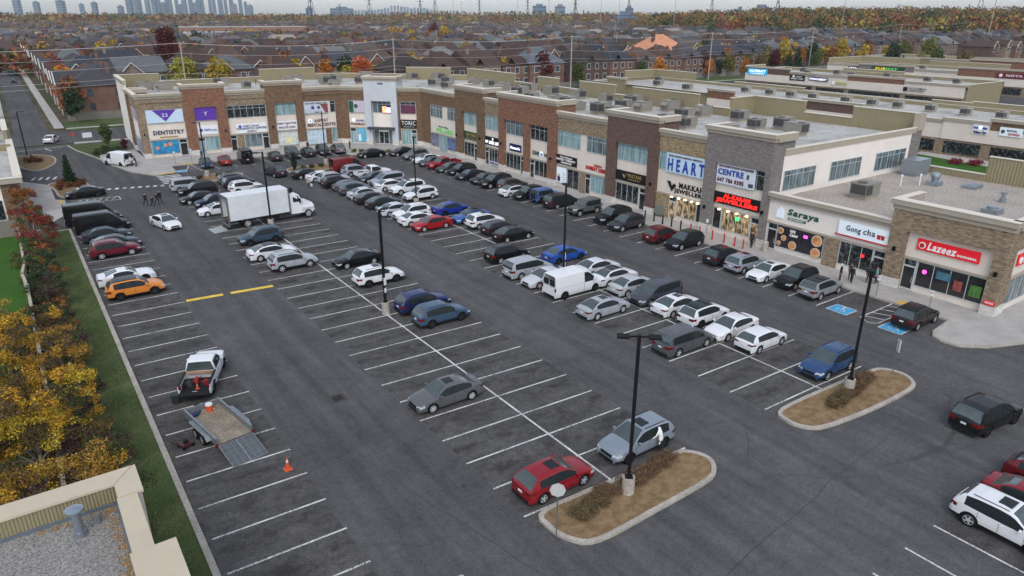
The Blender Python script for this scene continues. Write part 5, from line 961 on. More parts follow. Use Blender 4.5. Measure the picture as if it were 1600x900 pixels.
# things on the gravel roof
STL = mat('galv_light', s(150,160,168,.85), .4, .6, .1, 3)
m = MB(); m.box(-.7, .7, -.6, .6, 0, .5); m.tube((0, 0, .5), (0, 0, 1.1), .35, .5, 12); m.tube((0, 0, 1.1), (0, 0, 1.4), .55, .5, 12); o = m.build('exhaust_fan', STL, None, (80.5, -28.6, 5.35), 0, 40); tag(o, 'mushroom exhaust fan in the middle of the low gravel roof', 'roof fan')
m = MB(); m.box(-1, 1, -.7, .7, 0, .35); m.add([(-1, -.7, .35), (1, -.7, .35), (1, .7, .35), (-1, .7, .35), (0, 0, .6)], [(0, 1, 4), (1, 2, 4), (2, 3, 4), (3, 0, 4)]); o = m.build('skylight', STL, None, (82.6, -31.7, 5.35)); tag(o, 'low pale skylight hatch on the gravel roof', 'skylight')
m = MB(); m.box(-1.7, 1.7, -.9, .9, .3, 1.9); m.box(-1.6, 1.6, -.8, .8, 0, .3); o = m.build('air_handler', STL, None, (84.6, -24.3, 5.35)); tag(o, 'big galvanised air handler at the foot of the white end wall', 'air handler')
m = MB(); m.tube((0, 0, 0), (0, 0, .5), .3, n=10); m.tube((0, 0, .5), (0, 0, .9), .18, n=10); m.tube((0, 0, .9), (0, 0, 1.1), .3, .3, 10); o = m.build('exhaust_fan', STL, None, (78.2, -36.5, 5.35), 0, 40); tag(o, 'small exhaust stack near the right side of the gravel roof', 'roof fan')
m = MB(); m.box(-.8, .8, -.7, .7, 0, .5); m.tube((0, 0, .5), (0, 0, .7), .5, n=12); o = m.build('exhaust_fan', STL, None, (72.6, -37.8, 5.35), 0, 40); tag(o, 'square exhaust unit just behind the near corner parapet', 'roof fan')
for i, (x, y) in enumerate(((77, -26.6), (79.2, -27.6))):
    m = MB(); m.tube((0, 0, 0), (0, 0, 1.1), .06, n=6); m.tube((0, 0, 1.1), (0, 0, 1.3), .13, .1, 8); o = m.build('vent_pipe', p_wht, None, (x, y, 5.35), 0, 40); tag(o, ('left' if i == 0 else 'right')+' of two thin white vent pipes on the gravel roof', 'vent pipe')

# ------------------------------------------------------------------ other plaza blocks
def block(name, label, x0, x1, y0, y1, H, roof, west=(), south=(), caps=(), rooft=None, side=OLIVE):
    r = thing(name, label, 'building', ((x0+x1)/2, (y0+y1)/2, 0)); cx, cy = (x0+x1)/2, (y0+y1)/2
    def P(n, mb, mt): return mb.build(n, mt, r, (-cx, -cy, 0))
    w = .35
    P('roof', MB().sheet([(x0+w, y0+w), (x1-w, y0+w), (x1-w, y1-w), (x0+w, y1-w)], roof), rooft or ROOFM)
    m = MB(); m.box(x0, x1, y1-w, y1, 0, H-.1); m.box(x1-w, x1, y0, y1-w, 0, H-.1); m.box(x0, x1, y0, y0+w, 0, H-.1)
    P('wall', m, side)
    P('wall', MB().box(x0+(.0 if not west else .37), x0+w+(.0 if not west else .3), y0+w, y1-w, 0, H-.1), side)
    m = MB(); m.box(x0-.1, x1+.1, y1-w-.05, y1+.1, H-.1, H); m.box(x1-w-.05, x1+.1, y0-.1, y1-w-.05, H-.1, H); m.box(x0-.1, x1-w-.05, y0-.1, y0+w+.05, H-.1, H); m.box(x0-.1, x0+w+.05, y0+w+.05, y1-w-.05, H-.1, H)
    P('parapet_cap', m, CAPM)
    for a, b, h, mt, kind in west:
        o = .15 if h > H else 0
        m = MB(); m.box(x0-o, x0+w, a, b, 5.2 if h > H else 4.9, h-.55); P('wall', m, mt)
        m = MB(); m.box(x0-o+.02, x0+w, a, b, 2.9, 5.2 if h > H else 4.9); P('wall', m, CREAM if kind != 'stone' else mt)
        m = MB(); m.box(x0+.05, x0+w, a, b, 0, 2.9); P('wall', m, B_TAN)
        m = MB(); m.box(x0-o-.2, x0+w+.1, a-.1, b+.1, h-.55, h-.05); P('cornice', m, CORN)
        m = MB(); m.box(x0-o-.24, x0+w+.14, a-.14, b+.14, h-.05, h); P('parapet_cap', m, CAPM)
        fr = MB().box(x0-.02, x0+.03, a+.8, b-.8, .5, 2.5); q = P('shop_window', fr, GLD)
    for side_, a, b, h in caps:
        c = [x0, x1, y0, y1]
        if side_ == 'e': bx = (x1-w, x1, a, b)
        elif side_ == 'w': bx = (x0, x0+w, a, b)
        elif side_ == 'n': bx = (a, b, y1-w, y1)
        else: bx = (a, b, y0, y0+w)
        P('parapet', MB().box(bx[0]-.02, bx[1]+.02, bx[2], bx[3], H-.3, h-.1), side)
        P('parapet_cap', MB().box(bx[0]-.1, bx[1]+.1, bx[2]-.1, bx[3]+.1, h-.1, h), CAPM)
    return r
block('clinic_building', 'single storey block behind the long wing with the wellness clinic at its near corner', 132.0, 156, -34, 88, 6.3, 5.5,
      west=((-34, -13.2, 7.2, B_BRN, ''), (-13.2, -5.6, 6.6, CREAM, 'stone'), (-5.6, 8, 6.2, CREAM, 'stone'), (9.5, 22.5, 7.4, B_DRK, ''), (40, 47.5, 7.4, B_RED, ''), (75, 82, 7.8, OLIVE, 'stone')),
      caps=(('e', 0, 8, 7.0), ('e', 8, 38, 6.5), ('e', 38, 58.5, 7.0), ('e', 72, 88, 8.4), ('n', 144, 156, 8.4), ('e', -34, 0, 7.3), ('s', 132, 156, 7.2)))
FB2 = Frame(132.0, 30, 132.0, -34)
sign(FB2, 40.6, 43.0, 4.4, 6.0, 'blue wellness clinic sign with round emblem behind the gravel roof', p_wht, [('South', 40.75, 41.5, 5.25, 5.7, c_blue, dict(bold=.04)), ('Athina', 42.1, 42.9, 5.25, 5.7, c_blue, dict(bold=.04)), ('Wellness Clinic', 40.8, 42.9, 4.5, 4.95, c_navy, dict(bold=.04))], [('emblem', disc(1.2, 5.5, .3, -.1), l_wht)], off=.2)
sign(FB2, 44.8, 48.2, 4.6, 6.0, 'white sign with navy and red words beside the wellness clinic', p_wlit, [('ROYAL', 45.9, 47.4, 5.35, 5.7, c_navy, dict(bold=.04)), ('EXPRESS', 46.2, 47.9, 4.8, 5.15, c_red, dict(bold=.028))], [('emblem', disc(.5, 5.3, .3, -.1), c_gry)], off=.2)
for i, (y) in enumerate((-9.2, -3, 3.5, 10, 15.5, 21.4, 29.3, 35, 40.6, 47.6)):
    t = copy_tree(RT, chs); t.location = (146.2, y, 5.5); t.rotation_euler = (0, 0, 0); t.scale = (.95, .95, .95); t['label'] = 'pale rooftop unit on the clinic block, %s from the near end' % ords[i]; t['group'] = 'rooftop units on the clinic block'
    for c in t.children:
        if c.name.startswith(('housing', 'intake')):
            c.material_slots[0].link = 'OBJECT'; c.material_slots[0].material = RTUL
block('shop_building', 'brick shop row with the bright blue sign beyond the clinic block', 204, 226, 22, 92, 6.4, 5.4,
      west=((75, 92, 7.5, B_DRK, ''), (66, 75, 6.6, CORN, ''), (55.3, 66, 6.4, CREAM, 'stone'), (38.4, 55.3, 7.0, B_RED, ''), (22, 38.4, 6.3, CREAM, 'stone')), caps=(('n', 204, 214, 7.6), ('e', 50, 70, 7.2)))
FB3 = Frame(204, 92, 204, 22)
sign(FB3, 1.0, 8.6, 4.8, 6.7, 'bright blue market sign on the far brick row', mat('panel_cyan', (.02, .3, .5, 1), .4, 0, 0, emit=(.02, .4, .7, 1), es=.35), [('ALFIRAT', 1.6, 8.0, 5.6, 6.4, l_wht, dict(bold=.04)), ('FOOD MARKET', 2.2, 7.6, 5.0, 5.3, l_wht)], off=.2)
sign(FB3, 17.2, 22.6, 4.0, 5.7, 'black barber style sign with round emblem right of the bright blue one', p_blk, [('LADY\'S', 19.4, 21.6, 5.0, 5.4, c_wht), ('SWEET POP', 17.7, 22.1, 4.3, 4.75, c_wht)], [('emblem', disc(1.4, 5.2, .4, -.1), c_wht)], off=.2)
sign(FB3, 24.0, 30.4, 4.4, 5.5, 'dark blue lit sign in the middle of the far row', p_navy, [('FORNO&MEAT', 24.3, 30.1, 4.6, 5.2, l_wht, dict(bold=.03))], off=.2)
sign(FB3, 31.5, 36.8, 3.6, 4.9, 'lime lettering with white disc emblem on the far row', None, [('BEVERAGE', 33.2, 36.6, 3.8, 4.6, mat('lime', (.35, .4, .03, 1), .5, 0, 0))], [('emblem', disc(.9, 4.2, .6, 0), c_wht)], off=.22)
sign(FB3, 53.4, 60.0, 3.6, 4.7, 'dark dental lettering with square emblem on the white far row', None, [('GOLDSMILE', 55.2, 59.8, 4.2, 4.7, c_dgr), ('DENTISTRY', 55.4, 59.4, 3.6, 4.0, c_dgr)], [('emblem', MB().box(.2, 1.4, -.06, 0, 3.6, 4.7), c_blk)], off=.22)
block('shop_building', 'low shop block with the yellow and green lettered sign farther right', 252, 275, 26, 92, 6.6, 5.6, west=((60, 80, 7.4, B_GRY, ''), (80, 92, 6.8, CREAM, 'stone'), (46, 60, 6.4, CREAM, ''), (26, 46, 8.0, B_RED, '')), caps=(('e', 40, 66, 8.2), ('n', 252, 275, 8.6), ('e', 70, 92, 8.6)))
FB4 = Frame(252, 92, 252, 26)
sign(FB4, 17.0, 29.0, 5.2, 6.6, 'dark sign with yellow and green letters', p_grn, [('SUB', 18.4, 22.2, 5.5, 6.3, mat('yellow_l', (.75, .6, .02, 1), .5, 0, 0, emit=(.8, .7, .02, 1), es=.3), dict(bold=.028, shear=.2)), ('WAY', 22.4, 26.6, 5.5, 6.3, mat('green_l', (.1, .5, .1, 1), .5, 0, 0, emit=(.1, .6, .15, 1), es=.3), dict(bold=.028, shear=.2))], off=.2)
sign(FB4, 8.5, 12.0, 4.9, 6.2, 'small black and white sign left of the yellow and green one', p_blk, [('JAVA', 8.8, 11.7, 5.3, 5.9, l_wht)], off=.2)
sign(FB4, 57.5, 65.2, 5.4, 6.9, 'dark red sign at the far right brick block', mat('sign_panel_maroon', (.13, .012, .025, 1), .4, 0, 0), [('NOYA', 60.3, 64.8, 5.8, 6.5, c_wht)], [('emblem', disc(1.3, 6.1, .5, -.1), c_wht)], off=.3)
block('shop_building', 'farthest olive backed shop block at the right edge', 292, 318, 20, 100, 8.0, 6.6, west=((20, 60, 8.6, B_RED, ''), (60, 100, 8.2, OLIVE, 'stone')), caps=(('e', 20, 50, 10.5),))
FB5 = Frame(292, 100, 292, 20)
sign(FB5, 44.5, 50.5, 5.6, 7.0, 'white sign with blue lettering on the farthest block', p_wht, [('Jan Denn', 45.0, 50.0, 5.9, 6.6, c_navy)], off=.2)
for i, (x, y, rf) in enumerate(((216, 30, 5.4), (216, 38, 5.4), (210, 44, 5.4), (220, 52, 5.4), (214, 60, 5.4), (219, 68, 5.4), (209, 72, 5.4), (219, 80, 5.4), (262, 70, 5.6), (262, 62, 5.6), (265, 50, 5.6), (262, 80, 5.6), (300, 44, 6.6), (300, 56, 6.6), (300, 34, 6.6), (141, 72, 5.5), (150, 80, 5.5), (139, 60, 5.5))):
    t = copy_tree(RT, chs); t.location = (x, y, rf); t.rotation_euler = (0, 0, 0); t.scale = (1.0,)*3; t['label'] = 'small rooftop unit among the far shop roofs, %s counted from the near right' % ords[i]; t['group'] = 'rooftop units on the far shop roofs'

# left edge building and the near gravel roof
LB_ = thing('corner_shop', 'shop building cut by the left edge with round flame sign on its brick pillar', 'building', (-14, 58, 0))
def LP(n, mb, mt): return mb.build(n, mt, LB_, (14, -58, 0))
LP('roof', MB().sheet([(-24, 36.2), (-4.2, 36.2), (-4.2, 82), (-24, 82)], 4.7), ROOFM)
LP('wall', MB().box(-24, -6.0, 35.9, 36.2, .1, 4.5).box(-4.4, -4.0, 36.2, 82, .1, 4.9), WHITE); LP('wall', MB().box(-6.0, -4.0, 35.8, 36.2, .1, 4.5), B_BRN); LP('wall', MB().box(-24, -4.1, 81.7, 82, 0, 6.6).box(-4.6, -4.1, 68, 81.6, 4.9, 6.6).box(-24, -4.0, 60, 60.4, 4.6, 5.6), OLIVE)
LP('cornice', MB().box(-24, -3.7, 35.5, 36.3, 4.5, 5.1).box(-4.5, -3.7, 36.3, 82, 4.9, 5.2), CORN); LP('parapet_cap', MB().box(-24, -3.65, 35.45, 36.35, 5.1, 5.17).box(-4.55, -3.65, 36.35, 68, 5.2, 5.26).box(-4.7, -3.9, 68, 82.2, 6.6, 6.7), CAPM)
LP('shop_window', MB().box(-12, -6.2, 35.8, 35.9, .3, 2.6), GLD)
FLB = Frame(-24, 35.8, -4.0, 35.8)
sign(FLB, 18.55, 20.1, 2.8, 4.4, 'round black sign with a small orange flame on the left brick pillar', None, [], [('disc', disc(.75, 3.6, .62, 0, 24, .12), p_blk), ('ring', MB().tube((.75, -.12, 3.6), (.75, -.14, 3.6), .55, .55, 24, 0, False), c_wht), ('flame', MB().add([(.5, -.14, 3.75), (.75, -.14, 3.25), (.95, -.14, 3.5), (.85, -.14, 3.95), (.7, -.14, 3.65)], [(0, 1, 4), (4, 1, 2, 3)]), mat('flame', (.8, .3, .08, 1), .5, 0, 0))], off=.02)
NB = thing('near_building', 'near corner roof with gravel, wide cream parapet and ribbed olive inner wall', 'building', (-10, -45, 0))
def NP(n, mb, mt): return mb.build(n, mt, NB, (10, 45, 0))
PCAP = mat('cream_parapet', s(190,178,156,.88), .75, 0, .06, .5, var2=.02, scale2=3)
GRAVN = mat('near_gravel', s(138,136,132,.78), .95, 0, .1, .5, var2=.6, scale2=16, bump=.4, detail=6)
LEAFL = mat('fallen_leaf', (.3, .17, .05, 1), .9, 0, .4, 8)
NP('roof', MB().sheet([(-20, -60), (-3.35, -60), (-3.35, -37.75), (-20, -37.75)], 5.35), GRAVN)
NP('wall', MB().box(-20, -2.75, -37.0, -36.95, 0, 6.2).box(-2.85, -2.75, -60, -37.0, 0, 6.2), CREAM)
OLV2 = ribbed('olive_cladding_near', s(134,126,98,.95), .12); NP('wall', MB().box(-20, -3.4, -37.8, -37.0, 5.3, 6.2), OLV2); NP('wall', MB().box(-3.4, -2.85, -60, -37.8, 5.3, 6.2), OLV2)
NP('flashing', MB().box(-20, -3.5, -37.86, -37.8, 5.35, 5.5).box(-3.48, -3.4, -60, -37.87, 5.35, 5.5), mat('flashing_grey', s(110,120,128,.8), .6, .2, .1, 3))
NP('parapet_cap', MB().prism([(-20, -37.86), (-3.38, -37.86), (-2.6, -36.88), (-20, -36.88)], 6.2, 6.3).prism([(-3.38, -37.9), (-3.38, -38.85), (-2.5, -38.85), (-2.5, -36.88), (-2.56, -36.88)], 6.2, 6.3).box(-3.42, -2.72, -42.4, -38.87, 6.2, 6.28).prism([(-3.5, -42.42), (-2.05, -42.42), (-2.05, -60), (-3.5, -60)], 6.2, 6.34), PCAP)
NP('pilaster', MB().box(-2.7, -2.55, -38.7, -37.0, 0, 6.2).box(-2.7, -2.15, -60, -42.5, 0, 6.2), CREAM)
m = MB(); m.tube((0, 0, 0), (0, 0, .22), .2, .2, 16); m.tube((0, 0, .22), (0, 0, 1.05), .155, .155, 16); m.tube((0, 0, 1.12), (0, 0, 1.2), .31, .31, 18); m.tube((0, 0, 1.2), (0, 0, 1.32), .31, .03, 18); m.tube((0, 0, 1.02), (0, 0, 1.1), .08, .08, 8)
o = m.build('roof_vent', mat('vent_steel', s(155,165,175,.9), .35, .7, .1, 4), None, (-4.78, -39.05, 5.35), 0, 40); tag(o, 'capped round metal vent on the near gravel roof', 'vent')
m = MB(); m.tube((0, 0, 0), (0, 0, .38), .085, .085, 12); o = m.build('vent_pipe', STL, None, (-4.15, -38.6, 5.35), 0, 40); tag(o, 'short metal pipe stub beside the capped vent on the near roof', 'vent pipe')
m = MB()
for i in range(260):
    a = rng.random(); x = -3.45-abs(rng.gauss(0, .22)); y = -37.95-rng.random()**.8*5; 
    if rng.random() < .25: x = -3.6-rng.random()*2.5; y = -37.95-abs(rng.gauss(0, .15))
    t_ = rng.random()*6.28; w_ = rng.uniform(.03, .06); c, sn = math.cos(t_)*w_, math.sin(t_)*w_
    m.add([(x-c, y-sn, 5.37+rng.random()*.03), (x+sn, y-c, 5.36), (x+c, y+sn, 5.38+rng.random()*.03), (x-sn, y+c, 5.36)], [(0, 1, 2, 3)])
o = m.build('leaf_litter', LEAFL); o['kind'] = 'stuff'; tag(o, 'dry leaves gathered along the near roof parapet', 'leaves')
# ------------------------------------------------------------------ ground, lot, roads
def ground_mat(name, fn):
    m = bpy.data.materials.new(name); m.use_nodes = True; MATS[name] = m; n = m.node_tree; b = n.nodes['Principled BSDF']; b.inputs['Roughness'].default_value = .92; b.inputs['Specular IOR Level'].default_value = .08
    tc = n.nodes.new('ShaderNodeTexCoord')
    def noise(scale, detail=4, rough=.5, dist=0, sx=1, sy=1):
        mp = n.nodes.new('ShaderNodeMapping'); mp.inputs['Scale'].default_value = (sx, sy, 1); n.links.new(tc.outputs['Object'], mp.inputs[0])
        z = n.nodes.new('ShaderNodeTexNoise'); z.inputs['Scale'].default_value = scale; z.inputs['Detail'].default_value = detail; z.inputs['Roughness'].default_value = rough; z.inputs['Distortion'].default_value = dist
        n.links.new(mp.outputs[0], z.inputs['Vector']); return z.outputs['Fac']
    def rng_(v, a, b_, c, d):
        r = n.nodes.new('ShaderNodeMapRange'); r.inputs[1].default_value = a; r.inputs[2].default_value = b_; r.inputs[3].default_value = c; r.inputs[4].default_value = d; n.links.new(v, r.inputs[0]); return r.outputs[0]
    def mul(a, b_):
        q = n.nodes.new('ShaderNodeMath'); q.operation = 'MULTIPLY'
        for i, v in enumerate((a, b_)):
            if isinstance(v, (int, float)): q.inputs[i].default_value = v
            else: n.links.new(v, q.inputs[i])
        return q.outputs[0]
    def mixc(f, a, b_):
        x = n.nodes.new('ShaderNodeMix'); x.data_type = 'RGBA'; n.links.new(f, x.inputs[0])
        for i, v in ((6, a), (7, b_)):
            if isinstance(v, tuple): x.inputs[i].default_value = v
            else: n.links.new(v, x.inputs[i])
        return x.outputs[2]
    def scale(col, f):
        v = n.nodes.new('ShaderNodeVectorMath'); v.operation = 'SCALE'
        if isinstance(col, tuple): v.inputs[0].default_value = col[:3]
        else: n.links.new(col, v.inputs[0])
        n.links.new(f, v.inputs['Scale']); return v.outputs[0]
    def cracks(sc, width, dist=1.0):
        mp = n.nodes.new('ShaderNodeTexNoise'); mp.inputs['Scale'].default_value = sc*1.6; mp.inputs['Detail'].default_value = 3; n.links.new(tc.outputs['Object'], mp.inputs['Vector'])
        ad = n.nodes.new('ShaderNodeVectorMath'); ad.operation = 'MULTIPLY_ADD'; n.links.new(mp.outputs['Color'], ad.inputs[0]); ad.inputs[1].default_value = (dist/sc*.5,)*3; n.links.new(tc.outputs['Object'], ad.inputs[2])
        v = n.nodes.new('ShaderNodeTexVoronoi'); v.feature = 'DISTANCE_TO_EDGE'; v.inputs['Scale'].default_value = sc; n.links.new(ad.outputs[0], v.inputs['Vector'])
        return rng_(v.outputs['Distance'], 0, width, 0, 1)
    def stripe(off):
        sp = n.nodes.new('ShaderNodeSeparateXYZ'); n.links.new(tc.outputs['Object'], sp.inputs[0]); v = sp.outputs['Y']
        for op, q in (('MULTIPLY', 1/2.7), ('ADD', off), ('FRACT', 0), ('SUBTRACT', .5), ('ABSOLUTE', 0)):
            k = n.nodes.new('ShaderNodeMath'); k.operation = op; n.links.new(v, k.inputs[0]); k.inputs[1].default_value = q; v = k.outputs[0]
        return rng_(v, .05, .3, 1, 0)
    n.links.new(fn(noise, rng_, mul, mixc, scale, cracks, stripe), b.inputs['Base Color']); return m
def f_asph(noise, rg, mul, mix, sc, cracks, stripe=None):
    big = rg(noise(.05, 3), .35, .65, .86, 1.12); mid = rg(noise(.5, 5, .6), .3, .7, .86, 1.12); fine = mul(rg(noise(9, 4, .75), .3, .7, .70, 1.30), rg(noise(2.6, 5, .7), .3, .7, .84, 1.16)); streak = rg(noise(.5, 4, .6, 0, 1.6, .12), .3, .7, .90, 1.10)
    tyre = rg(noise(1.0, 4, .6, 0, 1, .05), .34, .66, .84, 1.14); dirt = rg(noise(.9, 2), .70, .76, 1, .72)
    chip = mul(rg(noise(5.5, 4, .8), .60, .66, 0, 1), rg(noise(.22, 3, .5, .5), .46, .60, 0, 1))
    c = sc((.078, .078, .079, 1), mul(mul(mul(big, mid), mul(fine, streak)), mul(tyre, dirt)))
    c = mix(mul(chip, .6), c, (.03, .03, .031, 1)); ck = cracks(.07, .012, 1.2); gate = rg(noise(.06, 2), .52, .56, 1, 0)
    m = mul(rg(ck, 0, 1, 1, 0), gate)
    return mix(mul(m, .2), c, (.028, .028, .029, 1))
def f_stall(noise, rg, mul, mix, sc, cracks, stripe=None, off=0):
    mid = rg(noise(.3, 5, .65, .4), .34, .64, .74, 1.12); fine = mul(rg(noise(8, 4, .75), .3, .7, .66, 1.34), rg(noise(2.2, 5, .7), .34, .66, .74, 1.2)); st = rg(noise(.9, 5, .7, 0, .25, 1.2), .4, .7, 1.05, .74)
    spot = rg(noise(1.1, 3, .6), .64, .72, 1, .55)
    chip = rg(noise(6, 4, .8), .62, .68, 0, .5)
    oil = mul(stripe(off), rg(noise(.75, 4, .65), .46, .62, 0, .8))
    return mix(oil, mix(chip, sc((.086, .084, .082, 1), mul(mul(mul(mid, fine), st), spot)), (.03, .03, .03, 1)), (.034, .033, .032, 1))
def f_grass(noise, rg, mul, mix, sc, cracks, stripe=None):
    c = mix(rg(noise(.5, 5, .6), .42, .62, 0, 1), (.05, .078, .026, 1), (.078, .095, .04, 1)); c = mix(rg(noise(1.5, 5, .7), .6, .7, 0, .7), c, (.13, .11, .06, 1))
    return sc(c, mul(rg(noise(14, 4, .7), .3, .7, .55, 1.45), rg(noise(.2, 3), .3, .7, .8, 1.2)))
def f_lawn(noise, rg, mul, mix, sc, cracks, stripe=None):
    return sc((.038, .095, .016, 1), mul(rg(noise(14, 4, .7), .3, .7, .6, 1.4), rg(noise(.3, 3), .3, .7, .85, 1.15)))
def f_far(noise, rg, mul, mix, sc, cracks, stripe=None):
    c = mix(rg(noise(.012, 4), .42, .6, 0, 1), (.045, .06, .028, 1), (.09, .07, .045, 1)); return sc(c, mul(rg(noise(.15, 5, .6), .3, .7, .55, 1.4), 1.0))
def f_conc(noise, rg, mul, mix, sc, cracks, stripe=None):
    return sc((.36, .345, .325, 1), mul(mul(rg(noise(.6, 5, .6), .3, .7, .84, 1.1), rg(noise(9, 3), .3, .7, .88, 1.1)), rg(noise(.08, 2), .3, .7, .92, 1.06)))
def f_mulch(noise, rg, mul, mix, sc, cracks, stripe=None):
    c = mix(rg(noise(2, 5, .7), .4, .6, 0, 1), (.235, .165, .095, 1), (.16, .105, .055, 1)); return sc(c, rg(noise(18, 4, .8), .3, .7, .6, 1.35))
ASPH = ground_mat('asphalt', f_asph); STALLS = [ground_mat('stall_asphalt', (lambda o_: lambda *a: f_stall(*a, off=o_))(o)) for o in (0, .66, .85, .83, 0)]; GRASS = ground_mat('rough_grass', f_grass); LAWN = ground_mat('lawn', f_lawn); FAR = ground_mat('suburb_ground', f_far); CONC = ground_mat('concrete', f_conc); MULCH = ground_mat('mulch', f_mulch)
KERB = mat('kerb_concrete', s(164,158,148,.88), .9, 0, .2, .8, var2=.22, scale2=7)
def f_line(noise, rg, mul, mix, sc, cracks, stripe=None):
    wear = mul(rg(noise(.6, 3), .42, .60, .2, 1), rg(noise(9, 4, .75), .44, .56, 0, 1)); return mix(wear, sc((.62, .62, .60, 1), rg(noise(3, 3), .3, .7, .85, 1.1)), (.15, .148, .145, 1))
LINE = ground_mat('line_paint_white', f_line); YEL = mat('line_paint_yellow', (.62, .42, .05, 1), .7, 0, .2, 1.5, var2=.12, scale2=12); BLUE = mat('line_paint_blue', (.04, .28, .5, 1), .7, 0, .15, 2, var2=.1, scale2=10)
TACT = mat('tactile_plate', (.5, .33, .07, 1), .8, 0, .1, 5); SEAL = mat('crack_seal', (.042, .042, .042, 1), .8, 0, .4, 3)
# terrain with a wooded rise at the back right
m = MB(); NXg, NYg = 60, 60; gx = np.concatenate([np.linspace(-6000, -300, 8), np.linspace(-200, 2600, 45), np.linspace(3000, 12000, 7)]); gy = np.concatenate([np.linspace(-3000, -200, 5), np.linspace(-100, 2600, 45), np.linspace(3000, 12000, 10)])
def hill(x, y):
    d = math.hypot(x+4, y+65); az = math.degrees(math.atan2(x+4, y+65)); h = 0
    if d > 620 and az > 40: h = 15*min(1, (d-620)/500)*min(1, (az-40)/14)
    return h
m.v = [(x, y, -.08+hill(x, y)) for y in gy for x in gx]; nx_ = len(gx)
m.f = [(j*nx_+i, j*nx_+i+1, (j+1)*nx_+i+1, (j+1)*nx_+i) for j in range(len(gy)-1) for i in range(nx_-1)]; m.m = [0]*len(m.f)
struct(m.build('ground', FAR, None, None, 0, 180))
struct(MB().sheet([(-30, -95), (330, -95), (330, 93), (-30, 93)], 0).build('parking_lot', ASPH))
for i_, (x0, x1, y0, y1) in enumerate(((-.3, 5.45, -60, 27.5), (13.1, 24.3, -44.6, 44.5), (31.6, 42.3, -45.5, 42.5), (49.8, 55.5, -42.2, 47), (29, 60, -95, -54.4))): struct(MB().sheet([(x0, y0), (x1, y0), (x1, y1), (x0, y1)], .004).build('parking_bays', STALLS[i_]))
m = MB()
for pts in ([(6.2, 5), (6.6, -8), (7.6, -20), (8.2, -30), (9.6, -38), (11.5, -46), (14.6, -52)], [(26.2, 20), (27, 2), (27.3, -14), (28.6, -24), (30.2, -34), (32, -41)], [(30.5, 30), (30, 8), (30.6, -10), (30.2, -22)], [(44.2, 10), (45.5, -8), (46, -22), (47.2, -36)], [(12, -52), (20, -50.3), (28, -49.4), (37, -48.7), (45, -49.2)], [(25.8, -46), (29, -43.3), (32, -41.3), (38, -40)], [(35, -51.5), (38.5, -51.0), (41.5, -49.4), (43.5, -48.5)], [(8, -15), (8.6, -21), (9.8, -26)], [(24.6, -30), (27.4, -36), (31.5, -42.5)]):
    q = []
    for (ax, ay), (bx, by) in zip(pts, pts[1:]):
        for k in range(6): t = k/6; q.append((ax+(bx-ax)*t+rng.gauss(0, .07), ay+(by-ay)*t+rng.gauss(0, .07)))
    m.strip(q, rng.uniform(.03, .055), .009)
for pts in ([(31.6, -50.2), (34, -50.9), (37, -51.2), (39.6, -50.6), (41.5, -49.2)], [(33.5, -50.9), (36.5, -51.4), (39.5, -50.9)]): m.strip(pts, .05, .011)
struct(m.build('sealed_cracks', SEAL))
t_ = thing('catch_basin', 'rusty square storm drain grate in the left aisle', 'drain', (10.0, -26.0, .006)); MB().box(-.5, .5, -.5, .5, 0, .012).build('frame', mat('drain_frame', (.045, .042, .038, 1), .9, 0, .3, 5), t_)
g_ = MB()
for q_ in range(6): g_.box(-.32, .32, -.3+q_*.11, -.26+q_*.11, .0121, .03)
g_.build('grate', mat('drain_grate', (.02, .018, .016, 1), .7, .3, .2, 8), t_)
L_ = MB(); LW = .11; p = 2.7
def ln(x0, y0, x1, y1, w=LW, mb=None, z=.012): (mb or L_).strip([(x0, y0), (x1, y1)], w, z)
for k in range(-9, 19): ln(.0, -k*p, 5.54, -k*p-.2)
for k in range(-15, 17):
    y = -1.78-k*p
    if y < -44.4: continue
    ln(13.06, y, 18.63, y-1.0 if False else y-.25); ln(18.63, y-.25, 24.2, y-.5)
ln(18.63, 44, 18.63, -45, .13, z=.016)
for k in range(-25, 8):
    y = -26.6-k*p
    if y > 42: continue
    if y < -45: continue
    ln(31.55, y, 36.9, y-.1); ln(36.9, y-.1, 42.2, y-.25)
ln(36.9, 42, 36.9, -45.5, .13, z=.016)
for k in range(0, 32):
    y = -34.65+k*p
    if y < 47: ln(49.7, y, 55.5, y)
for i, x in enumerate((29.1, 26.4, 23.6)): ln(x, -54.3, x+.1, -60)
for i in range(6): ln(31.8+2.7*i, -54.3, 31.9+2.7*i, -60)
for i, x in enumerate((19.8, 22.5, 25.3, 28.1, 30.9, 33.8, 36.7, 39.6, 42.5)): ln(x+.2, 53.8-(x-20)*.02, x-.3, 59.5)
# hatched zones
for (x0, y0, x1, y1) in ((50.5, -38.2, 55.6, -38.2), (50.5, -39.7, 55.6, -39.7), (50.5, -38.2, 50.0, -39.2), (50.0, -39.2, 50.5, -39.7)): ln(x0, y0, x1, y1)
for i in range(4): ln(51.0+i*1.25, -38.25, 51.6+i*1.25, -39.65)
for (x0, y0, x1, y1) in ((1.2, 40.9, 6.6, 40.4), (1.0, 43.0, 6.6, 42.5), (6.6, 42.5, 6.6, 40.4)): ln(x0, y0, x1, y1)
for i in range(6): ln(1.4+i*.85, 40.95, 2.2+i*.85, 42.8)
for i in range(6): ln(13.2+i*.0, 47.2+i*1.1, 16.4, 47.2+i*1.1, .5)
ln(17.8, 54.6, 19.2, 59.4); ln(20.2, 54.6, 21.2, 59.4)
for i in range(4): ln(18.2+.3*i, 55.4+i*1.2, 20.2+.25*i, 55.0+i*1.2)
for i in range(8): ln(5.9+i*.95, 47.9-i*.26, 6.35+i*.95, 47.75-i*.26, .95)
for i in range(4): ln(-2.5+i*.9, 60.5-i*.3, -2.0+i*.9, 62.6-i*.4, .35)
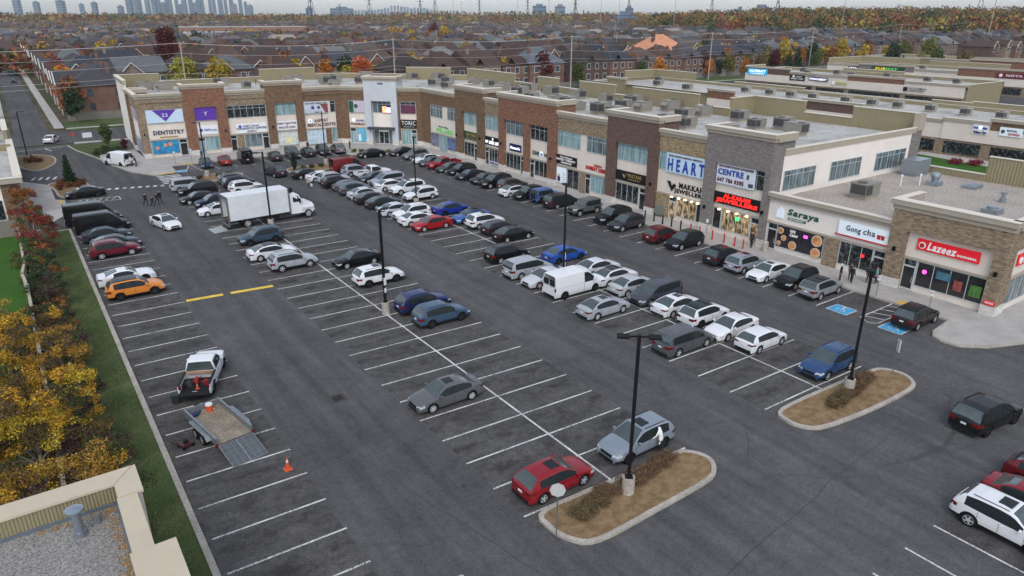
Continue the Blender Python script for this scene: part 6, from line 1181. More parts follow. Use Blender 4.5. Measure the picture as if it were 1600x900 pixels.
ln(1.0, 90.4, 4.4, 91.4, .2); ln(-3, 89.6, .6, 90.2, .2); ln(1.0, 90.4, 1.8, 87, .2)
struct(L_.build('parking_lines', LINE))
m = MB(); m.strip([(5.7, -2.75), (8.7, -3.0)], .55, .02); m.strip([(9.35, -3.05), (13.0, -3.4)], .55, .02); struct(m.build('yellow_road_bars', YEL))
def wheelchair(cx, cy, rot, lb):
    t = MB(); 
    t.sheet([(-.9, -.85), (.9, -.85), (.9, .85), (-.9, .85)], 0.0); o = thing('accessible_bay_marking', lb, 'floor marking', (cx, cy, .014), rot, 'blue accessible bay markings'); t.build('blue_square', BLUE, o)
    w = MB()
    for a, b in (((-.9, -.85), (.9, -.85)), ((.9, -.85), (.9, .85)), ((.9, .85), (-.9, .85)), ((-.9, .85), (-.9, -.85))): w.strip([a, b], .09, .004)
    w.strip([(-.05+.34*math.cos(R(a)), -.15+.34*math.sin(R(a))) for a in range(120, 400, 20)], .08, .008); w.strip([(-.05, .5), (-.05, .05), (.25, .05), (.4, -.35), (.55, -.33)], .1, .010); w.strip([(-.05, .28), (.22, .28)], .07, .012)
    w.strip([(-.05+.09*math.cos(R(a)), .62+.09*math.sin(R(a))) for a in range(0, 361, 40)], .09, .014)
    w.build('wheelchair_symbol', LINE, o)
wheelchair(50.7, -36.4, R(-90), 'blue wheelchair marking on the empty bay right of the grey suv'); wheelchair(50.6, -41.0, R(-90), 'blue wheelchair marking under the tail of the black suv by the corner shop'); wheelchair(17.0, 55.1, R(0), 'blue wheelchair marking by the dentistry shop at far left')
wheelchair(7.6, -40.6+.9-5, R(0), 'blue wheelchair marking cut by the bottom edge of the frame')

# kerbs, walks and verges
G_ = MB(); G_.prism([(-.6, -95), (-.55, 27.6), (-5.2, 27.6), (-5.2, -95)], -.05, .10); struct(G_.build('grass_verge', GRASS))
struct(MB().prism([(-60, -95), (-5.2, -95), (-5.2, 28), (-60, 28)], -.05, .11).build('lawn', LAWN))
m = MB(); m.kerb([(-.42, -60), (-.42, 24)], .3, 0, .15); m.kerb([(-.42, 24), (-.42, 27.6), (-4, 27.6)], .3, 0, .148)
struct(m.build('kerb', KERB))
m = MB(); m.prism([(-24, 35.7), (-3.8, 35.7), (-3.8, 28.2), (.2, 36), (.4, 43.6), (-.6, 44.6), (-.6, 55), (-3.8, 60), (-24, 60)], 0, .12)
m.prism([(13.4, 53.2), (16.3, 54.6), (16.6, 60.0), (44.2, 59.6), (44.6, 52.8), (50.5, 49.6), (55.6, 47), (59.6, 53.4), (48.4, 65.2), (14.4, 68.4), (14.2, 80), (8.6, 80), (8.0, 73), (10.6, 58.5)], 0, .13)
m.prism([(55.6, 47), (55.6, -42.9), (59.6, -44.4), (59.6, 53.4)], 0, .1302); m.prism([(55.6, -42.9), (52.4, -43.2), (51.5, -43.6), (51.15, -44.3), (51.3, -45.5), (52.8, -46.8), (56, -48.1), (64, -49.4), (88, -50), (88, -44.4), (59.6, -44.4)], 0, .13)
m.prism([(125, -20), (132, -20), (132, -3), (129, -3)], 0, .13)
struct(m.build('sidewalk', CONC))
m = MB(); m.kerb([(55.6, 47), (55.6, -42.9)], .22, 0, .155); m.kerb([(55.6, -42.9), (52.4, -43.2), (51.5, -43.6), (51.15, -44.3), (51.3, -45.5), (52.8, -46.8), (56, -48.1), (64, -49.4), (88, -50)], .26, 0, .153)
m.kerb([(4.7, 91.2), (5.6, 84), (7.6, 75), (8.9, 66), (10.6, 58.5), (13.4, 53.2), (16.3, 54.6), (16.6, 60.0), (44.2, 59.6), (44.6, 52.8), (50.5, 49.6), (55.6, 47)], .22, 0, .151)
struct(m.build('kerb', KERB))
struct(MB().prism([(4.9, 91.2), (5.8, 84), (8.2, 74), (12.6, 74), (14.0, 92)], 0, .12).build('grass_verge', GRASS))
struct(MB().prism([(118, -22), (125.4, -22), (129, -3), (124, -3), (118, -8)], 0, .14).build('grass_verge', LAWN))
m = MB(); m.box(55.7, 56.6, -39.9, -38.3, .1, .138); m.box(13.6, 15.9, 53.6, 54.4, .1, .14); m.box(18.0, 20.6, 60.1, 60.9, .1, .14); m.box(-.5, .2, 42.2, 43.4, .1, .14)
struct(m.build('tactile_paving', TACT))
def island(name, pts, label=None):
    n = len(pts); P = []
    for i in range(n):     # smooth the outline
        for t in (0, .25, .5, .75):
            a, b, c, d = (Vector(pts[(i+k-1) % n]) for k in range(4)); q = .5*((2*b)+(-a+c)*t+(2*a-5*b+4*c-d)*t*t+(-a+3*b-3*c+d)*t**3); P.append((q.x, q.y))
    m = MB(); m.kerb(P, .26, 0, .15, 0, True); struct(m.build('island_kerb', KERB)); struct(MB().prism(P, 0, .11).build('island_mulch', MULCH)); return P
island('i', [(14.2, -42.6), (13.6, -43.6), (13.9, -44.9), (15.0, -45.7), (19, -45.7), (22.7, -45.6), (23.9, -45.1), (24.4, -44.2), (23.9, -43.2), (22.9, -42.9), (18.6, -42.8)])
island('i', [(32.4, -43.5), (31.5, -44.4), (31.7, -45.5), (32.9, -46.2), (37, -46.7), (41.5, -46.8), (42.8, -46.3), (43.3, -45.3), (42.8, -44.2), (41.6, -43.9), (37.5, -43.6)])
island('i', [(31.2, 44.2), (31.2, 46.6), (33, 47.4), (37.9, 47.6), (39.9, 46.6), (40.4, 44.4), (38.2, 43.4), (34, 43.2)])
island('i', [(16.8, 45.4), (16.8, 48.2), (19.5, 49.4), (23.8, 48.8), (24.0, 46.2), (20, 44.8)])
island('i', [(.3, 45.6), (-.2, 51), (-.6, 55.6), (1.6, 56.4), (3.6, 55.2), (4.0, 50), (3.2, 45.8)])
island('i', [(-4, 75), (-3.6, 83), (-1.2, 84), (1.5, 80), (1.2, 72.5), (-1.6, 68)])
# streets behind the plaza
struct(MB().sheet([(-400, 94.5), (700, 94.5), (700, 112), (-400, 112)], .01).build('cross_street', ASPH))
struct(MB().sheet([(-3, 112), (3.2, 112), (6.2, 1000), (-1, 1000)], .014).build('residential_street', ASPH))
m = MB(); m.prism([(-400, 93.2), (-4, 93.2), (-4, 94.5), (-400, 94.5)], 0, .12); m.prism([(6, 93), (330, 93), (330, 94.5), (6, 94.5)], 0, .12); m.prism([(6.5, 114.5), (700, 114.5), (700, 116.2), (6.5, 116.2)], 0, .1); m.prism([(4.4, 117), (6.2, 117), (10.4, 1000), (8.2, 1000)], 0, .1); m.prism([(-5.4, 117), (-4, 117), (-2.2, 1000), (-3.6, 1000)], 0, .1)
struct(m.build('street_sidewalk', CONC))
m = MB(); m.prism([(6.5, 112.2), (700, 112.2), (700, 114.5), (6.5, 114.5)], 0, .11); m.prism([(6.5, 116.2), (700, 116.2), (700, 128), (6.5, 128)], 0, .1); struct(m.build('grass_verge', GRASS))
for k, y in enumerate((200, 270, 340, 410)): struct(MB().sheet([(14, y-4), (700+100*k, y-4), (700+100*k, y+4), (14, y+4)], .012+.001*k).build('residential_street', ASPH))

# ------------------------------------------------------------------ street furniture
def fence(pts, h, label, mt, w=.08, post=2.4, grp=None, z0=0):
    r = thing('fence', label, 'fence', (pts[0][0], pts[0][1], 0), 0, grp); ox, oy = pts[0]
    m = MB()
    for (a, b), (c, d) in zip(pts, pts[1:]):
        L = math.hypot(c-a, d-b); an = math.atan2(d-b, c-a); m.obox(((a+c)/2-ox, (b+d)/2-oy, z0+h/2), (L, w, h-.08), an)
    m.build('panel', mt, r); m = MB(); k = MB()
    for (a, b), (c, d) in zip(pts, pts[1:]):
        L = math.hypot(c-a, d-b); n = max(1, int(L/post)); an = math.atan2(d-b, c-a); k.obox(((a+c)/2-ox, (b+d)/2-oy, z0+h), (L, w+.1, .07), an)
        for i in range(n+1): m.box(a+(c-a)*i/n-ox-.07, a+(c-a)*i/n-ox+.07, b+(d-b)*i/n-oy-.07, b+(d-b)*i/n-oy+.07, 0, z0+h+.1)
    m.build('post', mt, r); k.build('rail', mt, r); return r
FG = ribbed('fence_boards_grey', s(130,126,118,.85), .16); FGL = mat('fence_cap_pale', s(176,166,150,.85), .8, 0, .1, 2); FB_ = ribbed('fence_boards_brown', s(112,98,82,.85), .16)
fence([(-24, 28.0), (-5.2, 28.0)], 1.9, 'grey board fence on the lawn by the left edge', FG)
fence([(-5.15, 27.9), (-5.2, 10.5), (-5.5, 7.4), (-5.25, 3.5), (-5.25, -16), (-5.25, -36.5)], 1.8, 'long pale fence between the lawn and the autumn trees', FGL, .12)
fence([(8, 128.5), (330, 128.5)], 1.8, 'long grey fence along the hydro street behind the plaza', FG, post=6)
def lamp_post(x, y, h, label, rot=0, two=False, poster=False, base=True):
    t = thing('lamp_post', label, 'lamp post', (x, y, 0), R(rot), 'black parking lot lamp posts')
    if base: m = MB(); m.tube((0, 0, 0), (0, 0, 1.05), .34, .33, 20); m.build('concrete_base', KERB, t, smooth=40)
    m = MB(); z0 = 1.05 if base else 0; m.box(-.2, .2, -.2, .2, z0, z0+.06); m.box(-.085, .085, -.085, .085, z0+.06, h); m.build('pole', LAMPM, t)
    heads = ((1, 0), (-1, 0)) if two else ((1, 0),)
    for sx, sy in heads:
        m = MB(); m.box(sx*.08, sx*.5, -.03, .03, h-.12, h-.05); m.box(sx*.45, sx*1.05, -.22, .22, h-.14, h-.04); m.build('lamp_head', LAMPM, t)
    if poster:
        MB().box(-.16, .16, -.12, -.09, 2.55, 3.2).build('poster', p_wht, t); MB().box(-.14, .1, -.115, -.09, 1.9, 2.3).build('poster', p_wht, t)
    return t
lamp_post(18.7, -15.1, 8.9, 'black lamp post with white posters in the middle of the near bays', 30, False, True)
lamp_post(18.56, -43.9, 9.1, 'double headed black lamp post on the near island with mulch', -40, True)
lamp_post(37.9, -44.6, 8.9, 'black lamp post on the right island beside the blue suv', 20, True)
lamp_post(18.9, 15.6, 8.8, 'black lamp post standing in front of the white box truck', 150)
lamp_post(34.9, -18.5, 9.4, 'black lamp post behind the white cargo van with a poster', 60, False, True)
lamp_post(37.6, 15.0, 8.8, 'black lamp post in front of the white suvs of the middle block', 60)
lamp_post(19.6, 48.6, 8.2, 'black lamp post on the far left island near the dentistry sign', 160)
lamp_post(38.0, 47.3, 8.6, 'black lamp post on the far island before the entrance tower', 160)
lamp_post(-2.1, 78.0, 8.2, 'black lamp post at the left edge by the street exit', 0)
lamp_post(285, 22, 9, 'thin dark lamp post among the far right shops', 0)
def bollard(x, y, mt, label, grp):
    t = thing('bollard', label, 'bollard', (x, y, .13), 0, grp); MB().tube((0, 0, 0), (0, 0, 1.05), .085, n=12).build('post', mt, t, smooth=40); MB().tube((0, 0, 1.05), (0, 0, 1.1), .085, .03, 12).build('cap', mt, t, smooth=40)
BRED = mat('bollard_red', (.4, .03, .02, 1), .5, 0, .1, 5)
for i, y in enumerate((-6.8, -8.3, -9.7, -11.1, -12.5)): bollard(57.2, y, LAMPM, 'black bollard, %s from the left in front of the lit jewellers' % ords[i], 'black bollards')
for i, y in enumerate((-14.0, -15.3, -17.1, -18.7, -20.1, -21.2)): bollard(57.2, y, BRED, 'red bollard, %s from the left in front of the red lit sign' % ords[i], 'red bollards')
def post_sign(x, y, h, label, mt, w=.3, hh=.4, rot=0, txt=None, base_z=.0, shape='rect'):
    t = thing('street_sign', label, 'sign', (x, y, base_z), R(rot)); MB().tube((0, 0, 0), (0, 0, h), .03, n=6).build('post', GRV, t)
    if shape == 'rect': MB().box(-w/2, w/2, -.05, -.03, h-hh, h).build('panel', mt, t)
    else:
        n = 8; m = MB(); m.tube((0, -.03, h-.3), (0, -.05, h-.3), w, w, 8); m.build('panel', mt, t)
    if txt:
        me = textmesh(txt, w*.8, hh*.35, .01); me.materials.append(c_red); link('lettering', me, t, (-w*.4, -.055, h-hh*.6))
SIGNR = mat('stop_back', s(190,192,192), .5, .2, .1, 4)
post_sign(42.7, -45.0, 2.6, 'slim sign post with paper bills on the right island tip', p_wht, .32, .9, 60, None, .1)
post_sign(13.5, -44.3, 2.9, 'pale octagonal sign seen from behind at the near island tip', SIGNR, .38, .4, -38, None, .1, 'oct')
post_sign(55.9, -36.5, 1.9, 'left blue and white accessible parking sign on the sidewalk', p_wht, .3, .45, -90, 'P', .13); post_sign(55.9, -41.0, 1.9, 'right blue and white accessible parking sign by the black suv', p_wht, .3, .45, -90, 'P', .13)
post_sign(57.0, -16.4, 2.2, 'small white sign between the red bollards', p_wht, .3, .4, -90, None, .13)
post_sign(5.8, 90.5, 2.4, 'small red and white no entry sign at the plaza exit', mat('sign_redwhite', (.5, .05, .05, 1), .5, 0, 0), .35, .4, 10, None, .1, 'oct'); post_sign(8.0, 89.0, 2.4, 'pale square board on posts beside the plaza exit', p_wht, 1.6, .9, 10, None, .1)
post_sign(20.0, 60.3, 2.4, 'thin sign post by the dentistry ramp, left one', p_wht, .25, .3, 0, None, .13); post_sign(17.4, 60.2, 2.2, 'thin sign post by the dentistry ramp, right one', p_wht, .25, .3, 0, None, .13)
m = MB(); m.tube((0, 0, 0), (0, 0, .95), .34, .3, 14); m.tube((0, 0, .95), (0, 0, 1.1), .32, .2, 14); o = m.build('litter_bin', KERB, None, (58.5, -23.0, .13), 0, 40); tag(o, 'round concrete litter bin by the charcoal brick pier', 'litter bin')
# hydro poles and wires
HP = [(-60, 112, 17.3), (32, 116, 17.3), (84, 113.6, 17.3), (146, 114.5, 17.3), (220, 121, 17.3), (322, 145, 17.9), (467, 178, 18.6), (640, 212, 19)]
PWOOD = mat('pole_concrete', s(168,160,148,.8), .9, 0, .1, 2); WIRE = mat('wire', s(190,190,190), .5, .3, 0)
for i, (x, y, h) in enumerate(HP[1:]):
    t = thing('utility_pole', 'pale utility pole behind the plaza, %s from the left' % ords[i], 'utility pole', (x, y, 0), 0, 'utility poles along the rear street')
    MB().tube((0, 0, 0), (0, 0, h), .24, .14, 8).build('pole', PWOOD, t, smooth=40); m = MB(); m.box(-.05, .05, -1.0, 1.0, h-.5, h-.38); m.box(-.05, .05, -.8, .8, h-2.3, h-2.2); m.tube((0, .4, h-.4), (0, .4, h), .05, n=6); m.tube((0, -.4, h-.4), (0, -.4, h), .05, n=6); m.build('crossarm', PWOOD, t)
wn = 0
for zo, yo, lb in ((0, .9, 'top'), (0, -.9, 'top rear'), (-2.2, .7, 'second'), (-4.2, 0, 'third'), (-6.6, 0, 'fourth'), (-7.6, .2, 'lowest')):
    m = MB()
    for (a, b, h), (c, d, h2) in zip(HP, HP[1:]):
        q = []
        for k in range(11): t_ = k/10; q.append(Vector((a+(c-a)*t_, b+(d-b)*t_+yo, h+zo-.3+(h2-h)*t_-4*1.1*t_*(1-t_))))
        for u, v in zip(q, q[1:]): m.tube(u, v, .028, n=4, cap=False)
    o = m.build('power_line', WIRE); tag(o, 'pale sagging wire strung along the utility poles, %s one' % lb, 'wire', 'wires on the utility poles')
# far street lamps
for i, (x, y, h) in enumerate(((236, 190, 16), (300, 260, 20), (443, 175, 15), (526, 150, 15), (470, 131, 17), (657, 180, 17), (180, 260, 16), (90, 330, 15))):
    t = thing('utility_pole', 'slim pole among the houses, %s of the scattered ones' % ords[i], 'utility pole', (x, y, 0), 0, 'scattered poles among the houses'); MB().tube((0, 0, 0), (0, 0, h), .16, .1, 6).build('pole', PWOOD, t)
# lattice towers
def pylon(x, y, h, lab, i):
    t = thing('transmission_tower', lab, 'transmission tower', (x, y, 0), R(20), 'steel transmission towers'); m = MB(); w0, r = h*.11, .22
    lv = [0, .2, .4, .58, .72, .84, 1]; ws = [w0*(1-.9*min(1, k/.75)) if k < .72 else w0*.14 for k in lv]
    for k in range(len(lv)-1):
        z0, z1 = lv[k]*h, lv[k+1]*h; a, b = ws[k], ws[k+1]
        c0 = [(-a, -a, z0), (a, -a, z0), (a, a, z0), (-a, a, z0)]; c1 = [(-b, -b, z1), (b, -b, z1), (b, b, z1), (-b, b, z1)]
        for q in range(4): m.tube(c0[q], c1[q], r, n=4); m.tube(c0[q], c1[(q+1) % 4], r*.7, n=4)
    m.build('lattice_frame', DMET, t); m = MB()
    for z, a in ((.76, .16), (.86, .2), (.96, .13)): m.tube((-h*a, 0, z*h), (h*a, 0, z*h), r*1.2, n=4)
    m.build('crossarm', DMET, t)
def at(px, D):   # a spot D metres out along the bearing of that column
    an = _y + math.atan((px-800)/1100/1.07); return (-3.9+D*math.sin(an), -65.1+D*math.cos(an))
for i, (px, D, h) in enumerate(((486, 900, 56), (577, 1250, 58), (576-45, 2200, 50), (656, 1250, 56), (679, 1300, 62), (748, 1500, 50), (823, 1500, 52), (897, 900, 46), (980, 1300, 62), (1109, 1250, 58), (1211, 1000, 56), (1525, 1000, 62))):
    x, y = at(px, D); pylon(x, y, h, 'steel lattice transmission tower on the horizon, %s from the left' % ords[i], i)
for i, (px, D, h) in enumerate(((707, 1000, 46), (720, 1100, 40), (807, 1000, 44), (856, 1050, 42), (937, 950, 46), (965, 950, 42), (1052, 800, 56), (1315, 700, 52), (1548, 600, 50))):
    x, y = at(px, D); t = thing('floodlight_mast', 'thin tall mast standing over the far houses, %s from the left' % ords[i], 'mast', (x, y, 0), 0, 'thin masts over the houses'); MB().tube((0, 0, 0), (0, 0, h), .3, .2, 5).build('pole', PWOOD, t); MB().box(-1.2, 1.2, -.3, .3, h-.6, h).build('lamp_head', PWOOD, t)
# ------------------------------------------------------------------ foliage
LEAF = objcol('leaf', .8, island=.5, spec=.2); BARK = mat('bark', s(112,100,86,.8), .95, 0, .3, 3, var2=.2, scale2=14); TWIG = mat('twig', (.05, .038, .03, 1), .95, 0, .3, 5)
BIRCH = mat('pale_bark', s(138,128,114,.8), .9, 0, .3, 2.5)
def leafmesh(name, blobs, n, size, r, shell=.55, flat=.35, mats=None):
    """many separate leaf faces spread through a set of ellipsoids; blob = (x, y, z, rx, ry, rz, weight)"""
    w = np.array([b[6] if len(b) > 6 else b[3]*b[4]*b[5] for b in blobs]); w = w/w.sum(); B = np.array([b[:6] for b in blobs])
    idx = r.choice(len(blobs), n, p=w); d = r.normal(size=(n, 3)); d /= np.linalg.norm(d, axis=1)[:, None]
    rad = shell+(1-shell)*r.random(n)**.6; rad = np.where(r.random(n) < .25, r.random(n)**.5, rad)*(1+r.normal(0, .08, n))
    c = B[idx, :3]+d*rad[:, None]*B[idx, 3:6]
    a = r.normal(size=(n, 3)); a[:, 2] *= flat+.4; a /= np.linalg.norm(a, axis=1)[:, None]; b = np.cross(a, r.normal(size=(n, 3))); b /= np.linalg.norm(b, axis=1)[:, None]
    s_ = size*(.6+.8*r.random(n))[:, None]; v = np.stack([c-a*s_, c+b*s_*.55, c+a*s_, c-b*s_*.55], 1).reshape(-1, 3)
    me = bpy.data.meshes.new(name); me.vertices.add(4*n); me.vertices.foreach_set('co', v.reshape(-1)); me.loops.add(4*n); me.loops.foreach_set('vertex_index', np.arange(4*n)); me.polygons.add(n)
    me.polygons.foreach_set('loop_start', np.arange(n)*4); me.polygons.foreach_set('loop_total', np.full(n, 4)); me.materials.append(mats or LEAF); me.update(calc_edges=True); return me
def tree_blobs(h, rad, r, trunk=.3, n=9, tall=1.0):
    bl = []
    for i in range(n):
        t = r.random(); z = h*(trunk+.12+(.8-trunk)*t); k = math.sin(math.pi*min(1, .18+.8*t))**.7; a = r.random()*6.28; q = rad*k*r.uniform(.25, .62)
        s_ = rad*r.uniform(.32, .52); bl.append((q*math.cos(a), q*math.sin(a), z, s_, s_, s_*.8*tall))
    bl.append((0, 0, h*(trunk+.35), rad*.6, rad*.6, h*.28)); return bl
def trunkmesh(h, r0, r, limbs=5, rad=2):
    m = MB(); m.tube((0, 0, 0), (0, 0, h*.75), r0, r0*.4, 7, 0, False)
    for i in range(limbs): a = r.random()*6.28; z = h*(.25+.4*i/limbs); q = rad*r.uniform(.5, .85); m.tube((0, 0, z), (q*math.cos(a), q*math.sin(a), z+h*.22), r0*.45, r0*.12, 5, 0, False)
    return m
def conifer_blobs(h, rad):
    return [(0, 0, h*(.12+.085*i), rad*(1-.092*i), rad*(1-.092*i), h*.07, (1-.092*i)**2+.05) for i in range(10)]
TP = {}
def tree_kind(k):
    if k in TP: return TP[k]
    r = np.random.default_rng(hash(k) % 1000 if isinstance(k, int) else sum(map(ord, k)))
    if k.startswith('con'): h, rad = 8.0, 2.0; me = leafmesh('crown', conifer_blobs(h, rad), 900, .34, r, .4); tr = MB().tube((0, 0, 0), (0, 0, h*.85), .16, .03, 6, 0, False)
    elif k.startswith('tall'): h, rad = 8.0, 2.1; me = leafmesh('crown', tree_blobs(h, rad, r, .15, 9, 1.3), 900, .32, r); tr = trunkmesh(h, .15, r, 5, 1.5)
    else: h, rad = 8.0, 3.3; me = leafmesh('crown', tree_blobs(h, rad, r, .22, 12), 1100, .38, r); tr = trunkmesh(h, .2, r, 6, 2.4)
    TP[k] = (me, tr.mesh('trunk', BARK, 50)); return TP[k]
AUT = {'yellow': (.34, .22, .025), 'orange': (.36, .13, .02), 'rust': (.22, .085, .025), 'red': (.2, .022, .018), 'maroon': (.075, .012, .016), 'green': (.055, .085, .022), 'dark green': (.022, .042, .018), 'olive': (.12, .11, .03), 'brown': (.12, .075, .035)}
def tree(x, y, h, colour, kind, label, grp, sc=1.0, nm=None, z=0):
    me, tr = tree_kind(kind); t = thing(nm or ('conifer' if kind.startswith('con') else 'tree'), label, 'tree', (x, y, z), rng.random()*6.28, grp); k = h/8.0; t.scale = (k*sc, k*sc, k)
    c = AUT[colour]; j = rng.uniform(.8, 1.15); o = link('crown', me, t); o.color = (c[0]*j, c[1]*j*rng.uniform(.9, 1.1), c[2]*j, 1); link('trunk', tr, t); return t

# near autumn belt left of the lot
r1 = np.random.default_rng(11)
def clump_blobs(h, rad, r, n):
    bl = []
    for i in range(n):
        a = r.random()*6.28; t = r.random()**.75; z = h*(.12+.84*t); k = (1-.45*abs(t-.45)*2)*math.sqrt(r.random()); q = rad*k; s_ = rad*r.uniform(.13, .30)
        bl.append((q*math.cos(a), q*math.sin(a), z, s_*r.uniform(.8, 1.5), s_*r.uniform(.8, 1.5), s_*r.uniform(.5, .95)))
    return bl
def big_tree(nm, label, x, y, h, rad, parts_, n, size, shell=.5, bark=BARK, blobs=None, cat='tree', limbs=7, tw=.13):
    """parts_: list of (colour, share); the crown is split into clumps of those colours"""
    t = thing(nm, label, cat, (x, y, 0)); bl = blobs or (clump_blobs(h, rad, rng, 46) if size < .2 else tree_blobs(h, rad, rng, .18, 16))
    k = 0
    for i, (c, sh) in enumerate(parts_):
        q = max(1, round(len(bl)*sh)); sub = bl[k:k+q] or bl[-1:]; k += q
        o = leafmesh('crown', sub, int(n*sh), size, r1, shell); o = link('crown', o, t); cc = AUT[c] if isinstance(c, str) else c; o.color = (*cc, 1)
    m = trunkmesh(h, tw, rng, limbs, rad*.8)
    if limbs:
        for i in range(80 if size < .2 else 20):
            a = rng.random()*6.28; z = h*rng.uniform(.1, .8); q = rad*rng.uniform(.2, .9); c, sn = math.cos(a), math.sin(a); m.tube((q*.3*c, q*.3*sn, z), (q*c, q*sn, z+h*rng.uniform(.02, .16)), .02, .006, 4, 0, False)
    m.build('trunk', bark, t, smooth=50); return t
YO = (.42, .235, .022); YL = (.44, .31, .03); GO = (.28, .16, .03); GB = (.085, .058, .026); PLUM = (.05, .02, .025); GN = (.045, .062, .022)
NT = [  # x, y, h, radius, colour shares, label
 (-3.4, -33.3, 4.8, 2.0, [(YO, .35), (GO, .3), (GB, .2), (GN, .15)], 'orange and yellow tree right behind the near roof parapet'),
 (-6.3, -32.0, 4.6, 2.2, [(GB, .35), (YO, .25), (GO, .25), (PLUM, .15)], 'rusty brown tree with bare twigs left of the near roof corner'),
 (-2.8, -27.5, 3.4, 1.7, [(GB, .3), (PLUM, .35), (GN, .2), (GO, .15)], 'dull plum and brown shrub tree near the grass edge'),
 (-5.6, -27.0, 5.4, 2.1, [(YO, .35), (YL, .3), (GB, .35)], 'bright yellow orange tree with pale trunk in the near belt'),
 (-8.2, -27.0, 5.0, 2.0, [(YO, .55), (GO, .25), (GB, .2)], 'golden tree at the left frame edge, nearest one'),
 (-3.6, -22.5, 4.4, 1.6, [(YL, .3), (YO, .3), (GN, .2), (GB, .2)], 'yellow tree with green lower leaves in the belt middle'),
 (-6.2, -21.5, 4.6, 1.9, [(GO, .3), (YO, .3), (GN, .25), (GB, .15)], 'mixed golden and green tree by the fence'),
 (-2.3, -19.5, 3.0, 1.4, [(PLUM, .45), (GB, .3), (GO, .25)], 'low burgundy shrub tree beside the pickup bays'),
 (-8.6, -20.5, 4.6, 1.8, [(YO, .4), (GO, .3), (GN, .3)], 'golden tree at the left frame edge, second one'),
 (-3.8, -15.5, 4.3, 1.6, [(GO, .35), (YO, .25), (GB, .25), (GN, .15)], 'amber tree opposite the empty bays'),
 (-6.6, -14.0, 5.0, 1.9, [(YO, .5), (YL, .2), (GB, .3)], 'tall amber tree with white trunk beside the fence line'),
 (-2.3, -11.0, 2.8, 1.3, [(PLUM, .4), (GN, .25), (GO, .35)], 'wine red shrub tree near the grass strip'),
 (-4.4, -9.0, 3.8, 1.5, [(YO, .3), (GB, .4), (GN, .3)], 'sparse amber and olive tree at mid belt'),
 (-7.2, -7.0, 4.4, 1.7, [(YO, .55), (GO, .2), (GN, .25)], 'bright orange yellow tree over the lawn fence'),
 (-2.8, -4.8, 2.8, 1.3, [('rust', .4), (PLUM, .25), (GN, .35)], 'rust coloured shrub tree next to the orange suv end'),
 (-3.7, 1.2, 3.4, 1.4, [('dark green', .6), (PLUM, .15), (GN, .25)], 'dark green bush tree beside the fence kink'),
 (-3.4, 5.8, 3.4, 1.4, [('dark green', .45), ('green', .4), ('rust', .15)], 'green shrub tree level with the white coupe'),
 (-3.9, 10.6, 3.6, 1.3, [('green', .55), ('dark green', .25), ('rust', .2)], 'mid green shrub tree level with the dark red suv'),
 (-3.5, 16.0, 5.2, 1.7, [('red', .45), ((.16, .03, .03), .25), ('green', .3)], 'tall crimson maple by the end of the pale fence'),
 (-2.3, 19.2, 3.6, 1.2, [('red', .5), ('rust', .25), ('green', .25)], 'smaller crimson and green maple near the kerb corner'),
 (-3.9, 22.0, 6.0, 1.5, [('rust', .6), ('red', .2), ('brown', .2)], 'thin rusty tree with bare top in front of the flame sign pillar'),
]
for i, (x, y, h, rad, ps, lab) in enumerate(NT):
    x = min(x, -3.3)-.35 if y < 15 else x-.2; h *= 1.12; rad *= 1.08
    n = int((5200 if y < -10 else 3400 if y < 8 else 2600)*(rad/1.7)**2*h/4.4); n = int(n*1.45); sz = .054 if y < -10 else .068 if y < 8 else .085
    big_tree('tree', lab, x, y, h, rad, ps, n, sz, .35, BIRCH if 'pale trunk' in lab or 'white trunk' in lab else BARK)
# undergrowth below the belt
m_ = leafmesh('undergrowth', [(-3.9+rng.uniform(-1.5, .6), -36+k*.95, .45, 1.3, 1.0, .7) for k in range(58)]+[(-7+rng.uniform(-1.8, 1.2), -36+k*1.1, .45, 1.3, 1.0, .7) for k in range(32)], 52000, .085, r1, .1); o = link('undergrowth', m_); o.color = (.07, .055, .024, 1); o['kind'] = 'stuff'; tag(o, 'tangled brown and green undergrowth beneath the autumn trees', 'undergrowth')
m_ = leafmesh('leaf_litter', [(-2.6+rng.uniform(-2.2, 1.6), -36+k*1.4, .11, 1.6, 1.2, .02) for k in range(40)], 2200, .05, r1, .1, 3.0); o = link('leaf_litter', m_); o.color = (.26, .17, .05, 1); o['kind'] = 'stuff'; tag(o, 'scattered fallen leaves on the grass strip', 'leaves')
# grass strip tufts
m_ = leafmesh('grass_tufts', [(-1.7+rng.uniform(-.5, .9), -40+k*1.1, .10, .9, .9, .03) for k in range(58)], 9000, .045, r1, .0, 3.0); o = link('grass_tufts', m_); o.color = (.06, .095, .03, 1); o['kind'] = 'stuff'; tag(o, 'rough grass on the strip beside the kerb', 'grass')
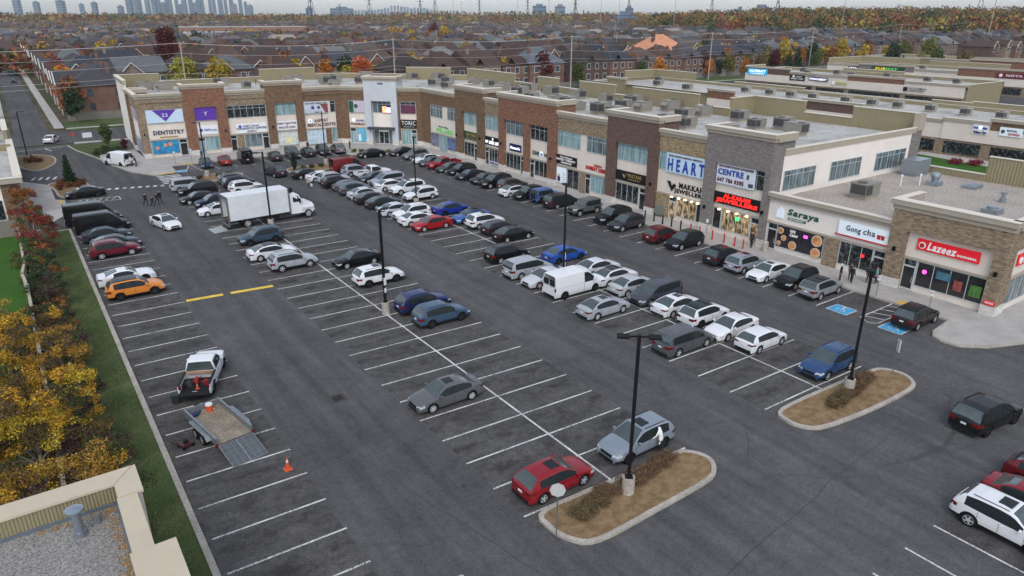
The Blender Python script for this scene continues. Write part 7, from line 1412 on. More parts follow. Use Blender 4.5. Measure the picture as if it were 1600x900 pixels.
# islands
def shrub(x, y, rad, h, c, lab, grp=None, n=900, sz=.07, rx=None, rot=0):
    t = thing('shrub', lab, 'shrub', (x, y, .1), rot, grp); r_ = rx or rad
    bl = [(rng.uniform(-.6, .6)*r_, rng.uniform(-.5, .5)*rad, h*rng.uniform(.3, .62), max(.25, r_*.4), rad*.5, h*.42) for _ in range(11)]
    o = link('crown', leafmesh('crown', bl, n, sz, r1, .3), t); o.color = (*c, 1); m = MB()
    for i in range(24): a = rng.random()*6.28; m.tube((rng.uniform(-.4, .4)*r_, rng.uniform(-.3, .3)*rad, 0), (r_*.8*math.cos(a), rad*.8*math.sin(a), h*rng.uniform(.7, 1.1)), .012, .005, 4, 0, False)
    m.build('stems', TWIG, t); return t
BRS = (.14, .088, .052); BRG = (.125, .092, .045)
for i, (x, y) in enumerate(((15.6, -43.9), (16.5, -43.75), (17.5, -43.5), (19.4, -43.4), (20.4, -43.35), (21.4, -43.3), (22.2, -43.2))):
    shrub(x, y, .75, .58, BRG if i in (0, 1) else BRS, 'wilted brown shrub on the near island, %s from the left' % ords[i], 'wilted shrubs on the near island', 4200, .036, 1.0, R(8))
for i, (x, y) in enumerate(((35.6, -45.2), (36.6, -45.0), (38.6, -44.6), (39.4, -44.5), (40.2, -44.4), (37.3, -45.1))):
    shrub(x, y, .75, .6, BRG if i < 2 else BRS, 'wilted brown shrub on the right island, %s one' % ords[i], 'wilted shrubs on the right island', 3400, .038, .95, R(14))
for i, (x, y, c) in enumerate(((.6, 52.6, (.16, .05, .02)), (1.6, 52.0, (.15, .06, .025)), (2.7, 51.6, (.13, .05, .025)), (.9, 54.4, (.16, .06, .02)), (2.6, 54.2, (.14, .055, .02)), (3.4, 53.0, (.12, .05, .02)), (.4, 50.6, (.15, .05, .02)))):
    shrub(x, y, .6, .9, c, 'russet shrub around the small evergreen, %s one' % ords[i], 'russet shrubs on the left island', 420, .09)
for i, (x, y) in enumerate(((-2.2, 76), (-1.2, 76.8), (-1.9, 78.8), (-.6, 75.6))): shrub(x, y, .7, .9, (.13, .04, .025), 'russet shrub at the left exit island, %s one' % ords[i], 'russet shrubs on the exit island', 300, .11)
for i, (x, y) in enumerate(((8.0, 77), (9.2, 77.8), (10.3, 76.6), (8.6, 79.6), (10.6, 79.4), (9.8, 82), (11.6, 77.5), (12.2, 80.5))): shrub(x, y, .9, .9, (.035, .055, .02), 'dark green shrub on the corner verge, %s one' % ords[i], 'green shrubs on the corner verge', 320, .12)
for i, (x, y) in enumerate(((33.5, 45.4), (35, 45.6), (36.4, 45.7), (18.2, 47.2), (21, 47.4), (22.6, 47.6))): shrub(x, y, .6, .6, (.06, .055, .025), 'low olive shrub on a far island, %s one' % ords[i], 'low shrubs on the far islands', 300, .1)
for i, (x, y) in enumerate(((46.0, 54.4), (47.2, 53.8), (51.0, 50.6))): shrub(x, y, .6, .7, (.12, .12, .03), 'yellow green shrub before the entrance tower, %s one' % ords[i], 'shrubs by the entrance', 300, .1)
for i, (x, y) in enumerate(((124.5, -12), (126, -14.5))): shrub(x, y, 1.3, 1.0, (.17, .02, .03), 'bright red bush on the lawn behind the gravel roof, %s one' % ('left' if i == 0 else 'right'), 'red bushes on the lawn', 500, .16)
t = thing('evergreen', 'small dark evergreen on the left island by the lone black sedan', 'tree', (1.9, 53.2, .1)); o = link('crown', leafmesh('crown', [(0, 0, .9+.62*i, .95-.14*i, .95-.14*i, .42, 1.1-.16*i) for i in range(6)], 2600, .12, r1, .2), t); o.color = (.018, .04, .014, 1); MB().tube((0, 0, 0), (0, 0, 4), .07, .02, 6).build('trunk', BARK, t)
t = thing('cypress', 'dark slim cypress on the far island', 'tree', (32.0, 45.3, .1)); o = link('crown', leafmesh('crown', [(0, 0, 1.6, .5, .5, 1.5)], 700, .12, r1, .4), t); o.color = (.012, .028, .012, 1); MB().tube((0, 0, 0), (0, 0, 1.2), .06, .05, 6).build('trunk', BARK, t)
tree(10.6, 84, 5.2, 'green', 'tall', 'half bare street tree on the corner verge at far left', None); tree(12.6, 78.5, 2.8, 'maroon', 'tall', 'small dark red tree beside the plaza end wall', None)

# ------------------------------------------------------------------ houses
ROOFO = objcol('roof_shingle', .9, var=.16, scale=1.2, spec=.2); WALLO = mat('house_brick', s(118,90,78,.8), .9, 0, .25, .5, var2=.15, scale2=5); WALLB = mat('house_brick_beige', s(136,120,104,.8), .9, 0, .2, .6, var2=.12, scale2=5)
WALLD = mat('house_brick_dark', s(92,70,64,.8), .9, 0, .2, .6, var2=.12, scale2=5); TRW = mat('house_trim', s(206,204,198,.85), .7, 0, .05, 2); HG = mat('house_glass', (.05, .06, .07, 1), .15, 0, .4, 1); GAR = mat('garage_door', s(186,180,170,.8), .7, 0, .1, 2)
def house_proto(v):
    """returns parts: (name, mesh, children) ; front looks to -Y, base centre at origin"""
    r = random.Random(v*13+5); w = [4.7, 4.6, 5.2, 4.8][v]; d = [6.2, 6.6, 5.8, 7.0][v]; e = [5.8, 6.0, 5.6, 5.9][v]; rid = [9.4, 9.2, 9.6, 9.0][v]
    wm = MB().box(-w, w, -d, d, 0, e); wm.box(-w*.95, -w*.1, -d-1.2, -d, 0, e*.98)
    o = .45; rm = MB(); rl = w*.45 if v != 1 else w+o
    # hip roof (v=1: plain gable running left to right)
    V = [(-w-o, -d-o, e), (w+o, -d-o, e), (w+o, d+o, e), (-w-o, d+o, e), (-w+d*.9 if v != 1 else -w-o, 0, rid), (w-d*.9 if v != 1 else w+o, 0, rid)]
    if v != 1: V[4] = (-w*.25, 0, rid); V[5] = (w*.25, 0, rid)
    rm.add(V, [(0, 1, 5, 4), (2, 3, 4, 5), (1, 2, 5), (3, 0, 4), (3, 2, 1, 0)])
    gx0, gx1 = -w*.95, -w*.1; gc = (gx0+gx1)/2; gz = e+2.3
    rm.add([(gx0-.3, -d-1.6, e-.1), (gx1+.3, -d-1.6, e-.1), (gc, -d-1.6, gz), (gx0-.3, 0, e-.1), (gx1+.3, 0, e-.1), (gc, 0, gz)], [(0, 3, 5, 2), (1, 2, 5, 4)])
    gb = MB().add([(gx0, -d-1.25, e-.1), (gx1, -d-1.25, e-.1), (gc, -d-1.25, gz-.25)], [(0, 1, 2)], 1)
    gb.tube((gx0-.3, -d-1.62, e-.1), (gc, -d-1.62, gz), .11, n=4); gb.tube((gx1+.3, -d-1.62, e-.1), (gc, -d-1.62, gz), .11, n=4)
    # rear gable dormer
    rm.add([(w*.2, d+.5, e), (w*.75, d+.5, e), (w*.475, d+.5, e+1.6), (w*.2, d*.4, e), (w*.75, d*.4, e), (w*.475, d*.45, e+1.6)], [(0, 2, 5, 3), (1, 4, 5, 2)])
    wins = []
    def wi(x, y, z, ww, hh, s_): wins.append((MB().box(x-ww/2, x+ww/2, y, y+s_*.05, z, z+hh), MB().box(x-ww/2-.1, x+ww/2+.1, y-.0, y+s_*.03, z-.12, z+hh+.1)))
    for z in (1.0, 3.7):
        for x in (w*.45, w*.8): wi(x, -d, z, 1.1, 1.4, -1)
        for x in (-w*.6, 0, w*.6): wi(x, d, z, 1.2, 1.4, 1)
    wi(gc, -d-1.2, 3.6, 1.9, 1.5, -1)
    for z in (1.2, 3.8):
        for y in (-d*.4, d*.4): wins += [(MB().box(-w-.05, -w, y-.5, y+.5, z, z+1.3), None), (MB().box(w, w+.05, y-.5, y+.5, z, z+1.3), None)]
    ga = MB().box(gx0+.3, gx1-.3, -d-1.26, -d-1.2, 0, 2.3)
    ch = MB().box(w*.5, w*.5+.7, d*.2, d*.2+.6, e+1, rid+.4)
    wl = [WALLO, WALLB, WALLD, WALLO][v]
    far = MB(); far.v = list(wm.v); far.f = list(wm.f); far.m = list(wm.m)
    for a, b in wins:
        far.add(a.v, a.f, 1)
        if b: far.add(b.v, b.f, 2)
    return dict(base=[('roof', rm.mesh('roof', ROOFO)), ('gable', gb.mesh('gable', [TRW, wl]))], near=[('wall', wm.mesh('wall', wl)), ('garage_door', ga.mesh('garage_door', GAR)), ('chimney', ch.mesh('chimney', wl))], win=[(a.mesh('window', HG), b.mesh('window_trim', TRW) if b else None) for a, b in wins], far=far.mesh('wall', [wl, HG, TRW]))
HPRO = [house_proto(v) for v in range(4)]
RC = [(s(86,70,64,.75), 'warm brown'), (s(74,58,54,.75), 'deep brown'), (s(72,71,76,.8), 'charcoal'), (s(84,72,68,.8), 'brown'), (s(60,62,70,.8), 'slate blue'), (s(96,88,84,.8), 'taupe'), (s(78,62,58,.8), 'dark brown'), (s(94,98,100,.8), 'grey'), (s(112,112,112,.8), 'pale grey'), (s(64,58,56,.8), 'near black')]
hcount = 0
def house(x, y, rot, v, rc, label, grp, sc=1.0):
    global hcount; hcount += 1
    t = thing('brick_house', label, 'house', (x, y, 0), rot, grp); t.scale = (sc*rng.uniform(.96, 1.08), sc, sc*rng.uniform(.94, 1.06))
    near = math.hypot(x+4, y+65) < 330; H_ = HPRO[v]
    if near:
        for wm_, tm in H_['win']:
            q = link('window', wm_, t)
            if tm: link('window_trim', tm, q)
    for n, me in H_['base']+(H_['near'] if near else [('wall', H_['far'])]):
        o = link(n, me, t)
        if n == 'roof': j = rng.uniform(.85, 1.15); o.color = (rc[0]*j, rc[1]*j, rc[2]*j, 1)
    return t
taken = []
def free(x, y, d=9):
    return all((x-a)**2+(y-b)**2 > d*d for a, b in taken)
# special houses named by the photo
house(224, 152, R(175), 2, s(206,146,112,.85), 'pale stone house with bare orange wooden roof standing above its neighbours', 'houses behind the plaza', 1.62); taken += [(224, 152), (212, 152), (236, 152)]
house(152, 141, R(170), 0, s(104,110,118,.85), 'red brick house with grey-blue hip roof close behind the clinic block', 'houses behind the plaza', 1.4); taken += [(152, 141), (162, 141)]
TR3 = [(at(274, 212), 'large yellow green tree behind the left part of the plaza', 12.5, 5.6, [('olive', .45), ((.26, .24, .03), .55)], 4600, .32), (at(557, 222), 'vivid orange round tree behind the middle of the plaza', 11.5, 4.2, [((.42, .09, .03), 1)], 4000, .28), (at(254, 300), 'large round deep burgundy tree among the houses at left', 18, 6.6, [('maroon', 1)], 5200, .42)]
taken += [p for q in TR3 for p in (q[0], (q[0][0]+5, q[0][1]), (q[0][0]-5, q[0][1]))]; taken += [at(254, 285), at(252, 262), at(256, 320), at(260, 275), at(248, 275)]
for (p, lab, h, rad, ps, n, sz) in TR3: big_tree('tree', lab, p[0], p[1], h, rad, ps, n, sz, .6)
rows = [(143, 'first', 24, 690, 180), (178, 'second', 18, 640, 0), (220, 'third', 18, 520, 180), (252, 'fourth', 20, 500, 0), (294, 'fifth', 22, 470, 180), (318, 'sixth', 24, 440, 0)]
def vis(x, y, m=3):
    dx, dy = x+3.9, y+65.1; a = math.degrees(math.atan2(dx, dy)); return -.5-m < a < 72.5+m
cand = []
for (y0, nm, x0, x1, fr) in rows:
    x = x0
    while x < 860:
        yy = y0+rng.uniform(-1.2, 1.2)+max(0, (x-230))*.17-(max(0, x-480)*.06)
        if free(x, yy) and vis(x, yy): cand.append((math.hypot(x+4, yy+65), x, yy, fr, nm)); taken.append((x, yy))
        x += rng.choice((12.0, 12.6, 13.4))
for j_, y0 in enumerate((124, 150, 180, 206)):
    x = 452+j_*7
    while x < 900:
        if free(x, y0, 11) and vis(x, y0): cand.append((math.hypot(x+4, y0+65), x, y0, 180*(j_ % 2), ('far right front', 'far right second', 'far right third', 'far right fourth')[j_])); taken.append((x, y0))
        x += rng.choice((13.2, 14.4, 15.8))
order = sorted(cand)[:270]; rest = sorted(cand)[270:]; kk_ = {}
for (D_, x, yy, fr, nm) in sorted(order, key=lambda q: q[1]):
    k = kk_.get(nm, 0); kk_[nm] = k+1; rc, rn = rng.choice(RC)
    house(x, yy, R(fr+rng.uniform(-2, 2)), rng.choice((0, 1, 2, 3)), rc, ('%s roofed brick house, %s from the left in the %s row behind the plaza' if 'far right' not in nm else '%s roofed house, %s from the left in the %s row') % (rn, ords[k], nm), 'houses behind the plaza', 1.28)
for k in range(20):   # houses facing the residential street
    y = 140+k*12.4+((k//6)*9); rc, rn = rng.choice(RC[:3])
    if hcount < 299 and free(17, y, 6): house(17+.012*k*10, y, R(-90), rng.choice((0, 2)), rc, '%s roofed house on the residential street at left, %s from the plaza' % (rn, ords[k]), 'houses along the left street', 1.2); taken.append((17, y))
# the mass of farther houses reads as one
FR_ = mat('far_roofs', s(84,78,78,.8), .9, 0, 0); n_ = FR_.node_tree; b_ = n_.nodes['Principled BSDF']; ge = n_.nodes.new('ShaderNodeNewGeometry'); cr = n_.nodes.new('ShaderNodeValToRGB'); cr.color_ramp.interpolation = 'CONSTANT'
cols = [(0, s(72,70,76,.8)), (.2, s(92,76,70,.8)), (.38, s(62,66,74,.8)), (.55, s(104,96,92,.8)), (.7, s(80,64,60,.8)), (.82, s(98,102,106,.8)), (.94, s(150,140,132,.8))]
while len(cr.color_ramp.elements) < len(cols): cr.color_ramp.elements.new(.5)
for e_, (p_, c_) in zip(cr.color_ramp.elements, cols): e_.position = p_; e_.color = c_
n_.links.new(ge.outputs['Random Per Island'], cr.inputs[0]); n_.links.new(cr.outputs[0], b_.inputs['Base Color'])
m = MB()
for q in range(3600+len(rest)):
    if q < len(rest): x, y, a, D = rest[q][1], rest[q][2], 0, rest[q][0]
    else: a = R(rng.uniform(0, 74)); D = math.sqrt(rng.uniform(395**2, 1500**2)) if rng.random() < .75 else rng.uniform(395, 800); x, y = -4+D*math.sin(a), -65+D*math.cos(a)
    if 9 < math.degrees(a) < 20.5 and 560 < D < 720: continue
    if q >= len(rest) and y < 345+max(0, x-230)*.17-max(0, x-480)*.06 and x < 870: continue
    if math.degrees(a) > 44 and D > 760: continue
    z = hill(x, y); rot = rng.choice((0, math.pi/2))+.16; w, d, e, rd = rng.uniform(5.5, 7.5), rng.uniform(6.5, 8.5), 7+z, rng.uniform(10.4, 12.6)+z
    M = Matrix.Rotation(rot, 2); P = lambda X, Y, Z: (x+M[0][0]*X+M[0][1]*Y, y+M[1][0]*X+M[1][1]*Y, Z)
    m.add([P(-w, -d, z-1), P(w, -d, z-1), P(w, d, z-1), P(-w, d, z-1), P(-w, -d, e), P(w, -d, e), P(w, d, e), P(-w, d, e)], [(0, 1, 5, 4), (1, 2, 6, 5), (2, 3, 7, 6), (3, 0, 4, 7)], 1)
    g = rng.choice((.2, .2, 1.0)); m.add([P(-w-.4, -d-.4, e), P(w+.4, -d-.4, e), P(w+.4, d+.4, e), P(-w-.4, d+.4, e), P(0, -d*g, rd), P(0, d*g, rd)], [(0, 1, 4), (1, 2, 5, 4), (2, 3, 5), (3, 0, 4, 5)], 0)
o = m.build('distant_houses', [FR_, WALLD]); o['kind'] = 'stuff'; tag(o, 'endless dark roofed houses stretching to the horizon', 'houses')
# school with long flat roofs
SB = mat('school_brick', s(150,118,102,.8), .9, 0, .1, .3)
def bigb(nm, lab, x, y, sx, sy, h, rot, mt, rmt, cat='building', z=0, win=True):
    t = thing(nm, lab, cat, (x, y, z), R(rot)); MB().box(-sx/2, sx/2, -sy/2, sy/2, 0, h).build('wall', mt, t); MB().box(-sx/2-.3, sx/2+.3, -sy/2-.3, sy/2+.3, h, h+.5).build('roof', rmt, t)
    if win:
        n = max(3, int(sx/5)); fl = max(1, int(h/3.5))
        for f_ in range(fl):
            MB().box(-sx/2+1, sx/2-1, -sy/2-.06, -sy/2, 1.2+f_*3.4, 2.8+f_*3.4).build('window', HG, t)
    return t
bigb('school', 'long pale brick school with flat roofs among the houses at left', 178, 590, 100, 34, 12.5, -12, SB, GRAV); bigb('school_wing', 'lower school wing with light metal roof', 138, 545, 34, 24, 9.5, -12, SB, mat('pale_roof', s(170,182,190,.8), .6, .1, .05, 1))
bigb('school_wing', 'long low brick school wing in front', 190, 535, 80, 16, 7.5, -12, SB, GRAV); bigb('warehouse', 'pale metal shed roof at the far right below the woods', 830, 360, 90, 40, 9, -25, p_wht, mat('shed_roof', s(196,204,210,.8), .6, .1, .05, 1))
# ------------------------------------------------------------------ trees between and beyond
def rowt(lst, grp, lab):
    for i, (x, y, h, c, k, d) in enumerate(lst): tree(x, y, h, c, k, lab % (d, ords[i]), grp)
rowt([(226, 126, 7, 'orange', 'wide', 'small bright orange'), (196, 124, 8.5, 'orange', 'wide', 'orange and brown'), (186, 123, 8, 'green', 'wide', 'green'), (202, 127, 7, 'yellow', 'tall', 'yellow'), (232, 126, 8, 'dark green', 'tall', 'dark green'), (240, 128, 9, 'olive', 'wide', 'olive'), (250, 127, 6.5, 'orange', 'wide', 'low orange'), (256, 131, 9.5, 'olive', 'tall', 'tall olive'), (268, 134, 7, 'brown', 'wide', 'brown'), (276, 132, 9, 'maroon', 'wide', 'deep maroon'), (288, 133, 9.5, 'dark green', 'con', 'dark conifer'), (302, 138, 10.5, 'dark green', 'con2', 'tall dark conifer'), (312, 136, 7, 'green', 'wide', 'green bushy'), (320, 139, 8, 'olive', 'wide', 'green and yellow'), (334, 144, 11, 'yellow', 'tall', 'tall golden'), (344, 141, 7, 'yellow', 'tall', 'short golden'), (352, 147, 12, 'yellow', 'wide', 'broad golden'), (362, 144, 7.5, 'yellow', 'tall', 'small golden'), (376, 148, 9, 'yellow', 'wide', 'round golden'), (404, 152, 9, 'yellow', 'tall', 'last golden'), (420, 156, 9, 'dark green', 'wide', 'dark green'), (436, 160, 8, 'dark green', 'con', 'dark conifer')], 'trees along the hydro street', '%s tree along the street behind the shops, %s from the left')
rowt([(9.5, 124, 7.5, 'dark green', 'wide', 'dark'), (10, 134, 9, 'rust', 'wide', 'rusty'), (10.6, 146, 9.5, 'orange', 'wide', 'orange'), (11, 160, 10, 'orange', 'wide', 'bright orange'), (11.5, 178, 9, 'olive', 'wide', 'olive'), (12, 196, 10, 'red', 'wide', 'red'), (12.5, 214, 10, 'red', 'wide', 'scarlet'), (13, 236, 10, 'rust', 'wide', 'brown red'), (13.4, 262, 9, 'rust', 'tall', 'rusty'), (14, 290, 9, 'olive', 'wide', 'olive'), (14.5, 320, 9, 'yellow', 'wide', 'yellow'), (-6.5, 140, 7, 'green', 'wide', 'green'), (-7, 185, 8, 'rust', 'wide', 'rust'), (-6, 230, 8, 'brown', 'wide', 'brown')], 'trees along the residential street', '%s tree on the residential street, %s away from the plaza')
for i, (px, D, h, c) in enumerate(((610, 560, 14, 'yellow'), (622, 570, 13, 'yellow'), (641, 560, 12, 'yellow'), (672, 520, 12, 'orange'), (692, 540, 15, (.3, .3, .03)), (676, 600, 16, 'maroon'), (650, 330, 8, 'orange'), (692, 330, 7, 'orange'), (720, 335, 7, 'orange'), (760, 330, 7, 'yellow'), (548, 320, 7, 'yellow'), (507, 300, 7, 'yellow'), (427, 300, 8, 'yellow'), (454, 290, 7, 'orange'), (236, 520, 14, 'olive'), (258, 530, 15, 'olive'), (200, 470, 13, 'dark green'), (300, 500, 13, 'dark green'), (293, 420, 9, 'yellow'), (865, 420, 12, 'orange'), (806, 360, 8, 'yellow'), (905, 250, 8, 'green'), (1460, 360, 14, 'olive'), (1404, 330, 12, 'dark green'), (1475, 330, 11, 'green'), (1520, 330, 11, 'brown'), (210, 360, 9, 'yellow'), (196, 350, 8, 'orange'))):
    x, y = at(px, D); cc = c if isinstance(c, str) else 'yellow'; t = tree(x, y, h, cc, 'wide', '%s autumn tree rising over the rooftops, %s of the scattered ones' % (cc, ords[i]), 'scattered trees over the rooftops')
k = 0
for q in range(1500):
    if k >= 204: break
    a = R(rng.uniform(.5, 72)); D = rng.uniform(200, 480); x, y = -4+D*math.sin(a), -65+D*math.cos(a)
    if y < 132 or not all((x-a_)**2+(y-b_)**2 > 6.2**2 for a_, b_ in taken): continue
    if 193 < y < 208 or 264 < y < 276 or x < 26: continue
    c = rng.choice(('yellow', 'yellow', 'orange', 'orange', 'rust', 'rust', 'olive', 'olive', 'green', 'dark green', 'dark green', 'brown', 'maroon')); kk = rng.choice(('wide', 'tall', 'con')) if 'green' in c else rng.choice(('wide', 'tall'))
    taken.append((x, y)); k += 1; tree(x, y, rng.uniform(8, 12.5), c, kk, '%s back garden tree between the houses, %s counted outwards' % (c, ords[k-1] if k < 199 else 'one'), 'garden trees between the houses')
# woods and farther trees: one mass
LEAFD = objcol('leaf_far', .9, island=.22, spec=.1)
def mass(name, lab, pts, pal, nleaf, size):
    r = np.random.default_rng(3)
    for ci, c in enumerate(pal):
        bl = [p for i, p in enumerate(pts) if i % len(pal) == ci]
        if not bl: continue
        o = link(name, leafmesh(name, bl, nleaf*len(bl), size, r, .75, mats=LEAFD)); o.color = (*c, 1); o['kind'] = 'stuff'; tag(o, lab % ['yellow', 'rusty', 'green', 'dark', 'brown', 'olive', 'red'][ci], 'trees')
PAL = [(.28, .19, .04), (.19, .085, .035), (.06, .08, .028), (.03, .045, .02), (.13, .08, .045), (.12, .11, .04), (.18, .05, .03)]
pts = []
for q in range(6500):
    a = R(rng.uniform(-1, 75)); D = math.sqrt(rng.uniform(420**2, 1700**2)); x, y = -4+D*math.sin(a), -65+D*math.cos(a)
    if y < 400: continue
    h = rng.uniform(8, 13)*(1 if D < 900 else 1.15); z = hill(x, y); pts.append((x, y, z+h*.55, h*.5, h*.5, h*.5, 1))
for q in range(1500):
    a = R(rng.uniform(0, 74)); D = rng.uniform(330, 560); x, y = -4+D*math.sin(a), -65+D*math.cos(a)
    if y < 190+max(0, x-230)*.1 or not all((x-a_)**2+(y-b_)**2 > 6**2 for a_, b_ in taken): continue
    h = rng.uniform(8, 12.5); pts.append((x, y, h*.55, h*.38, h*.38, h*.46, 1.6))
mass('distant_trees', 'scattered %s trees between the farther houses', pts, PAL, 40, 1.0)
pts = []
for q in range(2000):
    az = rng.uniform(46, 76); D = rng.uniform(690, 1150) if az > 50 else rng.uniform(850, 1200); x, y = -4+D*math.sin(R(az)), -65+D*math.cos(R(az)); h = rng.uniform(15, 23); z = hill(x, y)*1.0-2; pts.append((x, y, z+h*.55, h*.38, h*.38, h*.46, 1))
mass('woodland', 'dense %s part of the autumn wood on the rise at right', pts, PAL, 110, 1.35)
pts = []
for q in range(1700):
    az = rng.uniform(-1, 50); D = rng.uniform(1500, 2600); x, y = -4+D*math.sin(R(az)), -65+D*math.cos(R(az)); h = rng.uniform(14, 24)*(1.3 if 26 < az < 46 else 1.05); pts.append((x, y, h*.5, h*.9, h*.9, h*.5, 1))
mass('tree_belt', '%s tree belt along the horizon', pts, PAL, 24, 3.2)

# ------------------------------------------------------------------ skyline
TW = mat('tower_haze_blue', s(88,116,144,.75), .5, 0, .12, .02);  # blue of the distant haze is put into the tower colour
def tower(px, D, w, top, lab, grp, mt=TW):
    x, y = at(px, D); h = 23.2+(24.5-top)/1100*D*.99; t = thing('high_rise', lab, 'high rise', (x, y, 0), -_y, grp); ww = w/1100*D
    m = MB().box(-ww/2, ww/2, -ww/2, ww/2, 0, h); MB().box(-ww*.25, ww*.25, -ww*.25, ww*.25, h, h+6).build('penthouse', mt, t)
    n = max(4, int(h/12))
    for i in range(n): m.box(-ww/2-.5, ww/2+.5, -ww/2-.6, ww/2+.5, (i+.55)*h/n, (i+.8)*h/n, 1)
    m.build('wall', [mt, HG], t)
sk = [(190, 16, 10), (205, 8, 12), (216, -12, 9), (221, -6, 6), (233, 4, 9), (243, -14, 9), (250, -18, 7), (263, 6, 6), (268, -10, 7), (278, -4, 6), (290, 6, 9), (300, 4, 8), (312, -16, 9), (318, -12, 6), (330, -2, 6), (336, -14, 6), (346, -4, 9), (354, 3, 6), (363, 6, 8), (377, -16, 7), (385, 10, 6), (98, 10, 14), (60, 12, 10), (30, 8, 12), (130, 14, 8), (150, 12, 10), (392, 14, 10), (257, 12, 12), (284, 14, 10), (306, 12, 10), (368, 13, 8)]
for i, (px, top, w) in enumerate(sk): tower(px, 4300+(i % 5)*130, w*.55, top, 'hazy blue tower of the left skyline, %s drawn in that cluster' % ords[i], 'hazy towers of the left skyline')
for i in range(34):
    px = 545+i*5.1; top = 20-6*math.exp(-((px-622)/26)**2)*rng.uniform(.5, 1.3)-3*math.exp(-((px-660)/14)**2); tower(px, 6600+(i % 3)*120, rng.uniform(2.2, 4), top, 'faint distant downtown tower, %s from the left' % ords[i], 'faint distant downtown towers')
for i, (px, top, w, D, lab) in enumerate(((841, 12.5, 19, 2600, 'blue grey apartment slab on the horizon, left of the pair'), (873, 13, 14, 2600, 'blue grey apartment slab on the horizon, right of the pair'), (981, 15, 10, 2300, 'pale high rise in front of the tall lattice tower'), (1153, 17, 8, 1700, 'small dark apartment block over the trees, left one'), (1186, 14.5, 20, 1700, 'wide stepped apartment block over the trees at right'), (534, 17, 27, 3200, 'long low grey block on the hazy horizon'), (974, 24, 26, 1500, 'pale low apartment row among the trees'), (483, 17, 8, 3000, 'small block at the foot of the big lattice tower'))):
    tower(px, D, w, top, lab, None)

# ------------------------------------------------------------------ people
def person(x, y, z, rot, label, top, legs, hair, pose='walk', h=1.74, skin=(.36, .22, .15), grp=None, hat=None, bag=None):
    t = thing('person', label, 'person', (x, y, z), R(rot), grp); k = h/1.74; t.scale = (k,)*3
    st = {'walk': .22, 'stand': .03, 'lean': .05}[pose]; ar = {'walk': .18, 'stand': .03, 'lean': .3}[pose]; ln_ = .12 if pose == 'lean' else .02
    V = [(0, 0, .93), (0, .0, 1.1), (ln_*.6, 0, 1.3), (ln_, 0, 1.45), (ln_, 0, 1.53), (ln_+.01, 0, 1.60), (ln_+.015, 0, 1.69)]; Rr = [.145, .125, .145, .115, .055, .085, .082]; E_ = [(0, 1), (1, 2), (2, 3), (3, 4), (4, 5), (5, 6)]
    def chain(start, pts):
        a = start
        for q, r_ in pts: V.append(q); Rr.append(r_); E_.append((a, len(V)-1)); a = len(V)-1
        return a
    for sg in (1, -1):
        f = st*sg
        chain(0, [((f*.3, sg*.1, .84), .1), ((f*.8, sg*.1, .5), .068), ((f*1.3-(.04 if f < 0 else 0), sg*.1, .1), .045), ((f*1.3+.13, sg*.105, .04), .038)])
        g = -ar*sg if pose != 'lean' else ar
        a = chain(3, [((ln_, sg*.19, 1.42), .062), ((ln_+g*.35, sg*.235, 1.16), .046), ((ln_+g+.06, sg*.225, .93), .034), ((ln_+g+.09, sg*.22, .86), .034)])
        bx, bz = ln_+g+.09, .86
        for fi in range(4): chain(a, [((bx+.03-.016*fi, sg*.22+.0, bz-.05), .010), ((bx+.035-.018*fi, sg*.212, bz-.088+.006*abs(fi-1)), .008)])
        chain(a, [((bx+.045, sg*.205, bz-.02), .010), ((bx+.06, sg*.2, bz-.05), .008)])
    me = bpy.data.meshes.new('body'); me.from_pydata(V, E_, []); o = link('body', me, t); md = o.modifiers.new('skin', 'SKIN'); sv = me.skin_vertices[0].data
    for i, r_ in enumerate(Rr): sv[i].radius = (r_, r_*(1.25 if i < 4 else 1)) if i < 4 else (r_, r_)
    sv[0].use_root = True; sb = o.modifiers.new('sub', 'SUBSURF'); sb.levels = 1; sb.render_levels = 1
    dg = bpy.context.evaluated_depsgraph_get(); m2 = bpy.data.meshes.new_from_object(o.evaluated_get(dg)); o.modifiers.clear(); o.data = m2; bpy.data.meshes.remove(me)
    ms = [mat('cloth_%s' % '_'.join('%02d' % int(c*99) for c in q[:3]), (*q[:3], 1), .85, 0, .15, 6) for q in (top, legs)] + [mat('skin_%d' % int(skin[0]*99), (*skin, 1), .6, 0, .05, 8), mat('shoe_pale', s(190,190,190,.8), .7, 0, .1, 5)]
    m2.materials.clear(); [m2.materials.append(q) for q in ms]
    for p_ in m2.polygons:
        c = p_.center; p_.use_smooth = True
        p_.material_index = 2 if (c.z > 1.50 or (abs(c.y) > .17 and c.z < .90 and c.z > .7)) else 3 if c.z < .075 else 1 if (c.z < .97 and abs(c.y) < .19) or c.z < .7 else 0
    m = MB(); hx = ln_+.0; n = 10
    if hair:
        for j in range(4):
            pass
        rings = [(.0, .0), (.06, .055), (.1, .03), (.103, -.03), (.085, -.07)]
        vs = []
        for r_, dz in rings: vs += [(hx-.012+r_*math.cos(6.283*i/n)*(1.0 if math.cos(6.283*i/n) < .3 else .75), r_*.9*math.sin(6.283*i/n), 1.715+(.085 if r_ == 0 else dz)) for i in range(n)]
        m.add(vs, [(j*n+i, j*n+(i+1) % n, (j+1)*n+(i+1) % n, (j+1)*n+i) for j in range(4) for i in range(n) if not (j == 3 and math.cos(6.283*(i+.5)/n) > .3)]); m.build('hair', mat('hair_%d' % int(hair[0]*999), (*hair, 1), .7, 0, .1, 9), t, smooth=60)
    m = MB(); m.add([(hx+.09, -.012, 1.66), (hx+.09, .012, 1.66), (hx+.118, 0, 1.63), (hx+.09, 0, 1.69)], [(0, 2, 3), (1, 3, 2), (0, 1, 2)]); m.build('nose', ms[2], t)
    return t
DK = (.014, .014, .017); HB = (.012, .009, .008)
G4 = 'people crossing the left aisle'
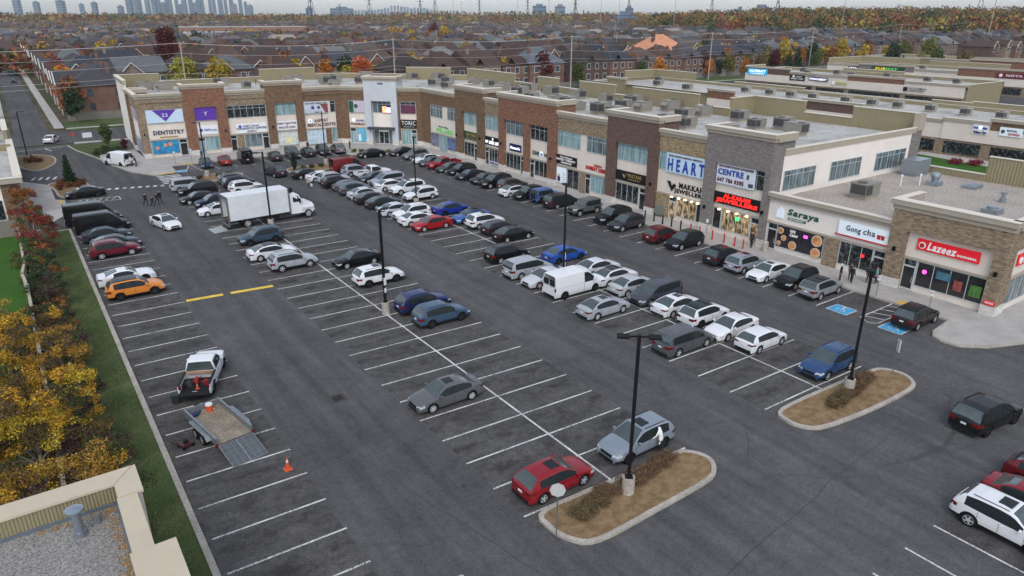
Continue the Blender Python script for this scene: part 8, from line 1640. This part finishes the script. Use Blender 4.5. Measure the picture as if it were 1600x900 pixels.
person(8.7, 34.3, 0, -60, 'person in dark clothes walking leftmost of the group in the left aisle', DK, DK, HB, 'walk', 1.8, grp=G4)
person(9.3, 33.2, 0, -70, 'shorter person in dark jacket with white shoes in the left aisle group', (.03, .03, .035), DK, HB, 'walk', 1.55, grp=G4)
person(10.0, 34.0, 0, -60, 'person in dark jacket and pale shoes third in the left aisle group', (.02, .02, .025), (.03, .03, .035), HB, 'walk', 1.74, grp=G4)
person(10.5, 34.9, 0, -80, 'person in black striding rightmost of the left aisle group', DK, DK, HB, 'walk', 1.78, grp=G4)
p1 = person(29.4, 31.9, 0, -110, 'woman in light top and dark trousers walking with a white bag', s(170,160,150,.8), (.03, .04, .06), HB, 'walk', 1.7)
m = MB(); m.obox((0, 0, 0), (.12, .34, .38), .2); m.tube((0, -.08, .19), (0, -.05, .34), .01, n=4); m.tube((0, .08, .19), (0, .05, .34), .01, n=4); o = m.build('shopping_bag', p_wht, None, (29.75, 31.8, .55)); tag(o, 'white shopping bag carried by the walking woman', 'bag')
person(22.55, -42.35, 0, 115, 'person in white hoodie and black trousers standing by the silver-blue suv', s(225,225,222,.85), DK, None, 'lean', 1.78, skin=(.8, .8, .78))
person(58.2, -21.5, .13, 180, 'man in dark coat standing by the door of the red lit jeweller', (.012, .014, .022), DK, HB, 'stand', 1.85)
for i, (x, y, tp, hr, lb) in enumerate(((56.6, -32.6, DK, (.7, .7, .68), 'person in black with white headscarf in front of the tea shop'), (57.0, -33.5, DK, HB, 'person in black long coat outside the tea shop, in the middle of the group'), (57.6, -33.0, (.035, .02, .02), (.05, .03, .03), 'person in dark brown at the tea shop window'), (58.2, -34.4, DK, HB, 'person in black nearest the tea shop door'), (58.7, -34.9, s(120,150,160,.7), HB, 'person in grey-blue jacket by the tea shop door'))):
    person(x, y, .13, 40*i-60, lb, tp, DK, hr, 'stand', 1.7, grp='people outside the tea shop')
person(22.0, 62.4, .13, -60, 'person in blue jacket by the dentistry door', (.03, .06, .16), (.03, .04, .08), HB, 'stand', 1.75)
person(11.9, 62.2, .12, 170, 'person in black bending at the tail of the white delivery van', DK, DK, HB, 'lean', 1.75)
person(11.4, 63.0, .12, 150, 'person in white shirt at the tail of the white delivery van', s(220,220,220,.8), (.05, .05, .06), HB, 'lean', 1.72)
person(39.8, 60.6, .13, -90, 'person in black on the walk by the medical centre', DK, DK, HB, 'stand', 1.75)
person(46.5, 57.4, .13, -60, 'person in brown by the pharmacy shrubs', (.08, .05, .04), DK, HB, 'stand', 1.7)

# ------------------------------------------------------------------ air
hz = MB().box(-2500, 6600, -2500, 7600, -1.2, 216).build('haze', None); hz.data.materials.clear(); hm = bpy.data.materials.new('haze_air'); hm.use_nodes = True; hn = hm.node_tree; hn.nodes.clear()
pv = hn.nodes.new('ShaderNodeVolumePrincipled'); pv.inputs['Color'].default_value = (.90, .95, 1, 1); pv.inputs['Density'].default_value = .00006; pv.inputs['Anisotropy'].default_value = 0.0; mo = hn.nodes.new('ShaderNodeOutputMaterial'); hn.links.new(pv.outputs[0], mo.inputs['Volume']); hz.data.materials.append(hm); hz['kind'] = 'stuff'
